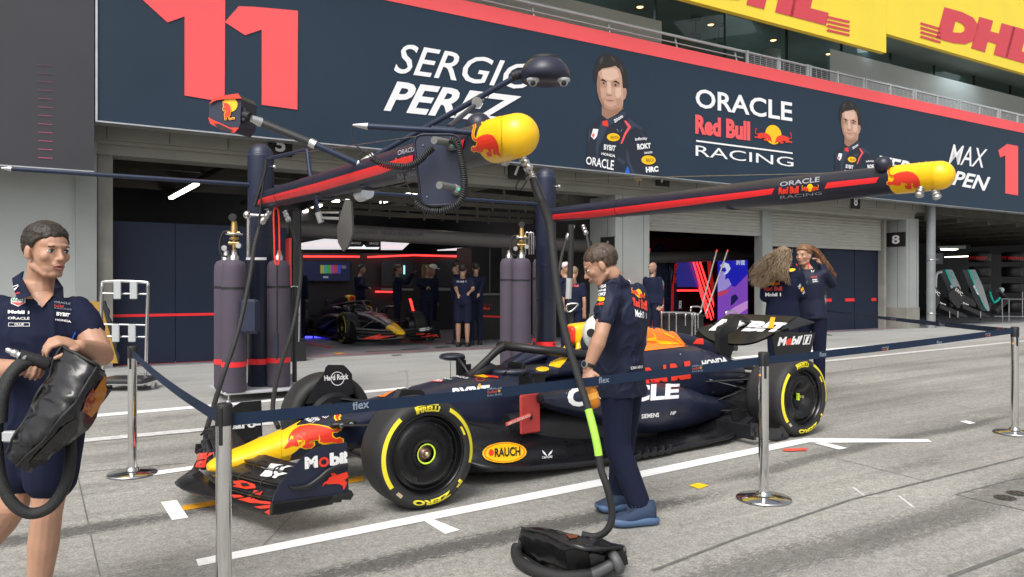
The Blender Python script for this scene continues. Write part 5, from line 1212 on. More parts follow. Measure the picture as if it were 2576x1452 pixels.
# post centres in building metres
PU1,PV1=2.565,9.92;PU2,PV2=6.95,10.05
RED_H=REDN
def gas_bottle(label,x,y,base=.14,top=1.76,r_=.140,reg=True):
    t=thing('gas_bottle',label,'gas bottle',Matrix.Translation((x,y,gz(x,y)+base)),'gas bottles in purple-grey sleeves around the gantry posts');h=top-base-gz(x,y)
    obj('bottle',MB().lathe([(.0,0),(r_*.9,0),(r_,.03),(r_,h-.14),(r_*.97,h-.07),(r_*.82,h-.02),(r_*.5,h),(0,h)],n=32),PURP,t)
    obj('red_band',MB().lathe([(r_+.003,.30),(r_+.003,.36)],n=32,cap=False),REDN,t)
    obj('strap',MB().lathe([(r_+.004,h-.34),(r_+.004,h-.315)],n=32,cap=False),BLK,t)
    nb=obj('valve',MB().lathe([(.055,h-.01),(.055,h+.05),(.04,h+.06),(.03,h+.12),(0,h+.12)],n=20),STL,t)
    return t,h
def post(name,label,u,v,top,band=.36):
    p=W(u,v,0);g=gz(p.x,p.y);t=thing(name,label,'post',Matrix.Translation((p.x,p.y,g+.10))@Matrix.Rotation(AN,4,'Z'));H=top-g-.10;r_=.157
    obj('column',MB().lathe([(0,0),(r_,0),(r_,H-.16)],n=40),POSTN,t)
    obj('dome_cap',MB().lathe([(r_+.002,H-.17),(r_+.002,H-.155)]+[(r_*math.cos(a),H-.155+r_*math.sin(a)) for a in [PI/2*i/8 for i in range(9)]],n=40),POSTN,t)
    obj('red_band',MB().lathe([(r_+.003,.30),(r_+.003,.37)],n=40,cap=False),REDN,t)
    mb=MB()
    for z in (1.0,1.55,1.85,2.05,2.25): mb.lathe([(r_+.001,z),(r_+.002,z+.004),(r_+.001,z+.008)],n=40,cap=False)
    obj('joint_line',mb,mat('navy_seam',(.006,.01,.025),.5),t)
    a=R(-75);mb=MB()
    for z in (.335,.22): mb.cyl((r_*.98*math.cos(a),r_*.98*math.sin(a),z),((r_+.012)*math.cos(a),(r_+.012)*math.sin(a),z),.018,n=14)
    obj('plug_hole',mb,BLK,t)
    a=R(-60);c=Vector((r_*math.cos(a),r_*math.sin(a),H-.30));d=Vector((math.cos(a),math.sin(a),0));obj('eye_bolt',MB().cyl(c,c+d*.07,.015).ball(c+d*.07,.025,8,6),CHR,t)
    obj('label_plate',MB().box(Vector((r_*math.cos(R(-80)),r_*math.sin(R(-80)),H-.75)),(.05,.02,.16)),WHT,t)
    return t,g
post1,g1=post('gantry_post','navy domed gantry post at the left, holding the boom with the traffic light panel',PU1,PV1,3.17)
post2,g2=post('gantry_post','navy domed gantry post at the right, holding the long unobstructed boom',PU2,PV2,3.24)
# base trolleys
PALE=mat('pale_aluminium_plate',(.50,.51,.53),.35,.25,.08,6)
def base(u,v,label,s=1):
    p=W(u,v,0);t=thing('bottle_trolley',label,'trolley',Matrix.Translation((p.x,p.y,gz(p.x,p.y)))@Matrix.Rotation(AN,4,'Z'))
    obj('base_plate',MB().box((0,0,.11),(1.06,.86,.035),bev=.012),PALE,t)
    for x,y in ((-.42,-.3),(.42,-.3),(.42,.3),(-.42,.3)):
        obj('corner_bracket',MB().poly([(x-.09,y-.02,.125),(x+.09,y-.02,.125),(x+.03 if x<0 else x+.06,y-.02,.20),(x-.06 if x<0 else x-.03,y-.02,.20)],(0,.05,0)),PALE,t)
        obj('levelling_foot',MB().cyl((x*1.08,y*1.05,.0),(x*1.08,y*1.05,.20),.011,n=10).lathe([(.04,.0),(.035,.02)],(x*1.08,y*1.05,0),n=14).lathe([(0,.2),(.035,.2),(.035,.215),(0,.215)],(x*1.08,y*1.05,0),n=14),STL,t)
    return t
base(PU1,PV1,'silver base plate on levelling feet under the left gantry post')
base(PU2,PV2,'silver base plate on levelling feet under the right gantry post')
def px_at(px,Z): return (px-CX)/F*Z
BT={}
for lb,px,Z in (('leftmost gas bottle at the left gantry post, half hidden',569,9.55),('large gas bottle in front, left of the left gantry post',589,9.25),('gas bottle on the right side of the left gantry post',701,9.7),
                ('leftmost gas bottle at the right gantry post',1281,11.95),('middle gas bottle at the right gantry post, left of the navy column',1312,11.7),('gas bottle mostly hidden behind the right gantry column',1362,12.75)):
    x=px_at(px,Z);top=CAMZ+(HY-655)/F*Z if px<1000 else CAMZ+(HY-650)/F*Z
    BT[px]=(*gas_bottle(lb,x,Z,.125,top),x,Z)
# regulators on the front bottles
def regulator(px,label):
    _,h,x,Z=BT[px];z0=gz(x,Z)+.125+h+.10
    t=thing('gas_regulator',label,'regulator',Matrix.Translation((x,Z,z0)))
    obj('brass_body',MB().cyl((0,0,0),(0,0,.32),.022,n=12).cyl((0,0,.22),(0,0,.36),.045,.03,16).cyl((-.06,0,.10),(.06,0,.10),.025,n=12).cyl((-.07,0,.22),(.07,0,.22),.02,n=10).lathe([(.05,.14),(.055,.15),(.055,.17),(.03,.18)],n=18),BRASS,t)
    obj('chrome_ring',MB().lathe([(.04,.19),(.10,.195),(.105,.205),(.10,.215),(.04,.22)],n=28),CHR,t)
    for a in (-.09,.075): obj('gauge',MB().cyl((a,-.05,.04 if a<0 else .07),(a,-.08,.04 if a<0 else .07),.032,n=18),STL,t)
    obj('gauge',MB().cyl((.0,-.02,.40),(.0,-.06,.40),.045,n=20),BLK,t)
    obj('hose_loop',MB().tube([(-.05,0,.24),(-.13,0,.22),(-.17,0,.08),(-.15,0,-.03),(-.08,0,-.06)],.014,8,sub=5),HOSE,t)
    return t
regulator(589,'brass gas regulator with gauges on the front bottle at the left post');regulator(1312,'brass gas regulator with gauges on the middle bottle at the right post')
# chrome uprights by the posts
for (px,Z,lb,ytop,ybot) in ((627,9.35,'slim chrome upright with a cross bar clamped to the left gantry post',541,720),(1336,11.9,'chrome bent tube frame beside the right gantry regulators',586,640)):
    x=px_at(px,Z);t=thing('chrome_upright',lb,'bracket',Matrix())
    if px<1000:
        obj('upright',MB().cyl(atZ(625,ytop,Z),atZ(625,652,Z),.022,n=12),CHR,t,world=True);obj('cross_bar',MB().cyl(atZ(622,541,Z),atZ(668,543,Z),.02,n=12),STL,t,world=True);obj('clamp',MB().ball(atZ(622,541,Z),.05,12,8),STL,t,world=True)
        obj('cross_bar',MB().box(atZ(645,651,Z-.05),(.24,.02,.03)),ALU,t,world=True)
    else:
        for k in range(2): obj('bent_tube',MB().tube([atZ(1322+k*9,640,Z),atZ(1322+k*9,590,Z),atZ(1330+k*9,586,Z),atZ(1337+k*5,592,Z),atZ(1337+k*5,640,Z)],.01,8,sub=4),CHR,t,world=True)
# control box hanging on the left post
t=thing('control_box','small rounded navy box hanging on the front of the left post','box',Matrix.Translation(atZ(628,796,9.15)));obj('case',MB().box((0,0,0),(.22,.12,.40),bev=.03),POSTN,t);obj('cable',MB().tube([(-.05,0,.2),(-.04,0,.4),(-.03,0,.5)],.007,6,sub=3),BLK,t)
# red/navy slim rod with frame right of post 1
t=thing('level_gauge_rod','slim dark rod topped by a red slotted handle, right of the left post','rod',Matrix())
obj('rod',MB().cyl(atZ(697,665,9.1),atZ(697,905,9.1),.012,n=8),BLK,t,world=True);obj('red_handle',MB().tube([atZ(689,530,9.1),atZ(700,530,9.1),atZ(703,600,9.1),atZ(702,660,9.1),atZ(692,660,9.1),atZ(690,600,9.1)],.011,8,closed=True,sub=3),REDP,t,world=True);obj('cylinder',MB().cyl(atZ(697,840,9.1),atZ(697,895,9.1),.022,n=10),POSTN,t,world=True)
# upright dark gun stand to the right
t=thing('dark_floor_stand','thin dark upright standing on the apron right of the left gas bottles','stand',Matrix())
b=G(741,985);a=Vector((b.x,b.y,b.z+1.35));obj('rod',MB().cyl(b,a,.03,n=12),mat('dark_grey_metal',(.05,.05,.052),.45,.3),t,world=True);obj('foot',MB().box(b+Vector((0,0,.03)),(.2,.2,.06),bev=.01),BLK,t,world=True)
t=thing('wheeled_box','black boxy unit on wheels at the garage threshold behind the left post','box',Matrix());vpoly(t,'box',[(728,860),(768,862),(772,915),(728,918)],13.6,BLK,.4);obj('handle',MB().tube([onv(728,722,13.6),onv(748,722,13.6),onv(754,730,13.6),onv(752,860,13.6)],.018,8,sub=2),STL,t,world=True)
# ---------------------------------------------------------------- booms
def boom(label,a,b,r0,r1,nose_len,rm=.14):
    a=Vector(a);b=Vector(b);t=thing('gantry_boom',label,'boom',Matrix.Translation(a));d=(b-a);L=d.length;d.normalize()
    pr=[(0.0,-.10),(r0*.6,-.09),(r0*.95,-.03),(r0,.02)]
    for i in range(1,17):
        f=i/16;q_=r0+(rm-r0)*min(1,f/.72)**1.1;q_=q_ if f<.8 else rm+(r1-rm)*((f-.8)/.2);pr.append((q_,.02+(L-nose_len-.02)*f))
    obj('tube',MB().lathe(pr,(0,0,0),d,40),NV2,t)
    k=L-nose_len;rt=r1*.95;h0=nose_len-rt;cap=[(r1+.0015-(r1-rt)*(q/6)**2,k-.001+h0*q/6) for q in range(7)]+[(max(.001,(rt+.0015)*math.cos(PI/2*q/12)),k-.001+h0+rt*math.sin(PI/2*q/12)) for q in range(1,13)]
    obj('yellow_nose',MB().lathe(cap,(0,0,0),d,40),YEL,t)
    return t,d,L
NV2=mat('boom_navy',(.014,.016,.034),.38,0,.08,3)
def tipat(px,py,Z): return atZ(px,py,Z)
B1a=W(PU1,PV1-.05,0);B1a.z=2.46
B1b=tipat(1330,334,4.14)
bm1,d1,L1=boom('thick navy boom with red stripe running from the left post to a bulbous yellow nose',B1a,B1b,.108,.124,.36,.124)
B2a=W(PU2,PV2-.05,0);B2a.z=2.50
B2b=tipat(2398,438,6.38)
bm2,d2,L2=boom('long navy boom with red stripes reaching from the right post over the car',B2a,B2b,.106,.124,.50,.142)
bpy.context.view_layer.update()
t1=bvh_of(list(bm1.children));t2=bvh_of(list(bm2.children))
def bp(par,n,P,tb,m,off=.003,maxe=.6):
    mb=pts_px(P,tb,.004,maxe=maxe,LL=.045)
    if mb.v: obj(n,mb,m,par,world=True)
bp(bm1,'red_stripe',[(638,510),(640,517),(800,483),(960,437),(1040,405),(1040,390),(960,413),(800,460),(660,498)],t1,REDN)
bp(bm1,'red_stripe',[(1108,375),(1170,350),(1164,378),(1106,398)],t1,REDN)
bp(bm1,'yellow_field',[(1205,300),(1262,290),(1262,395),(1225,385),(1235,350)],t1,YEL)
bull_logo(bm1,[(1188,312),(1262,312),(1262,395),(1188,395)],t1,flip=True)
txt(bm1,'ORACLE',[(1002,380),(1048,368),(1046,380),(1002,392)],t1,GRYL,.01);txt(bm1,'Red Bull',[(995,398),(1034,392),(1034,410),(995,416)],t1,REDP,.05);txt(bm1,'RACING',[(1000,438),(1048,430),(1048,440),(1002,450)],t1,GRYL,0)
bp(bm2,'red_stripe',[(1390,545),(1391,553),(1500,546),(1700,521),(1942,489),(1949,474),(1700,504),(1500,529),(1391,540)],t2,REDN)
bp(bm2,'red_stripe',[(2074,475),(2204,460),(2212,446),(2082,460)],t2,REDN)
bp(bm2,'yellow_field',[(2310,408),(2345,400),(2345,474),(2318,470),(2312,440)],t2,YEL)
bull_logo(bm2,[(2233,411),(2322,411),(2322,477),(2233,477)],t2,flip=True)
txt(bm2,'ORACLE',[(1963,459),(2063,445),(2062,458),(1962,470)],t2,GRYL,.02);txt(bm2,'Red Bull',[(1960,472),(2010,468),(2010,486),(1959,489)],t2,REDP,.06)
bull_logo(bm2,[(2017,467),(2036,466),(2036,481),(2017,482)],t2,flip=True);bull_logo(bm2,[(2041,466),(2060,465),(2060,480),(2041,481)],t2);obj('sun_disc',decal(circ2d(16),[(2030,463),(2046,462),(2046,482),(2030,483)],t2,.3,.0025),YEL,bm2,world=True)
txt(bm2,'RACING',[(1963,493),(2068,482),(2068,489),(1964,501)],t2,GRYL,0)
txt(bm1,'REDBULLRACING.COM',[(690,495),(770,477),(770,481),(690,500)],t1,mat('dark_red_print',(.35,.01,.015)),0);txt(bm2,'REDBULLRACING.COM',[(1427,540),(1520,532),(1520,536),(1427,544)],t2,MATS['dark_red_print'],0)
for par,P in ((bm2,[(1650,540),(1680,543)]),(bm2,[(1945,500),(1985,505)])):
    Z=P[0];
def bcoord(a,b,f): return Vector(a).lerp(Vector(b),f)
for par,a,b,fs,r_ in ((bm1,B1a,B1b,(.18,.42,.62),.118),(bm2,B2a,B2b,(.3,.62),.126)):
    dd=(b-a).normalized()
    for f in fs:
        c=bcoord(a,b,f);obj('tube_joint',MB().lathe([(r_*.985+.002,-.006),(r_+.004,0),(r_*.985+.002,.006)],c,dd,40,cap=False),CARB,par,world=True)
    for f in fs[1:]:
        c=bcoord(a,b,f)+Vector((0,0,-r_*.96));obj('hose_guide',MB().ball(c,(.10,.045,.03)),NV2,par,world=True)
obj('dome',MB().ball(tipat(2222,415,6.85)+Vector((0,.0,0)),.075),NV2,bm2,world=True);obj('dome',MB().ball(tipat(1205,318,4.95),.085),NV2,bm1,world=True)
# couplings under the noses and at the posts
def coupling(par,P,Z,r_=.022):
    Q=[atZ(x,y,Z) for x,y in P];mb=MB();a,b=Q[0],Q[-1];d=(b-a);L=d.length
    mb.lathe([(r_*.6,0),(r_,.005),(r_,L*.2),(r_*.7,L*.25),(r_*1.1,L*.3),(r_*1.1,L*.5),(r_*.7,L*.55),(r_*1.2,L*.6),(r_*1.2,L*.85),(r_*.6,L)],a,d,16);obj('coupling',mb,STL,par,world=True)
coupling(bm1,[(1278,378),(1268,417)],4.6,.024);coupling(bm1,[(1312,395),(1335,432)],4.55,.024);coupling(bm1,[(1335,432),(1343,455)],4.5,.018)
coupling(bm2,[(2318,470),(2310,497)],6.55,.03);coupling(bm2,[(2350,476),(2359,502)],6.5,.03)
coupling(bm1,[(680,530),(655,565)],9.3,.03);coupling(bm1,[(715,530),(728,560)],9.3,.03)
coupling(bm2,[(1443,566),(1425,604)],10.9,.03);coupling(bm2,[(1466,566),(1476,592)],10.9,.03)
# guy wires, cross bars
def wire(name,label,cat,P,r_,m,n=6,sub=0,**k): 
    o=obj(name,MB().tube(P,r_,n,sub=sub),m,**k);lab(o,label,cat);return o
wire('stay_wire','thin steel stay wire from the left post to its boom','wire',[atZ(668,397,9.7),atZ(1225,318,5.0)],.004,STL)
wire('stay_wire','thin steel stay wire from the right post to its boom','wire',[atZ(1392,452,12.1),atZ(2090,436,7.4)],.005,STL)
SLB=mat('slate_blue_tube',(.02,.03,.065),.35,.2)
t=thing('tie_bar','long slate blue tie bar from the left edge to the left post','bar',Matrix());a=atZ(28,425,8.6);b=atZ(645,466,9.7);obj('bar',MB().cyl(a,b,.026,n=14),SLB,t,world=True);obj('end_cone',MB().cyl(atZ(3,423,8.55),a,.006,.03,14),ALU,t,world=True)
t=thing('tie_bar','slate blue tie bar between the two gantry posts','bar',Matrix());a=atZ(688,470,9.75);b=atZ(1350,513,11.95);obj('bar',MB().cyl(a,b,.026,n=14),SLB,t,world=True)
# ---------------------------------------------------------------- things carried by boom 1
def boomZ(px):
    f=0;best=None
    for i in range(101):
        p=B1a.lerp(B1b,i/100);x=CX+F*p.x/p.y
        if best is None or abs(x-px)<best[0]: best=(abs(x-px),p.y)
    return best[1]
Zc=boomZ(930)
t=thing('camera_dome','dark dome lamp with two small glass cameras at the end of the raised arm','camera',Matrix.Translation(atZ(1371,206,5.7)))
rd=.182;obj('shell',MB().lathe([(0,.0),(rd*.9,.0),(rd,.03),(rd*.97,.07),(rd*.85,.115),(rd*.66,.15),(rd*.6,.155)],n=40),NV2,t);obj('cap',MB().lathe([(rd*.6,.155),(rd*.6,.168),(rd*.5,.178),(0,.18)],n=40),BLK,t)
for x in (-.09,.13): obj('camera_bubble',MB().lathe([(.045,0),(.045,-.02)]+[(.034*math.cos(q),-.02-.034*math.sin(q)) for q in [PI/2*i/6 for i in range(7)]],(x,-.08,0),n=20),mat('pale_camera',(.55,.55,.57),.15),t);obj('lens',MB().ball((x,-.10,-.035),.02,10,8),BLK,t)
obj('joint',MB().ball((-.2,0,.05),.035).cyl((-.24,0,.04),(-.16,0,.06),.03),BLK,t)
obj('arm',MB().cyl(atZ(935,398,Zc),atZ(1310,187,5.75),.022,n=14),SLB,t,world=True);obj('arm_sleeve',MB().cyl(atZ(1190,257,5.95),atZ(1212,243,5.93),.03,n=14),ALU,t,world=True);obj('arm_sleeve',MB().cyl(atZ(912,412,Zc),atZ(942,393,Zc),.036,n=14),ALU,t,world=True)
obj('brace',MB().cyl(atZ(1128,320,5.2),atZ(1198,262,5.9),.018,n=12),SLB,t,world=True);obj('pivot',MB().cyl(atZ(1200,258,5.82),atZ(1200,258,5.9),.04,n=20),STL,t,world=True)
t=thing('cable_coil','small coil of thin black cable at the root of the raised arm','cable',Matrix())
for k in range(3): obj('cable_loop',MB().tube([atZ(x,y,Zc-.1) for x,y in ((905,408-k),(903+k*3,392),(915,382-k*2),(930,384),(938+k*2,400))],.006,6,sub=5),BLK,t,world=True)
t=thing('marker_box','hanging navy and red wedge-shaped box with a bull emblem on an arm','lamp',Matrix())
Zb=6.1
F_=[(527,262),(542,245),(600,238),(607,250),(604,315),(590,333),(560,325),(530,310),(525,296)]
front=[atZ(x,y,Zb) for x,y in F_];back=[p+Vector((.05,.22,.0)) for p in front]
obj('housing',MB().loft([front,back],sm=False),POSTN,t,world=True)
obj('red_cap',MB().poly([atZ(x,y,Zb-.01) for x,y in ((527,262),(542,244),(600,236),(608,249),(575,249),(545,253))],(0,-.01,0)),REDP,t,world=True)
obj('red_cap',MB().poly([atZ(x,y,Zb-.01) for x,y in ((525,296),(532,300),(580,322),(602,322),(590,335),(560,327),(530,312))],(0,-.01,0)),REDP,t,world=True)
obj('opening',MB().poly([atZ(x,y,Zb-.022) for x,y in ((538,311),(552,312),(588,329),(575,331),(548,321))],(0,-.004,0)),BLK,t,world=True)
tb=bvh_of([t.children[0]]);obj('sun_disc',decal(circ2d(20),[(561,245),(598,245),(598,282),(561,282)],tb,0,.004,9),YEL,t,world=True)
def vert_bull(par,q,tb):
    P=[(y*.95,1-x) for x,y in BULL];o=decal(poly2d(offset2d(P,.04)),q,tb,0,.006,9);r=decal(poly2d(P),q,tb,0,.008,9)
    if o.v:obj('emblem_outline',o,YEL,par,world=True)
    if r.v:obj('bull_emblem',r,REDP,par,world=True)
vert_bull(t,[(561,256),(592,256),(592,302),(561,302)],tb)
obj('arm',MB().cyl(atZ(790,363,(Zb+Zc)/2),atZ(918,420,Zc-.05),.026,n=14),SLB,t,world=True);obj('carbon_arm',MB().cyl(atZ(650,306,Zb+.05),atZ(790,363,(Zb+Zc)/2),.03,n=14),mat('satin_black_tube',(.05,.05,.055),.2,.3),t,world=True)
for a_,b_,r1_,r2_ in ((atZ(632,298,Zb),atZ(656,308,Zb+.05),.026,.038),(atZ(780,358,(Zb+Zc)/2),atZ(795,366,(Zb+Zc)/2),.036,.036),(atZ(905,412,Zc-.05),atZ(935,428,Zc-.1),.04,.03)): obj('arm_sleeve',MB().cyl(a_,b_,r1_,r2_,14),ALU,t,world=True)
obj('swivel',MB().cyl(atZ(605,288,Zb+.05),atZ(628,294,Zb+.03),.035,n=12).box(atZ(612,282,Zb+.05),(.06,.05,.06)).ball(atZ(614,303,Zb+.03),.025),BLK,t,world=True)
# traffic light panel on cross bar
Zt=4.35
t=thing('cross_bar','navy cross bar with a silver cone end fixed to the yellow nose','bar',Matrix());obj('bar',MB().cyl(atZ(924,318,4.4),atZ(1262,338,4.5),.0165,n=14),SLB,t,world=True);obj('end_cone',MB().cyl(atZ(888,315,4.4),atZ(926,318,4.4),.006,.021,16),ALU,t,world=True);obj('saddle',MB().cyl(atZ(1085,327,4.43),atZ(1145,331,4.45),.023,n=14),SLB,t,world=True)
t=thing('signal_board','navy rounded panel with two grey grips and coiled cable hanging from the cross bar','panel',Matrix())
PN=[]
def rr(P,r_,n=5):
    O=[];m=len(P)
    for i in range(m):
        p=Vector(P[i]);a=(Vector(P[i-1])-p).normalized();b=(Vector(P[(i+1)%m])-p).normalized()
        for k in range(n+1):
            s_=k/n;q0=p+a*r_;q1=p+b*r_;O.append(tuple((q0*(1-s_)+p*s_)*(1-s_)+(p*(1-s_)+q1*s_)*s_))
    return O
P=rr([(1040,338),(1158,338),(1172,512),(1060,518)],28)
obj('panel_body',MB().poly([atZ(x,y,Zt+.03) for x,y in P],(0,.07,0)),POSTN,t,world=True);obj('panel_edge',MB().tube([atZ(x,y,Zt+.028) for x,y in P],.006,6,closed=True),NV2,t,world=True)
GG=mat('grey_plastic',(.16,.165,.165),.5)
for x,y in ((1092,355),(1105,468)):
    obj('grip',MB().cyl(atZ(x,y-2,Zt-.14),atZ(x+38,y+5,Zt-.0),.021,.02,16).cyl(atZ(x+38,y+5,Zt-.02),atZ(x+42,y+16,Zt+.04),.024,n=12).box(atZ(x+46,y+12,Zt),(.05,.05,.05),bev=.01),GG,t,world=True)
    obj('status_lamp',MB().cyl(atZ(x+49,y+8,Zt-.045),atZ(x+49,y+8,Zt-.02),.008,n=12),mat('green_lamp',(.05,.4,.25),.4,emit=(.05,.5,.3),es=.6),t,world=True)
mb=MB()
for x,y in ((1064,365),(1074,495)): mb.cyl(atZ(x,y,Zt+.02),atZ(x,y,Zt+.03),.004,n=8)
obj('screw',mb,STL,t,world=True)
def coil(par,P,Z,r_=.016,pitch=.012,th=.0055):
    Q,_=smooth([atZ(x,y,Z) for x,y in P],[1]*len(P),30);pts=[];acc=0
    for i in range(1,len(Q)):
        d=Q[i]-Q[i-1];L=d.length
        if L<1e-6: continue
        t_=d.normalized();a=t_.cross(Vector((0,1,0))).normalized();b=Vector((0,1,0));n=max(1,int(L/pitch*8))
        for k in range(n):
            acc+=L/n/pitch*2*PI;c=Q[i-1]+d*(k/n);pts.append(c+a*r_*math.cos(acc)+b*r_*math.sin(acc))
    obj('coiled_cable',MB().tube(pts,th,5),mat('coil_rubber',(.02,.021,.023),.5),par,world=True)
coil(t,[(935,397),(960,412),(1010,420),(1045,412),(1075,385),(1090,370)],4.3)
coil(t,[(1130,352),(1150,362),(1160,400),(1168,450),(1165,490),(1150,515),(1110,532),(1070,528),(1045,510)],4.28)
obj('thin_cable',MB().tube([atZ(x,y,4.35) for x,y in ((888,316),(884,340),(895,365),(915,380),(935,398))],.004,6,sub=5),BLK,t,world=True)
obj('thin_cable',MB().tube([atZ(x,y,4.35) for x,y in ((1045,425),(1022,430),(1018,450),(1030,475),(1045,505))],.004,6,sub=5),BLK,t,world=True)
# bent blue bar with the grey leaf-shaped disc
t=thing('disc_arm','bent navy bar hanging from the left post with a grey leaf-shaped disc','arm',Matrix());Z=8.4
obj('bar',MB().tube([atZ(672,400,9.0),atZ(770,378,8.5),atZ(774,380,8.45)],.022,10).tube([atZ(773,378,8.45),atZ(779,430,8.4),atZ(803,545,8.3)],.024,10),SLB,t,world=True)
obj('bracket',MB().cyl(atZ(800,535,8.3),atZ(808,560,8.3),.035,n=12).cyl(atZ(806,548,8.3),atZ(858,550,8.2),.016,n=8).cyl(atZ(806,535,8.3),atZ(858,535,8.2),.010,n=8),STL,t,world=True)
obj('lamp_back',MB().box(atZ(862,548,8.2),(.07,.08,.14),bev=.015),BLK,t,world=True)
dp_=[(868,503),(882,505),(885,545),(886,590),(874,622),(862,632),(850,610),(847,575),(862,520)]
obj('leaf_disc',MB().poly([atZ(x,y,8.12) for x,y in dp_],(0.01,.04,0)),mat('taupe_grey',(.10,.095,.088),.6),t,world=True)
t=thing('diagonal_strut','thin black folding strut running down the front of the left post','strut',Matrix());obj('strut',MB().tube([atZ(670,402,9.2),atZ(668,430,9.2),atZ(640,520,9.2)],.02,8),BLK,t,world=True);obj('strut',MB().cyl(atZ(666,430,9.2),atZ(650,570,9.2),.014,n=8),BLK,t,world=True)
obj('tube_clamp',MB().box(atZ(800,466,boomZ(800)-.12),(.03,.02,.12)),WHT,bm1,world=True)
# small motor hanging under boom 1
t=thing('winch_motor','small silver motor hanging under the middle of the left boom','motor',Matrix());obj('motor_body',MB().cyl(atZ(905,490,6.9),atZ(925,482,6.8),.065,n=20).box(atZ(915,468,6.85),(.12,.1,.06)),ALU,t,world=True)
# ---------------------------------------------------------------- hoses
def hose(label,P,r_,m=HOSE,sub=8,name='hose'):
    o=obj(name,MB().tube([Vector(p) for p in P],r_,10,sub=sub),m);lab(o,label,'hose');return o
def hz(*P): return [atZ(x,y,Z) for x,y,Z in P]
hose('black hose sagging from the left boom root down past the purple bottles to the floor',hz((655,565,9.3),(640,620,9.1),(628,700,8.9),(600,830,8.6),(560,950,8.2),(535,1030,7.6),(520,1080,7.2)),.025)
hose('black hose looping from the left boom root down in front of the dark garage',hz((728,560,9.3),(742,600,9.2),(758,650,9.2),(752,740,9.1),(735,830,8.9),(700,940,8.2),(686,1030,7.6),(700,1075,7.1)),.023)
th_=thing('refuelling_hose','long black fabric-covered hose hanging from the yellow nose with a lime green section','hose',Matrix())
HP=hz((1342,452,4.5),(1360,500,4.48),(1382,560,4.45),(1392,640,4.4),(1404,740,4.35),(1425,850,4.3),(1455,950,4.25),(1480,1030,4.2),(1500,1110,4.15),(1512,1180,4.12),(1528,1230,4.1),(1540,1290,4.1),(1530,1330,4.1),(1500,1350,4.12),(1465,1345,4.15))
HQ,HR_=smooth([Vector(p) for p in HP],[.020,.026,.025,.022,.021,.0205,.020,.020,.020,.0195,.019,.019,.019,.019,.019],8)
i0=7*8;i1=9*8-4
obj('hose_body',MB().tube(HQ[:i0+1],HR_[:i0+1],14),HOSE,th_,world=True);obj('hose_body',MB().tube(HQ[i1:],HR_[i1:],14),HOSE,th_,world=True)
obj('lime_grip',MB().tube(HQ[i0:i1+1],[.021]*(i1-i0+1),14),mat('lime_grip_tape',(.36,.72,.07),.6,0,.12,40,.3,60),th_,world=True)
obj('sheath',MB().tube(hz((1340,448,4.5),(1350,475,4.49),(1362,505,4.48)),[.022,.028,.028],14),mat('heat_shrink',(.02,.02,.022),.35),th_,world=True)
obj('thin_cable',MB().tube(hz((1330,440,4.5),(1305,455,4.5),(1298,475,4.5),(1310,478,4.5),(1325,455,4.5)),.004,6,sub=4),BLK,th_,world=True)
# hose gun standing by the second post (grey grip, chrome handle)
t=thing('hanging_hose_gun','hanging hose lance with grey ribbed grip and chrome triangular handle','hose gun',Matrix());Z=7.3
obj('hose_body',MB().tube(hz((1436,565,Z),(1437,600,Z),(1434,700,Z)),.028,10),HOSE,t,world=True);obj('grip',MB().cyl(atZ(1432,700,Z),atZ(1430,752,Z),.028,n=16),mat('pale_grey_grip',(.42,.43,.42),.5,0,.1,40),t,world=True);obj('lower_tube',MB().cyl(atZ(1430,752,Z),atZ(1444,850,Z),.022,.03,12),HOSE,t,world=True)
obj('handle',MB().tube(hz((1425,776,Z-.05),(1428,766,Z-.05),(1452,764,Z-.05),(1450,772,Z-.05),(1434,785,Z-.05),(1426,782,Z-.05)),.009,8,closed=True,sub=3),CHR,t,world=True)
hose('thin black hose from the right boom root curving down beside the lance',hz((1425,604,10.8),(1412,650,10.6),(1405,720,10.4),(1420,800,10)),.022)
hose('thin black hose from the right boom root falling to the right of the lance',hz((1476,592,10.8),(1484,640,10.6),(1492,700,10.4)),.022)
# ---------------------------------------------------------------- barrier posts and belts
def stanchion(label,x,y,h=.97,r_=.0325):
    t=thing('barrier_post',label,'barrier post',Matrix.Translation((x,y,gz(x,y))),'chrome belt barrier posts')
    obj('pole',MB().cyl((0,0,.03),(0,0,h-.09),r_,n=32),CHR,t);obj('belt_head',MB().lathe([(r_+.002,h-.09),(r_+.003,h-.005),(r_,h),(r_*.7,h+.004),(0,h+.004)],n=32),BLK,t)
    obj('belt_head_window',MB().box((0,-r_-.003,h-.09),(.016,.008,.16),bev=.003),CARB,t)
    obj('lock_button',MB().ball((-r_*.9,-r_*.5,h-.15),.008,8,6),mat('amber_button',(.9,.35,.02),.4),t) if r_>0 and 'wheel' in label or 'right edge' in label else 0
    obj('base_disc',MB().lathe([(0,.0),(.178,.0),(.18,.006),(.17,.016),(.06,.028),(.045,.03),(.045,.05),(r_,.055)],n=48),mat('chrome_base',(.5,.5,.5),.12,1),t)
    return t
SA=(atZ(563,1000,3.33).x,3.33);sB=G(333,1193);sC=G(1921,1256);sD=G(2553,1090);sE=atZ(2075,800,20.6)
stanchion('chrome barrier post nearest the camera, cut off by the bottom edge, left of the nose',*SA)
stanchion('chrome barrier post between the left man and the yellow car nose',sB.x,sB.y)
stanchion('chrome barrier post in front of the rear wheel',sC.x,sC.y);stanchion('chrome barrier post at the right edge of the picture',sD.x,sD.y)
for q_,zz in ((sC,.80),(sD,.83)): pass
stanchion('distant slim barrier post in front of the navy partition by the women',sE.x,sE.y,1.15)
BELT=mat('navy_belt',(.011,.024,.055),.75,0,.08,60,.15,300,spec=.25)
BLO=mat('belt_lettering',(.22,.27,.34),.6)
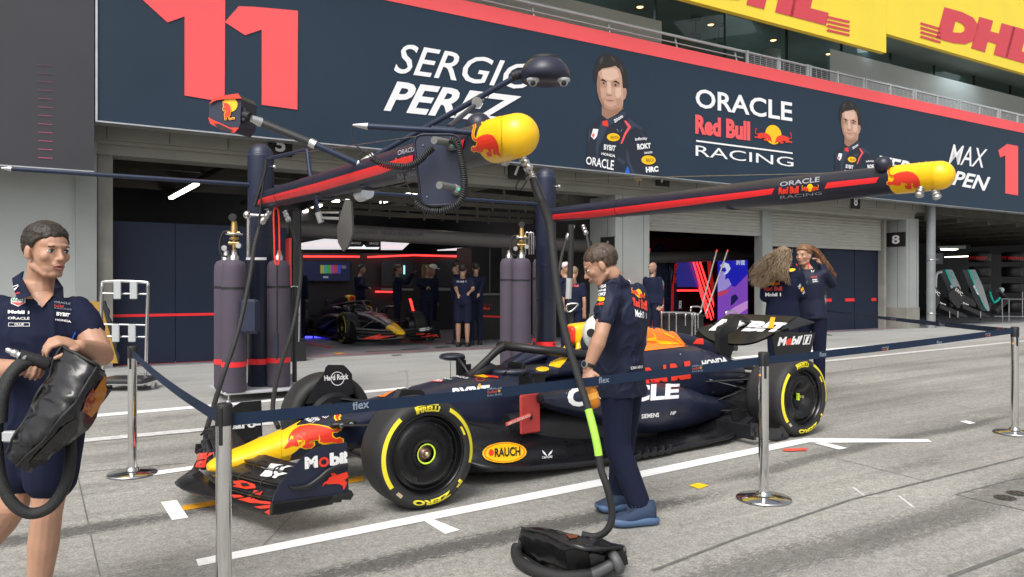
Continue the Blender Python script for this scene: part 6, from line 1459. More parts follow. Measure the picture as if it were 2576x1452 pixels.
def belt(label,a,b,w_=.05,sag=.015,logos=()):
    a=Vector(a);b=Vector(b);t=thing('barrier_belt',label,'barrier belt',Matrix.Translation(a));n=24;mb=MB();d=(b-a);nn=Vector((-d.y,d.x,0)).normalized()
    vs=[]
    for i in range(n+1):
        f=i/n;p=a.lerp(b,f)+Vector((0,0,-sag*4*f*(1-f)));vs+=[p+Vector((0,0,w_/2)),p-Vector((0,0,w_/2)),p+Vector((0,0,w_/2))+nn*.002,p-Vector((0,0,w_/2))+nn*.002]
    fs=[]
    for i in range(n):
        o=i*4;q=o+4;fs+=[(o,q,q+1,o+1),(o+3,q+3,q+2,o+2),(o,o+2,q+2,q),(o+1,q+1,q+3,o+3)]
    mb.add(vs,fs,False);o=obj('webbing',mb,BELT,t,world=True)
    cl=MB();dn=d.normalized();cl.box(a+dn*.02,(.03,.03,w_+.02));obj('belt_clip',cl,BLK,t,world=True)
    tb=bvh_of([o])
    for kind,q in logos:
        if kind=='flex': txt(t,'flex',q,tb,BLO,.02)
        else:
            (x0,y0),(x1,y1),(x2,y2),(x3,y3)=q
            def sub(a0,a1,b0=0,b1=1):
                L_=lambda p,q_,f:(p[0]+(q_[0]-p[0])*f,p[1]+(q_[1]-p[1])*f)
                l0,l1=L_(q[0],q[3],a0),L_(q[0],q[3],a1);r0,r1=L_(q[1],q[2],a0),L_(q[1],q[2],a1);return [L_(l0,r0,b0),L_(l0,r0,b1),L_(l1,r1,b1),L_(l1,r1,b0)]
            txt(t,'ORACLE',sub(0,.3),tb,BLO,.02);txt(t,'RedBull',sub(.36,.66,0,.68),tb,mat('belt_red',(.35,.05,.05),.6),.04);txt(t,'RACING',sub(.76,1),tb,BLO,0)
            mb2=decal(circ2d(14),sub(.36,.66,.74,.92),tb,0,.003,9)
            if mb2.v: obj('sun_disc',mb2,mat('belt_amber',(.6,.3,.03),.6),t,world=True)
    return t
def hd_(x,y,dz=.91): return Vector((x,y,gz(x,y)+dz))
sA_=hd_(*SA,.90);sB_=hd_(sB.x,sB.y,.92);sC_=hd_(sC.x,sC.y,.915);sD_=hd_(sD.x,sD.y,.94);sE_=hd_(sE.x,sE.y,.66)
belt('navy barrier belt crossing in front of the whole car, left of the rear wheel',sA_,sC_,.052,.012,[('flex',[(886,1010),(928,1003),(928,1026),(886,1032)]),('or',[(1225,975),(1261,971),(1261,994),(1225,998)]),('flex',[(1505,949),(1532,946),(1532,962),(1505,965)]),('or',[(1740,918),(1767,915),(1767,934),(1740,937)])])
belt('navy barrier belt slanting down between the two left posts',sB_,sA_,.052,.03,[])
belt('navy barrier belt running from the rear wheel to the right edge',sC_,sD_,.052,.01,[('flex',[(2060,886),(2078,884),(2078,896),(2060,898)]),('or',[(2217,873),(2235,871),(2235,885),(2217,887)]),('flex',[(2355,857),(2369,855),(2369,866),(2355,868)]),('or',[(2477,839),(2491,837),(2491,849),(2477,851)])])
belt('distant navy barrier belt from the right edge back towards the partition',sE_,sD_+Vector((0,0,-.01)),.052,.02,[('or',[(2241,800),(2255,801),(2255,811),(2241,810)]),('flex',[(2363,811),(2378,812),(2378,822),(2363,821)]),('or',[(2508,818),(2528,820),(2528,832),(2508,830)])])
# ---------------------------------------------------------------- tall wheeled rack at the left
t=thing('wheeled_rack','chrome wheeled rack with clear clips beside the left partition','rack',Matrix());Z=10.5
obj('frame',MB().tube(hz((262,975,Z),(255,800,Z),(257,722,Z),(268,708,Z),(362,710,Z),(372,722,Z),(370,800,Z),(366,975,Z)),.022,10,sub=3),CHR,t,world=True)
for y0,y1 in ((738,740),(816,818),(846,848)): obj('rail',MB().cyl(atZ(256,y0,Z),atZ(371,y1,Z),.013,n=10),CHR,t,world=True)
CLP=mat('pale_clip_plastic',(.42,.44,.45),.3)
for x,y in ((295,730),(336,730),(291,838),(332,838)): obj('clip',MB().box(atZ(x,y,Z-.04),(.10,.02,.24),bev=.008),CLP,t,world=True)
obj('tray',MB().box(atZ(322,955,10.3),(.62,.5,.06),bev=.02),mat('dark_tray',(.03,.032,.036),.4),t,world=True)
for x,y in ((275,978),(388,972)):
    c=atZ(x,y,10.3);obj('castor',MB().cyl(c+Vector((-.02,0,0)),c+Vector((.02,0,0)),.05,n=16),mat('grey_castor',(.2,.2,.2),.5),t,world=True)
t=thing('ramp_board','upright yellow board with a black toothed edge behind the chrome rack','board',Matrix())
obj('board',MB().poly([atZ(x,y,11.2) for x,y in ((226,757),(254,761),(297,914),(246,914))],(0,.04,0)),mat('ochre_board',(.36,.20,.025),.6),t,world=True)
obj('toothed_edge',MB().poly([atZ(x,y,11.17) for x,y in ((254,756),(264,757)) ]+[atZ(266+k*3.2+(5 if k%2 else 0),768+k*14,11.17) for k in range(11)]+[atZ(297,914,11.17)],(0,.03,0)),BLK,t,world=True)
# ---------------------------------------------------------------- nozzle bag on the ground
bg_=thing('nozzle_bag','crumpled black vinyl nozzle bag lying open on the concrete at the bottom','bag',Matrix())
VIN=mat('black_vinyl',(.014,.014,.016),.22,0,.25,9,.25,14)
zH=lambda x,y:((2000+x/3.9631)*.63889,(2000+y/3.9631)*.63889)
def gh(x,y,h,dz=0):
    p=zH(x,y);r=ray(*p)
    return onz(p[0],p[1],gz(*((.3,3.9)))+h)
base_=[(150,640),(500,900),(900,1040),(1300,1000),(1810,900),(1830,700),(1300,500),(700,400)]
b0=[gh(x,y,.01) for x,y in ((130,640),(480,880),(900,1035),(1330,1000),(1800,905))]
t0=[gh(x,y,h) for x,y,h in ((220,330,.19),(560,400,.20),(900,560,.20),(1270,660,.19),(1800,610,.15))]
t1_=[gh(x,y,h) for x,y,h in ((210,270,.15),(700,330,.17),(1100,430,.18),(1450,470,.17),(1830,590,.12))]
b1=[p+Vector((.0,.0,0)) for p in t1_];b1=[Vector((p.x+.02,p.y+.03,gz(p.x,p.y)+.01)) for p in t1_]
secs=[]
for i in range(5):
    L_=[];c4=[b0[i],t0[i],t1_[i],b1[i]]
    for k in range(4):
        p,q_=c4[k],c4[(k+1)%4]
        for s_ in range(4): 
            f=s_/4;m_=p.lerp(q_,f);L_.append(m_)
    secs.append(L_)
S2=[]
random.seed(11)
for i in range(4):
    for k in range(5):
        f=k/5;S2.append([a.lerp(b,f)+Vector((random.uniform(-1,1),random.uniform(-1,1),random.uniform(-1,1)))*.006 for a,b in zip(secs[i],secs[i+1])])
S2.append(secs[-1])
obj('bag_body',MB().loft(S2,cap=True),VIN,bg_,world=True)
obj('piping',MB().tube([p+Vector((0,-.004,.004)) for p in t0],.006,6,sub=5).tube([p+Vector((0,-.003,.0)) for p in b0],.006,6,sub=5),BLK,bg_,world=True)
def front_(P,off=.006): 
    tb=bvh_of([bg_.children[0]]);return pts_px([zH(*p) for p in P],tb,off,maxe=.5)
mb=front_([(905,670),(1020,620),(1260,680),(1280,950),(1000,1010),(930,940)]);obj('open_mouth',mb,BLK,bg_,world=True) if mb.v else 0
mb=front_([(1480,720),(1760,640),(1830,660),(1820,880),(1700,930),(1480,940)],.008);obj('open_mouth',mb,BLK,bg_,world=True) if mb.v else 0
mb=front_([(1265,660),(1480,690),(1470,920),(1400,965),(1300,930)],.02);obj('flap',mb,VIN,bg_,world=True) if mb.v else 0
mb=front_([(900,420),(1100,430),(1080,480),(960,490)],.004);obj('worn_print',mb,mat('faded_brown_print',(.16,.05,.02),.4),bg_,world=True) if mb.v else 0
nz=thing('hose_nozzle','grey rubber hose nozzle poking from the bag on the ground','nozzle',Matrix())
a=gh(1680,850,.09);b=gh(1300,1040,.04);d=(a-b)
obj('nozzle_ring',MB().lathe([(.02,-.02),(.05,-.022),(.06,-.01),(.06,.012),(.05,.024),(.02,.022)],a,d,28),mat('grey_rubber',(.08,.082,.086),.5),nz,world=True)
obj('nozzle_tube',MB().cyl(b,a,.030,.026,18),mat('grey_rubber',(.08,.082,.086),.5),nz,world=True)
obj('hose_body',MB().tube([gh(150,600,.05),gh(130,700,.03),gh(210,860,.03),gh(500,1000,.03),gh(900,1080,.03),b],.031,12,sub=6),HOSE,nz,world=True)
# black pouch by the front wing
for P,l in (([(533,1050,7.2),(523,1085,7.1),(530,1105,7.0)],'small black nozzle pouch on the floor behind the barrier post near the nose'),([(700,1065,6.9),(712,1080,6.85)],'small black nozzle pouch on the floor beyond the car nose')):
    c=atZ(*P[0]);g_=gz(c.x,c.y);t=thing('nozzle_pouch',l,'pouch',Matrix.Translation((c.x,c.y,g_)));mb=MB()
    obj('pouch_body',remesh(MB().ball((0.05,0,.06),(.12,.12,.07)).ball((.1,.05,.08),(.08,.08,.06)).box((0,0,.05),(.12,.14,.1)),.012,3),VIN,t);obj('strap',MB().tube([(-.06,-.1,.06),(0.03,-.14,.12),(.13,-.1,.08)],.01,6,sub=3),BLK,t)
# ================================================================ people
def skin_mat(n,c): return mat(n,c,.5,0,.07,18,.04,120)
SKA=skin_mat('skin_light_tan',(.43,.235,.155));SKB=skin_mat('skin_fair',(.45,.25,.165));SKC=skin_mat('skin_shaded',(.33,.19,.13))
CLN=mat('navy_cotton',(.010,.0135,.036),.85,0,.12,5,.6,5,spec=.2);CLT=mat('navy_trouser_cloth',(.010,.013,.033),.9,0,.12,5,.6,4,spec=.2);CLV=mat('navy_padded_nylon',(.009,.0125,.034),.6,0,.12,5,.6,6,spec=.3)
SHB=mat('blue_knit_shoe',(.022,.040,.085),.75,0,.12,60,.4,150);SHS=mat('pale_blue_sole',(.060,.11,.21),.55);SHK=mat('black_shoe',(.012,.012,.013),.6)
def hairm(n,c,c2=None): return mat(n,c,.5,0,.5,40,.6,90,stretch=(1,1,.25))
HBR=hairm('dark_brown_hair',(.028,.019,.014));HMB=hairm('mid_brown_hair',(.07,.045,.03));HBL=hairm('ash_blonde_hair',(.24,.165,.10));HAU=hairm('auburn_hair',(.20,.095,.045));HBK=hairm('black_hair',(.015,.012,.010))
EYEW=mat('eye_white',(.6,.57,.54),.3);EYED=mat('eye_dark',(.03,.022,.018),.25);LIP=mat('lip',(.42,.17,.14),.5);LIPD=mat('lip_line',(.12,.04,.035),.6)
def frame(f,u):
    f=Vector(f).normalized();r=f.cross(Vector(u)).normalized();u=r.cross(f).normalized();return Matrix((f,r,u)).transposed()   # columns: forward, right, up
def ell(mb,c,rad,Mx,n=16,m=12):
    t=MB().ball((0,0,0),rad,n,m);return mb.add([Mx@v+Vector(c) for v in t.v],t.f,True)
def seg(mb,a,b,r0,r1,n=14):
    a=Vector(a);b=Vector(b)
    if (b-a).length>1e-4: mb.cyl(a,b,r0,r1,n)
    mb.ball(a,r0,n,8);mb.ball(b,r1,n,8);return mb
def chain(mb,P,Rr,n=14):
    for i in range(len(P)-1): seg(mb,P[i],P[i+1],Rr[i],Rr[i+1],n)
def head_parts(mb,c,Mx,s=1,fem=False,detail=True):
    c=Vector(c);P=lambda f,r,u:c+Mx@(Vector((f,r,u))*s);E=lambda f,r,u,a,b,d:ell(mb,P(f,r,u),(a*s,b*s,d*s),Mx)
    E(-.022,0,.032,.097,.076,.086);E(.018,0,-.012,.074,.064,.086);E(.03,0,.035,.058,.062,.05)
    j=.044 if fem else .050
    E(.028,0,-.066,.054,j,.042);E(.058,0,-.094,.024,.022 if fem else .027,.018)
    for q in (-1,1): seg(mb,P(-.012,.052*q,-.062),P(.045,.026*q,-.095),.018*s,.016*s,10);E(.054,.040*q,-.020,.026,.022,.024);E(-.012,.078*q,-.008,.020,.009,.031);E(-.004,.074*q,-.028,.010,.008,.012)
    E(.083,0,.026,.012,.046,.010)
    chain(mb,[P(.086,0,.018),P(.098,0,-.010),P(.109,0,-.026)],[.008*s,.0095*s,.0115*s],10)
    for q in (-1,1): E(.098,.012*q,-.031,.010,.007,.007)
    E(.086,0,-.052,.012,.026,.014)
    return P
def face_extras(par,P,Mx,s,brow,fem=False):
    w=MB();d=MB();b=MB();l=MB();ll=MB();lid=MB()
    for q in (-1,1):
        ell(w,P(.0745,.031*q,.003),(.0125*s,.0145*s,.0075*s),Mx,12,8);ell(d,P(.0845,.032*q,.003),(.004*s,.006*s,.006*s),Mx,10,6)
        b.tube([P(.086,.014*q,.021),P(.0885,.028*q,.0255),P(.080,.046*q,.021)],[.003*s,.0042*s,.002*s],6,sub=3)
        lid.tube([P(.082,.018*q,.006),P(.087,.031*q,.0115),P(.080,.044*q,.006)],[.0018*s,.0026*s,.0018*s],6,sub=3)
    l.tube([P(.090,-.024,-.060),P(.0985,-.008,-.0545),P(.0985,.008,-.0545),P(.090,.024,-.060)],[.002*s,.0048*s,.0048*s,.002*s],8,sub=3)
    l.tube([P(.090,-.022,-.063),P(.0975,0,-.0695),P(.090,.022,-.063)],[.002*s,.0058*s,.002*s],8,sub=3)
    ll.tube([P(.093,-.022,-.0615),P(.1025,0,-.062),P(.093,.022,-.0615)],[.001*s,.0014*s,.001*s],6,sub=3)
    obj('eye',w,EYEW,par,world=True);obj('iris',d,EYED,par,world=True);obj('eyebrow',b,brow,par,world=True);obj('eyelid',lid,EYED,par,world=True);obj('lips',l,LIP,par,world=True);obj('mouth_line',ll,LIPD,par,world=True)
def short_hair(P,Mx,s,fringe=.058,back=-.05,thick=1.0,vox=.005):
    mb=MB();rnd=random.Random(5);roots=[]
    def lim(x,y): return (fringe-.012*abs(y)/.06 if x>.03 else (fringe*.55 if x>.012 else (.012 if x>-.012 else (-.012 if x>-.03 else back))))
    for i in range(1500):
        z=rnd.uniform(-.8,1);a=rnd.uniform(-PI,PI);rr_=math.sqrt(1-z*z);f,r,u=rr_*math.cos(a),rr_*math.sin(a),z
        q=Vector((-.022+f*.098,r*.077,.033+u*.087))
        if q.z<lim(q.x,q.y)+rnd.uniform(-.003,.003): continue
        k=(.012*thick if q.z>.07 else (.008 if q.z>.03 else .0055))
        ell(mb,P(q.x,q.y,q.z+(.003 if q.z>.06 else 0)),(k*1.5*s,k*1.3*s,k*s),Mx,6,4);roots.append((q,Vector((f,r,u)),k))
    out=remesh(mb,vox,6,.6)
    if vox<.0065:
        for q,n_,k in roots*2:
            a=q+n_*k*.5;L=(.008 if q.z<.05 else .013*thick)
            d=(Vector((.6 if q.z>.07 else -.5,n_.y*.3,.05 if q.z>.07 else -.8))+n_*.35+Vector((rnd.uniform(-.3,.3),rnd.uniform(-.3,.3),rnd.uniform(-.3,.3)))).normalized()
            m_=a+d*L*.5+n_*.002;e=a+d*L;A=[P(*v) for v in (a,m_,e)];out.tube(A,[.0013*s,.0011*s,.0002*s],3)
    return out
def hand(mb,w,d,nrm,curl=.9,s=1,left=True,spread=1,thumbout=.6):
    """w wrist, d direction of the hand, nrm the palm's facing"""
    w=Vector(w);d=Vector(d).normalized();nrm=Vector(nrm);nrm=(nrm-d*nrm.dot(d)).normalized();x=d.cross(nrm)*(1 if left else -1)   # x points to the thumb side
    ell(mb,w+d*.045*s,(.052*s,.040*s,.017*s),Matrix((d,x,nrm)).transposed());ell(mb,w+d*.07*s,(.030*s,.040*s,.014*s),Matrix((d,x,nrm)).transposed())
    for k,(o,L) in enumerate(((.029,.074),(.010,.082),(-.010,.076),(-.028,.060))):
        p=w+d*(.083*s-abs(k-1)*.003)+x*o*s;a=.15;dd=d
        pts=[p];rs=[.0095*s]
        for j,fr_ in enumerate((.44,.32,.24)):
            a+=curl*(.55,.75,.6)[j];dir_=(d*math.cos(a)+nrm*math.sin(a)).normalized();pts.append(pts[-1]+dir_*L*fr_*s);rs.append((.0088,.0080,.0068)[j]*s)
        chain(mb,pts,rs,8)
    p=w+d*.02*s+x*.030*s;t1=(d*.6+x*thumbout+nrm*.35).normalized();t2=(d*.8+x*thumbout*.3+nrm*.6).normalized()
    chain(mb,[p,p+t1*.038*s,p+t1*.038*s+t2*.030*s,p+t1*.038*s+t2*.052*s],[.014*s,.0115*s,.010*s,.008*s],8)
def torso(mb,pel,ch,shL,shR,neck,w=1,hem=.0,flare=1,depth=1):
    """clothed trunk as closed rings; shL/shR shoulder joints"""
    r=(shR-shL);r.normalize()
    ax=[(pel+Vector((0,0,-hem)),.168*w*flare,.125*depth*flare),(pel.lerp(ch,.12),.165*w,.122*depth),(pel.lerp(ch,.4),.155*w,.112*depth),(pel.lerp(ch,.7),.168*w,.118*depth),(ch,.178*w,.122*depth),(ch.lerp(neck,.42),.172*w,.108*depth),(ch.lerp(neck,.72),.145*w,.09*depth),(ch.lerp(neck,.92),.078*w,.068*depth),(neck+Vector((0,0,.01)),.06*w,.058*depth)]
    secs=[];n=len(ax)
    for i,(c,a,b) in enumerate(ax):
        t=(ax[min(n-1,i+1)][0]-ax[max(0,i-1)][0]).normalized();rr_=(r-t*r.dot(t)).normalized();f=rr_.cross(t)
        secs.append([c+rr_*(a*math.copysign(abs(math.cos(q))**.85,math.cos(q)))+f*(b*math.copysign(abs(math.sin(q))**.85,math.sin(q))) for q in [2*PI*k/28 for k in range(28)]])
    mb.loft(secs)
def shoe(par,heel,toe,z0,m=SHK,sm_=SHK,s=1,hs=1):
    h=Vector(heel);t=Vector(toe);d=(t-h);L=d.length;d.normalize();x=Vector((-d.y,d.x,0)).normalized();up=Vector((0,0,1))
    T=((-.03,.020,.100),(.0,.032,.118),(.10,.038,.118),(.24,.040,.112),(.34,.041,.100),(.46,.044,.082),(.6,.049,.068),(.76,.049,.058),(.9,.040,.050),(.97,.026,.042),(1.0,.012,.034))
    mb=MB();so=MB();st_=.036*hs
    secs=[[h+d*(f*L)+x*(hw*s*(abs(math.cos(a))**.8*math.copysign(1,math.cos(a)))*(.62 if math.sin(a)>.7 and f<.4 else 1))+up*(z0+st_*.8+(zt*hs-st_*.8)*max(0,math.sin(a))**.75-.006*max(0,-math.sin(a))) for a in [2*PI*k/20 for k in range(20)]] for f,hw,zt in T];mb.loft(secs)
    S_=[]
    for f,hw,zt in ((-.09,.016,0),(-.06,.030,0))+T[1:]+((1.02,.008,0),):
        b_=.004+(.022*max(0,(f-.8)/.22)**1.5+.016*max(0,(-f)/.09)**1.5);w_=(hw+.008)*s
        S_.append([h+d*(f*L)+x*w_*q_+up*(z0+zz) for q_,zz in ((1,st_+.006*math.sin(f*9)),(1.06,st_*.6),(1.0,b_+.006),(.85,b_),(-.85,b_),(-1.0,b_+.006),(-1.06,st_*.6),(-1,st_+.006*math.sin(f*9)))])
    so.loft(S_);u_=obj('shoe',mb,m,par,world=True);obj('sole',so,sm_,u_,world=True)
    if s>1.15:
        lc=MB()
        for k in range(5):
            f=.36+k*.06;zt=.103*hs-k*.0075;lc.tube([h+d*(f*L)+x*.026*s+up*(z0+zt-.012),h+d*(f*L+.004)+up*(z0+zt+.002),h+d*(f*L)-x*.026*s+up*(z0+zt-.012)],.0028,5,sub=3)
        obj('laces',lc,mat('navy_lace',(.02,.03,.08),.7),u_,world=True)
def mkperson(label,c,group=None):
    t=thing('person',label,'person',Matrix.Translation(c),group);return t
bpy.context.view_layer.update()
# ---------------------------------------------------------------- man standing in the middle
cm=G(1590,1312);pc=mkperson('man in navy padded waistcoat and trousers looking down, back to the camera, beside the hose',cm)
hc=atZ(1509,668,4.74);Hf=Vector((-.88,.12,-.46));Hu=Vector((-.42,.05,.9));Hm=frame(Hf,Hu);hs_=1.0
nk=atZ(1547,716,4.78);ch=atZ(1568,785,4.80);pel=atZ(1560,935,4.86)
shN=atZ(1533,742,4.62);shF=atZ(1603,742,4.95)
elN=atZ(1512,842,4.50);wrN=atZ(1477,932,4.50);elF=atZ(1611,862,5.02);wrF=atZ(1560,885,5.15)
b=MB();P=head_parts(b,hc,Hm,hs_)
chain(b,[hc+Hm@Vector((-.03,0,-.05)),hc+Hm@Vector((-.045,0,-.085)),nk],[.056,.050,.050]);chain(b,[nk,ch,pel],[.05,.10,.10])
chain(b,[ch,shN,shN.lerp(elN,.35),shN.lerp(elN,.75),elN,elN.lerp(wrN,.25),elN.lerp(wrN,.65),wrN],[.07,.050,.053,.047,.041,.046,.036,.027]);chain(b,[ch,shF,elF,wrF],[.07,.05,.044,.027])
kn=[atZ(1552,1120,4.78),atZ(1566,1115,5.0)];an=[atZ(1606,1262,4.74),atZ(1556,1245,5.02)];hp=[atZ(1552,965,4.80),atZ(1578,965,4.98)]
for i in (0,1): chain(b,[pel,hp[i],kn[i],an[i],an[i]+Vector((-.03,0,-.05))],[.09,.08,.06,.042,.035])
hand(b,wrN,atZ(1482,965,4.46)-wrN,Vector((.35,.75,.1)),1.25,.95,True);hand(b,wrF,Vector((-.6,-.3,-.3)),Vector((-.1,-.6,.6)),.8,.9,False)
obj('body',remesh(b,.0052,3,.5),SKA,pc,world=True);body_c=pc.children[-1]
face_extras(pc,P,Hm,hs_,HMB)
obj('hair',short_hair(P,Hm,hs_,.066,-.085,.6),HMB,pc,world=True)
st=MB()
rnd=random.Random(2)
for i in range(420):
    a=rnd.uniform(-1.5,1.5);u_=rnd.uniform(-.11,-.055);f_=.02+.055*math.cos(a);r_=.052*math.sin(a)
s=MB();torso(s,pel+Vector((0,0,-.02)),ch,shN,shF,nk+Vector((0,0,-.015)),1.02,.12,1.02,1.15)
chain(s,[ch.lerp(shN,.5),shN,shN.lerp(elN,.25),shN.lerp(elN,.56)],[.08,.064,.068,.065]);chain(s,[ch.lerp(shF,.5),shF,shF.lerp(elF,.55)],[.085,.068,.062])
for q in (-1,1):
    pass
s.loft([ring(atZ(1558,755,4.79),(-.3,.0,1),.12,20,.11),ring(atZ(1546,727,4.77),(-.5,.0,1),.092,20,.094),ring(atZ(1532,704,4.75),(-.62,0,.8),.074,20,.082)])
obj('waistcoat',remesh(s,.008,4,.6),CLV,pc,world=True);wc=pc.children[-1];wrinkle(wc,.009,8)
obj('sleeve_hem',MB().lathe([(.0655,-.008),(.0665,0),(.0655,.008)],shN.lerp(elN,.57),elN-shN,24,cap=False),CLN,pc,world=True)
s=MB();pw=pel+Vector((0,0,-.02))
for i in (0,1):
    chain(s,[hp[i]+Vector((0,0,.06)),hp[i],hp[i].lerp(kn[i],.5),kn[i],kn[i].lerp(an[i],.5),an[i]+Vector((0,0,.0))],[.105,.105,.095,.082,.074,.070])
ell(s,pel+Vector((0,0,-.04)),(.13,.17,.10),frame((-1,.3,0),(0,0,1)))
obj('trousers',remesh(s,.009,4,.6),CLT,pc,world=True);trc=pc.children[-1];wrinkle(trc,.011,7,(1,1,.7),3)
for i,(hx,hy,tx,ty,Z) in enumerate(((1645,1315,1530,1318,4.72),(1572,1280,1500,1272,5.0))):
    h=atZ(hx,hy,Z);t_=atZ(tx,ty,Z-.05);shoe(pc,(h.x,h.y,0),(t_.x,t_.y-.0,0),gz(h.x,h.y),SHB,SHS,1.2,1.22)
# watch
wd_=(elN-wrN).normalized();wc_=wrN+wd_*.035;obj('watch_strap',MB().lathe([(.034,-.010),(.0345,0),(.034,.010)],wc_,wd_,24,cap=False),BLK,pc,world=True)
o_=(Vector((-.75,-.6,.15))).normalized();obj('watch_face',MB().cyl(wc_+o_*.033,wc_+o_*.043,.021,n=24),CHR,pc,world=True);obj('watch_dial',MB().cyl(wc_+o_*.042,wc_+o_*.0445,.017,n=24),CARB,pc,world=True)
tw=bvh_of([wc]);tt=bvh_of([trc]);tb_=bvh_of([body_c])
for t,q,m,bl in (('VISA',[(1507,718),(1526,716),(1526,724),(1507,726)],WHT,.03),('telcel',[(1505,728),(1524,726),(1524,733),(1505,735)],WHT,.02),('ROKT',[(1502,738),(1524,736),(1523,744),(1502,746)],WHT,.05),
    ('Red Bull',[(1591,749),(1626,757),(1627,783),(1593,770)],REDP,.07),('Mobil 1',[(1596,778),(1625,788),(1625,802),(1598,797)],WHT,.03),('CARVANA',[(1586,923),(1616,918),(1616,926),(1586,930)],WHT,.02)): txt(pc,t,q,tw,m,bl,L=.08)
obj('oval_badge',decal(circ2d(20),[(1501,747),(1521,747),(1521,759),(1501,759)],tw,.2,.004),YEL,pc,world=True)
bull_logo(pc,[(1501,760),(1518,760),(1518,769),(1501,769)],tw)
obj('sun_disc',decal(circ2d(20),[(1598,726),(1614,730),(1614,752),(1598,748)],tw,.2,.004),YEL,pc,world=True);bull_logo(pc,[(1588,724),(1606,730),(1606,746),(1588,740)],tw,True);bull_logo(pc,[(1606,732),(1622,738),(1622,754),(1606,748)],tw)
wings(pc,1589,704,20,10,tw);wings(pc,1523,1048,22,15,tt);txt(pc,'CASTORE',[(1512,1064),(1535,1064),(1535,1068),(1512,1068)],tt,WHT,0)
TAT=mat('faded_tattoo_ink',(.10,.07,.07),.6)
for Pq in ([(1513,791),(1535,793),(1535,796),(1513,794)],[(1524,786),(1528,787),(1522,806),(1517,806)],[(1532,794),(1535,795),(1531,810),(1527,808),(1530,806)]):
    mb=pts_px(Pq,tb_,.0015)
    if mb.v: obj('tattoo',mb,TAT,pc,world=True)
# bottle in his hand and the helmet behind his arm
bt=thing('drink_bottle','translucent orange-brown plastic bottle held in the standing man\'s lowered hand','bottle',Matrix())
AMB=mat('amber_plastic',(.50,.17,.01),.25,0,.1,8);a=atZ(1480,962,4.46);c_=atZ(1496,1022,4.46)
obj('bottle',MB().lathe([(.0,0),(.024,.0),(.028,.02),(.036,.05),(.038,.11),(.034,.14),(.02,.15),(0,.15)],a,c_-a,24),AMB,bt,world=True);obj('embossed_band',MB().lathe([(.039,.06),(.040,.065),(.039,.07),(.039,.085),(.040,.09),(.039,.095)],a,c_-a,24,cap=False),mat('pale_amber',(.7,.33,.05),.4),bt,world=True)
hl=thing('white_helmet','white rounded helmet with red lace pattern beside the yellow airbox, behind the man\'s arm','helmet',Matrix())
c_=atZ(1510,838,5.5);ell_=MB();ell(ell_,c_,(.125,.13,.135),Matrix.Identity(3),28,20);obj('shell',ell_,mat('glossy_white_shell',(.8,.8,.8),.25),hl,world=True)
RL=mat('red_lace_pattern',(.8,.8,.8),.5);n=RL.node_tree.nodes;l=RL.node_tree.links;vo=n.new('ShaderNodeTexVoronoi');vo.inputs['Scale'].default_value=60;cr=n.new('ShaderNodeValToRGB');cr.color_ramp.interpolation='CONSTANT';cr.color_ramp.elements[0].color=(.6,.03,.05,1);cr.color_ramp.elements[1].position=.42;cr.color_ramp.elements[1].color=(.8,.78,.78,1);l.new(vo.outputs['Distance'],cr.inputs[0]);l.new(cr.outputs[0],n['Principled BSDF'].inputs['Base Color'])
th2=bvh_of([hl.children[0]]);o2=MB();ell(o2,atZ(1532,852,5.48),(.075,.10,.085),Matrix.Identity(3),20,14);obj('patterned_pad',o2,RL,hl,world=True)
obj('vent',MB().cyl(atZ(1487,838,5.39),atZ(1487,838,5.37),.03,n=20),BLK,hl,world=True)
# ---------------------------------------------------------------- man at the left with the bag
Z=3.3;g_=atZ(110,1600,Z);pl=mkperson('young dark-haired man in navy polo shirt and shorts carrying a black vinyl bag',Vector((g_.x,Z,gz(g_.x,Z))))
hc=atZ(120,632,Z);Hf=Vector((.86,-.50,-.08));Hm=frame(Hf,(0.02,0,1));hs_=.98
nk=atZ(100,728,Z+.04);ch=atZ(98,838,Z+.03);pel=atZ(92,1080,Z+.05)
sR=atZ(0,778,Z+.04);sL=atZ(193,780,Z+.05)
eL=atZ(256,893,Z-.02);wL=atZ(200,872,Z-.26);eR=atZ(-45,935,Z-.02);wR=atZ(58,925,Z-.25)
b=MB();P=head_parts(b,hc,Hm,hs_)
chain(b,[hc+Hm@Vector((-.03,0,-.055)),atZ(102,690,Z+.03),nk+Vector((0,.01,-.02))],[.054,.054,.062]);chain(b,[nk,ch,pel],[.07,.10,.10])
ell(b,nk+Vector((0,-.02,-.06)),(.085,.05,.06),Matrix.Identity(3))
chain(b,[ch,sL,sL.lerp(eL,.4),sL.lerp(eL,.8),eL,eL.lerp(wL,.3),eL.lerp(wL,.7),wL],[.07,.05,.055,.052,.047,.050,.038,.028]);chain(b,[ch,sR,sR.lerp(eR,.5),eR,eR.lerp(wR,.3),eR.lerp(wR,.7),wR],[.07,.056,.055,.045,.050,.038,.029])
hpL=[atZ(138,1090,Z),atZ(58,1090,Z+.06)];knL=[atZ(118,1290,Z-.04),atZ(35,1270,Z+.02)];anL=[atZ(90,1545,Z+.02),atZ(-50,1400,Z+.34)]
for i in (0,1): 
    chain(b,[pel,hpL[i],hpL[i].lerp(knL[i],.5),knL[i],knL[i].lerp(anL[i],.3),knL[i].lerp(anL[i],.7),anL[i],anL[i]+Vector((.03,-.1,-.05))],[.09,.08,.075,.058,.060,.045,.036,.03])
hand(b,wL,atZ(165,862,Z-.3)-wL,Vector((-.3,.3,-1)),1.0,1.0,True);hand(b,wR,atZ(100,912,Z-.30)-wR,Vector((.3,-.5,-.8)),1.25,1.0,False)
obj('body',remesh(b,.0048,3,.5),SKB,pl,world=True)
face_extras(pl,P,Hm,hs_,HBR)
obj('hair',short_hair(P,Hm,hs_,.062,-.045,.85),HBR,pl,world=True)
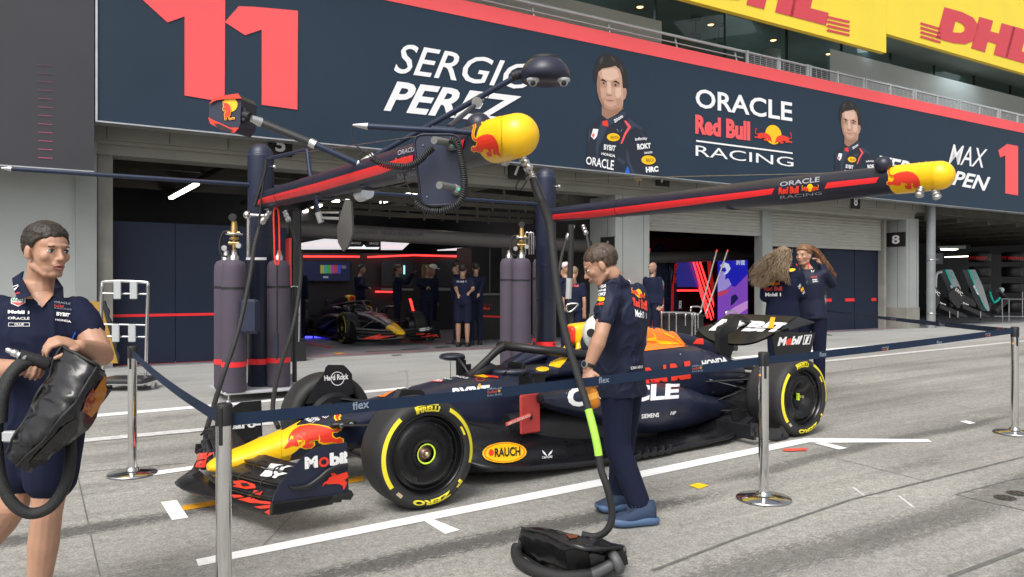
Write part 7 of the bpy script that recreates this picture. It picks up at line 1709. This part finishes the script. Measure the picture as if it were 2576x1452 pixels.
s=MB();torso(s,pel+Vector((0,0,.07)),ch,sR,sL,nk+Vector((0,0,-.02)),1.02,.06,.98,1.05)
chain(s,[ch.lerp(sL,.5),sL,sL.lerp(eL,.25),sL.lerp(eL,.42)],[.08,.062,.066,.066]);chain(s,[ch.lerp(sR,.5),sR,sR.lerp(eR,.5)],[.08,.062,.066])
obj('polo_shirt',remesh(s,.008,4,.6),CLN,pl,world=True);sh=pl.children[-1];wrinkle(sh,.008,9,(1,1,.6),1)
# open collar: skin shows in the V, collar leaves around it
ts=bvh_of([sh])
zG=lambda x,y:(x*.286,543+y*.286)
def onb(n,Pp,m,tb,par,off=.004):
    mb=pts_px(Pp,tb,off)
    if mb.v: obj(n,mb,m,par,world=True)
onb('neckline_skin',mp(zG,(195,540),(215,640),(265,700),(372,810),(440,740),(480,680),(495,570),(420,560)),SKB,ts,pl,.006)
def leafc(Pp,th=.012):
    mb=pts_px(Pp,ts,.014);mb2=MB()
    return mb
for Pp in (((190,495),(110,560),(150,640),(205,715),(262,700),(210,640),(180,560)),((488,545),(540,620),(545,690),(545,755),(475,690),(480,620))): pass
for Pp in (((150,745),(262,694),(268,712),(158,742)),((470,692),(490,700),(547,750),(528,762),(500,720))): onb('collar_edge',mp(zG,*Pp),REDN,ts,pl,.034)
for Pp in (((56.7,682.4,3.36),(30,700.6,3.34),(34.4,729,3.27),(44.5,754,3.185),(74.9,743,3.17),(60.7,718.9,3.22),(52.6,700.6,3.32)),((139.6,699.8,3.33),(155,723,3.29),(157,760.5,3.18),(133.6,742,3.165),(135.6,725,3.2),(137.6,712.8,3.27))):
    obj('collar',MB().poly([atZ(*q) for q in Pp],(0,.012,0)),CLN,pl,world=True)
for t,Pq,m,bl in (('Mobil 1',((75,832),(262,838),(262,866),(75,862)),WHT,.05),('ORACLE',((76,890),(265,892),(265,915),(76,912)),WHT,.01),('OLLIE',((130,948),(215,948),(215,966),(130,966)),WHT,.01),('BYBIT',((495,848),(622,862),(618,892),(492,880)),WHT,.05),('HONDA',((482,905),(635,920),(633,940),(482,922)),WHT,.04),('ORACLE',((475,755),(625,770),(622,786),(475,772)),GRYL,.01),('RACING',((475,808),(632,822),(632,834),(475,820)),GRYL,.0),('zoom',((160,605),(205,690),(180,697),(140,615)),WHT,.03),('Red Bull',((475,782),(560,790),(560,812),(475,805)),REDW,.04)): txt(pl,t,mp(zG,*Pq),ts,m,bl,L=.1,off=.036 if t=='zoom' else .004)
onb('badge',mp(zG,(97,728),(228,728),(228,770),(165,802),(100,775)),WHT,ts,pl,.004);onb('badge_green',mp(zG,(103,732),(222,732),(220,755),(105,755)),mat('badge_green',(.02,.25,.12)),ts,pl,.006);onb('badge_red',mp(zG,(104,758),(220,758),(218,772),(165,795),(108,772)),mat('badge_red',(.6,.04,.05)),ts,pl,.006)
txt(pl,'TAG',mp(zG,(115,735),(212,735),(212,752),(115,752)),ts,WHT,.03,off=.008);txt(pl,'HEUER',mp(zG,(112,760),(212,760),(212,772),(112,772)),ts,WHT,.03,off=.008)
fb=decal(([Vector(p) for p in ((0,0),(1,0),(1,1),(0,1),(.02,.1),(.98,.1),(.98,.9),(.02,.9))],[(0,1,5,4),(1,2,6,5),(2,3,7,6),(3,0,4,7)]),mp(zG,(82,942),(265,942),(265,974),(82,974)),ts,.3,.004);obj('name_frame',fb,WHT,pl,world=True)
wings(pl,zG(585,0)[0],zG(0,640)[1],26,14,ts)
onb('shoulder_patch',mp(zG,(0,630),(100,585),(130,665),(0,690)),YEL,ts,pl,.004);onb('shoulder_bull',mp(zG,(0,650),(40,618),(90,625),(95,650),(60,670),(0,685)),REDP,ts,pl,.006)
onb('shirt_button',mp(zG,(338,772),(352,770),(356,788),(342,790)),GRYL,ts,pl,.006)
onb('side_stripe',mp(zG,(665,1015),(625,1090),(640,1090),(672,1035)),PBL,ts,pl,.005)
s=MB()
for i in (0,1): chain(s,[hpL[i]+Vector((0,0,.05)),hpL[i],hpL[i].lerp(knL[i],.55)],[.12,.115,.105])
ell(s,pel+Vector((0,0,-.02)),(.18,.13,.13),Matrix.Identity(3))
obj('shorts',remesh(s,.009,4,.6),CLT,pl,world=True);wrinkle(pl.children[-1],.010,8,(1,1,.5),2)
for a_,d_ in ((anL[0],Vector((.12,-.22,0))),(anL[1],Vector((.1,-.2,0)))):
    shoe(pl,(a_.x-.03,a_.y+.05,0),(a_.x+d_.x,a_.y+d_.y,0),a_.z-.09,SHK,SHK,1.1)
# his bag
bg2=thing('carried_bag','shiny black vinyl nozzle bag with orange print held up by the left man','bag',Matrix())
z1=lambda x,y:(x*.648,511+y*.648)
ri=random.Random(4);J_=lambda k:Vector((ri.uniform(-k,k),ri.uniform(-k,k),ri.uniform(-k,k)))
LE=[(159,869,2.97),(122,945,2.95),(91,1000,2.93),(45,1090,2.9),(18,1140,2.9)];RI=[(246,918,2.93),(205,990,2.86),(165,1045,2.83),(105,1115,2.82),(45,1172,2.86)];RE=[(262,935,3.02),(276,985,3.03),(222,1082,3.0),(140,1140,2.96),(78,1190,2.92)]
sec5=[]
for a_,r_,e_ in zip(LE,RI,RE):
    a_,r_,e_=atZ(*a_),atZ(*r_),atZ(*e_);m1=a_.lerp(r_,.5)+Vector((0,-.025,.008));m2=r_.lerp(e_,.5)+Vector((0,-.01,0));bk=[Vector((p.x*1.04,p.y+.13,p.z-.01)) for p in (e_.lerp(a_,.25),e_.lerp(a_,.75))]
    sec5.append([a_,a_.lerp(m1,.5)+Vector((0,-.012,.0)),m1,m1.lerp(r_,.55)+Vector((0,-.006,0)),r_,m2,e_]+bk)
SS=[]
for i_ in range(4):
    for k in range(6):
        f=k/6;SS.append([a_.lerp(b_,f)+J_(.005)*(1 if n_ not in (0,4,6) else .3)+Vector((0,.012*math.sin(f*9+n_*2+i_*1.7),0)) for n_,(a_,b_) in enumerate(zip(sec5[i_],sec5[i_+1]))])
SS.append(sec5[-1])
obj('bag_body',MB().loft(SS),mat('soft_black_vinyl',(.016,.016,.018),.24,0,.2,7,.5,9),bg2,world=True)
obj('piping',MB().tube([s_[0]+Vector((0,-.004,0)) for s_ in SS[::3]],.006,6,sub=2).tube([s_[4]+Vector((0,-.005,0)) for s_ in SS[::3]],.006,6,sub=2).tube([p+Vector((0,-.004,0)) for p in sec5[0][:7]],.006,6,sub=2),BLK,bg2,world=True)
tbg=bvh_of([bg2.children[0]])
for Pp,m in (([(262,945),(272,960),(262,1000),(245,1030),(228,1050),(205,1030),(235,985)],mat('dim_orange_print',(.42,.15,.015),.35)),([(215,1000),(232,975),(240,1000),(222,1040),(205,1035)],mat('dim_red_print',(.25,.03,.02),.35))): onb('worn_print',Pp,m,tbg,bg2,.004)
onb('side_shade_panel',mp(z1,(115,1000),(250,860),(300,830),(300,890),(200,985),(120,1045)),CARB,tbg,bg2,.004)
hn=thing('hose_lance','black hose loop with a steel tipped nozzle held by the left man','hose',Matrix())
obj('hose_body',MB().tube([atZ(*z1(x,y),Zz) for x,y,Zz in ((120,595,3.0),(60,640,2.95),(10,720,2.93),(-12,860,2.92),(-8,1010,2.92),(20,1120,2.92),(70,1185,2.93),(130,1205,2.95),(200,1175,2.97),(255,1090,3.0),(275,980,3.05),(270,900,3.1))],.0215,14,sub=6),HOSE,hn,world=True)
obj('hose_body',MB().tube([atZ(*z1(x,y),Zz) for x,y,Zz in ((190,620,3.05),(110,625,2.98),(55,655,2.93),(15,740,2.9),(5,850,2.9))],.0205,12,sub=5),HOSE,hn,world=True)
a=atZ(*z1(25,568),2.96);b_=atZ(*z1(75,590),2.97);c_=atZ(*z1(190,625),3.02)
obj('steel_tip',MB().lathe([(.008,0),(.010,.005),(.010,.02),(.014,.022),(.014,.04),(.010,.045),(.018,.05),(.018,.075),(.012,.08)],a,b_-a,18),CHR,hn,world=True);obj('grip',MB().cyl(b_,c_,.022,.026,16),mat('black_grip_rubber',(.015,.015,.016),.5,0,.1,30,.2,60),hn,world=True)
obj('fitting',MB().box(atZ(26,1098,2.9),(.05,.03,.04),bev=.005),mat('pale_clip_plastic',(.42,.44,.45)),hn,world=True)
# ---------------------------------------------------------------- the two women behind the rear wing
def strands(par,root,tips,r0,m,name='hair',n=60,seed=3,spread=.03,wave=.02):
    rn=random.Random(seed);mb=MB()
    for i in range(n):
        a=Vector(root[0])+Vector([rn.uniform(-1,1)*root[1][k] for k in range(3)])
        t=rn.random()*(len(tips)-1);k=min(len(tips)-2,int(t));b_=Vector(tips[k]).lerp(Vector(tips[k+1]),t-k)+Vector([rn.uniform(-1,1)*spread for _ in range(3)])
        mid1=a.lerp(b_,.35)+Vector((rn.uniform(-1,1)*wave,rn.uniform(-1,1)*wave,.03));mid2=a.lerp(b_,.7)+Vector((rn.uniform(-1,1)*wave,rn.uniform(-1,1)*wave,rn.uniform(-1,1)*wave))
        mb.tube([a,mid1,mid2,b_],[r0,r0*1.1,r0*.8,r0*.15],5,sub=4)
    obj(name,mb,m,par,world=True)
zW=lambda x,y:(1852.8+x*.18037,587.8+y*.18037)
def stand(label,Z,headp,facing,shp,pelp,J,hairm_,s_=1,shirt=CLN,trs=CLT,fem=True,bare=False,vox=.008,hairfn='long',legs=None,skin=SKB,tilt=0,headf=None,group=None,jacket=1.0,face=True):
    hc=atZ(*headp,Z);x=hc.x;g_=gz(x,Z);t=mkperson(label,Vector((x,Z,g_)),group)
    f=Vector((*facing,0)).normalized();hf=Vector((*(headf or facing),tilt));Hm=frame(hf,(0,0,1))
    r=Vector((f.y,-f.x,0))
    sc=s_;shz=atZ(*shp,Z).z;sx=atZ(*shp,Z).x;pe=atZ(*pelp,Z);W_=.17*sc
    ch=Vector((sx,Z,shz-.12*sc));nk=Vector((sx,Z,shz+.045*sc));L=Vector((sx,Z,shz))-r*W_;Rr=Vector((sx,Z,shz))+r*W_
    b=MB();P=head_parts(b,hc,Hm,sc*.98,fem)
    chain(b,[P(-.03,0,-.06),P(-.04,0,-.11),nk],[.048*sc,.05*sc,.056*sc]);chain(b,[nk,ch,pe],[.06,.09,.09])
    arms=[]
    for sh_,key in ((L,'L'),(Rr,'R')):
        e=J.get('e'+key);w_=J.get('w'+key)
        e=atZ(*e) if e else sh_+Vector((0,0,-.30*sc))-f*.03+(r*(.04 if key=='R' else -.04));w_=atZ(*w_) if w_ else e+Vector((0,0,-.24*sc))+f*.04
        arms.append((sh_,e,w_));chain(b,[ch,sh_,e,w_],[.06,.048*sc,.038*sc,.025*sc]);hand(b,w_,(w_-e),f if (w_-e).z<-.1 else Vector((0,0,-1)),.7,.9*sc,key=='L')
    hl=[pe+r*(-.09*sc),pe+r*(.09*sc)];gn=[Vector((h.x,h.y,g_+.48*sc)) for h in hl];ak=[Vector((h.x,h.y,g_+.08)) for h in hl]
    for h,k,a in zip(hl,gn,ak): chain(b,[pe,h,h.lerp(k,.5),k,k.lerp(a,.3),a],[.08,.078*sc,.07*sc,.052*sc,.055*sc,.034*sc])
    obj('body',remesh(b,vox,3,.5),skin,t,world=True)
    if face: face_extras(t,P,Hm,sc*.98,hairm_)
    s=MB();torso(s,pe+Vector((0,0,.05)),ch,L,Rr,nk,.98*sc*jacket,.10,1.05,.95*jacket)
    for sh_,e,w_ in arms: chain(s,[ch.lerp(sh_,.5),sh_,e,e.lerp(w_,.5 if not bare else .02),e.lerp(w_,.95 if not bare else .05)],[.08*sc,.062*sc*jacket,.056*sc*jacket,.05*sc,.042*sc]) if not bare else chain(s,[ch.lerp(sh_,.5),sh_,sh_.lerp(e,.6)],[.08*sc,.064*sc,.06*sc])
    obj('jacket' if not bare else 'shirt',remesh(s,vox*1.2,4,.6),shirt,t,world=True);wrinkle(t.children[-1],.010*sc,8,(1,1,.7),Z)
    s=MB()
    for h,k,a in zip(hl,gn,ak):
        if trs is not None:
            if legs=='shorts': chain(s,[h,h.lerp(k,.5),k+Vector((0,0,.06))],[.095*sc,.09*sc,.085*sc])
            else: chain(s,[h,h.lerp(k,.5),k,a+Vector((0,0,.03))],[.09*sc,.08*sc,.068*sc,.058*sc])
    ell(s,pe,(.13*sc,.17*sc,.10*sc),frame(f,(0,0,1)));obj('shorts' if legs=='shorts' else 'trousers',remesh(s,vox*1.3,3,.6),trs,t,world=True)
    for a in ak: shoe(t,(a.x-f.x*.07,a.y-f.y*.07,0),(a.x+f.x*.19,a.y+f.y*.19,0),g_,SHK,SHK,1)
    if hairfn=='short': obj('hair',short_hair(P,Hm,sc*.98,.060,-.045,1.2,max(.006,vox*.7)),hairm_,t,world=True)
    elif hairfn=='bald': pass
    else: obj('hair',short_hair(P,Hm,sc*1.0,.066,-.07,1.5,.008),hairm_,t,world=True)
    return t,P,hc
w1,P1_,h1=stand('woman with long windblown blonde hair seen from behind, arms folded, behind the rear wing',9.0,zW(650,345),(.35,.94),zW(640,590),zW(640,1130),{'eR':(*zW(925,850),8.95),'wR':(*zW(800,960),9.2),'eL':(*zW(400,880),9.0),'wL':(*zW(560,930),9.25)},HBL,1.0,jacket=1.12)
hp_=lambda *L_:[atZ(*zW(x,y),Zz) for x,y,Zz in L_]
strands(w1,(atZ(*zW(640,320),8.93),(.09,.08,.09)),hp_((190,540,8.9),(200,690,8.85),(290,750,8.82),(420,700,8.8)),.0035,HBL,n=300,spread=.03,wave=.045,seed=1)
strands(w1,(atZ(*zW(660,330),8.90),(.09,.05,.10)),hp_((420,640,8.8),(540,640,8.78),(640,650,8.78),(740,720,8.8)),.0035,HBL,n=260,spread=.02,wave=.03,seed=2)
strands(w1,(atZ(*zW(660,330),8.88),(.085,.04,.08)),hp_((500,560,8.8),(620,560,8.8),(700,480,8.85)),.0035,hairm('fair_hair_streaks',(.36,.28,.18)),n=120,spread=.03,wave=.03,seed=5)
jk=[c for c in w1.children if c.name.startswith('jacket')][0];tj=bvh_of([jk])
txt(w1,'Red Bull',mp(zW,(385,735),(635,735),(635,795),(385,800)),tj,REDW,.06);txt(w1,'Mobil 1',mp(zW,(400,825),(620,825),(620,873),(400,878)),tj,WHT,.04)
obj('sun_disc',decal(circ2d(18),mp(zW,(470,645),(545,645),(545,725),(470,725)),tj,.2,.004),YEL,w1,world=True);bull_logo(w1,mp(zW,(410,665),(500,665),(500,720),(410,720)),tj,True);bull_logo(w1,mp(zW,(520,660),(605,660),(605,720),(520,720)),tj)
for t,q in (('CLARO',((850,740),(885,690),(905,730),(870,780))),('ARCTIC',((915,830),(945,790),(955,820),(930,850)))): txt(w1,t,mp(zW,*q),tj,WHT,.03)
onb('sleeve_badge',mp(zW,(890,780),(925,740),(940,775),(905,815)),mat('amber_print',(.85,.42,.02)),tj,w1)
w2,P2_,h2=stand('woman in navy quilted coat lifting her long auburn ponytail, facing the blonde woman',9.35,zW(935,310),(-.45,-.89),zW(1000,560),zW(1040,1130),{'eL':(*zW(1330,700),9.35),'wL':(*zW(1175,440),9.35),'eR':(*zW(900,860),9.4),'wR':(*zW(930,1080),9.35)},HAU,1.03,shirt=CLV,headf=(-.75,-.66),jacket=1.05,face=True)
strands(w2,(atZ(*zW(1050,190),9.38),(.02,.03,.02)),hp_((1330,560,9.4),(1370,600,9.4),(1300,560,9.4)),.004,HAU,n=200,spread=.03,wave=.02,seed=9)
strands(w2,(atZ(*zW(1060,200),9.38),(.02,.03,.02)),hp_((1240,480,9.4),(1350,620,9.4)),.004,HAU,n=140,spread=.03,wave=.02,seed=10)
tj=bvh_of([c for c in w2.children if c.name.startswith('jacket')])
txt(w2,'BYBIT',mp(zW,(1060,635),(1125,635),(1125,655),(1060,655)),tj,WHT,.05);txt(w2,'HONDA',mp(zW,(1062,665),(1140,658),(1140,672),(1062,682)),tj,WHT,.04);txt(w2,'Red Bull',mp(zW,(1040,595),(1120,590),(1120,615),(1040,622)),tj,REDW,.04);wings(w2,zW(1060,0)[0],zW(0,505)[1],9,7,tj)
onb('shoulder_patch',mp(zW,(735,500),(800,475),(830,495),(800,525),(740,535)),YEL,tj,w2);onb('shoulder_patch',mp(zW,(755,565),(815,575),(815,600),(758,590)),WHT,tj,w2)
obj('lanyard',MB().tube(hp_((875,480,9.12),(900,600,9.10),(945,760,9.10)),.004,5,sub=3).tube(hp_((990,660,9.12),(960,730,9.10),(945,770,9.10)),.004,5,sub=3),mat('green_lanyard',(.02,.22,.08),.6),w2,world=True);obj('collar_edge',MB().tube(hp_((832,425,9.25),(850,455,9.22)),.006,5).tube(hp_((1005,420,9.3),(1000,470,9.25)),.008,5),REDN,w2,world=True)
# ---------------------------------------------------------------- people in the garage
zg=lambda x,y:(638.9+x*.2976,543+y*.2976)
GP='crew members inside the garage'
def crew(label,Z,hp__,facing,hair=HBK,**k):
    hx,hy=hp__;shy=hy+.235*F/Z;pey=hy+.70*F/Z
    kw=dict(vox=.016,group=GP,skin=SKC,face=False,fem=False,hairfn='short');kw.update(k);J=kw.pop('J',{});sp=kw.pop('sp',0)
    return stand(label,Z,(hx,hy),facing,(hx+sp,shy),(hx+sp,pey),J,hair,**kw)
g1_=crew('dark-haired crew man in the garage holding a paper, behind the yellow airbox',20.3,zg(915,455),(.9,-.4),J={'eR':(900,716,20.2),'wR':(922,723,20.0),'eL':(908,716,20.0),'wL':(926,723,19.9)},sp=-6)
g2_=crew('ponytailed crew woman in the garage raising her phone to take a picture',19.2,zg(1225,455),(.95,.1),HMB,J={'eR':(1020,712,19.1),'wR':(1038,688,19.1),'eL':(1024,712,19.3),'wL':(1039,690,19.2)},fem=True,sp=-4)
strands(g2_[0],(atZ(994,672,19.2),(.02,.02,.02)),[atZ(985,695,19.2),atZ(989,700,19.2)],.012,HMB,n=16,spread=.02)
ph=thing('phone','phone held up by the ponytailed woman in the garage','phone',Matrix.Translation(atZ(1041,683,19.0)));obj('case',MB().box((0,0,0),(.02,.075,.15),bev=.008),BLK,ph)
g3_=crew('blonde crew woman in the garage looking down at her phone',19.0,zg(1460,460),(.35,-.93),HBL,J={'eR':(1052,716,18.9),'wR':(1074,722,18.75),'eL':(1086,718,18.9),'wL':(1078,722,18.75)},fem=True,sp=0,tilt=-.3,face=True)
strands(g3_[0],(atZ(1070,668,19.0),(.08,.08,.03)),[atZ(1060,700,18.95),atZ(1066,704,19.1),atZ(1082,702,19.0)],.012,HBL,n=40,spread=.03)
g4_=crew('crew member in a white cap standing behind the blonde woman in the garage',19.7,zg(1505,468),(.8,-.5),HBL,fem=True)
ell_=MB();ell(ell_,atZ(1089,671,19.7),(.11,.09,.07),Matrix.Identity(3));ell_.box(atZ(1099,676,19.65),(.14,.12,.015));obj('cap',ell_,mat('white_cap',(.7,.68,.68),.7),g4_[0],world=True)
g5_=crew('broad crew man in black shorts, back to the camera, emblem on his shirt',16.9,zg(1765,455),(.1,1),J={'eR':(1190,728,16.8),'wR':(1182,735,16.6),'eL':(1148,728,16.8),'wL':(1152,740,16.6)},s_=1.08,shirt=CLN,legs='shorts',bare=True)
tj=bvh_of([c for c in g5_[0].children if c.name.startswith('shirt')]);txt(g5_[0],'Red Bull',[(1150,694),(1174,694),(1174,701),(1150,701)],tj,REDW,.06,L=.2);txt(g5_[0],'Mobil 1',[(1149,706),(1173,706),(1173,711),(1149,711)],tj,GRYL,.04,L=.2)
obj('sun_disc',decal(circ2d(14),[(1158,687),(1167,687),(1167,695),(1158,695)],tj,.3,.006),mat('amber_print',(.85,.42,.02)),g5_[0],world=True)
g6_=crew('crew man in black leaning in at the left of the broad man in the garage',17.6,zg(1715,425),(.8,.3),tilt=-.2)
g7_=crew('crew man at the worktop to the right of the broad man in the garage',17.5,zg(1875,440),(-.1,1),J={'eR':(1210,725,17.3),'wR':(1205,740,17.0)})
g8_=crew('dim figure in black at the far left of the garage back wall',20.0,zg(385,440),(.3,1))
g9_=crew('crew member in a red patterned cap, half hidden behind the hanging hose',15.6,(1424,676),(.7,-.5),HBL,tilt=-.4,fem=True,skin=SKA,bare=True)
ell_=MB();ell(ell_,atZ(1424,668,15.6),(.105,.09,.075),Matrix.Identity(3));obj('cap',ell_,RL,g9_[0],world=True)
g10_=crew('blonde crew member bending away from the camera right of the hanging lance',15.2,(1444,688),(.3,.9),HBL,tilt=-.4,fem=True,skin=SKA,bare=True)
tj=bvh_of([c for c in g10_[0].children if c.name.startswith('shirt')]);txt(g10_[0],'Red Bull',[(1430,716),(1456,716),(1456,722),(1430,722)],tj,REDW,.06,L=.2)
g11_=crew('bald man with glasses peering out beside the red cabinet',16.3,(1641,674),(-.7,-.7),HBK,hairfn='bald',face=True)
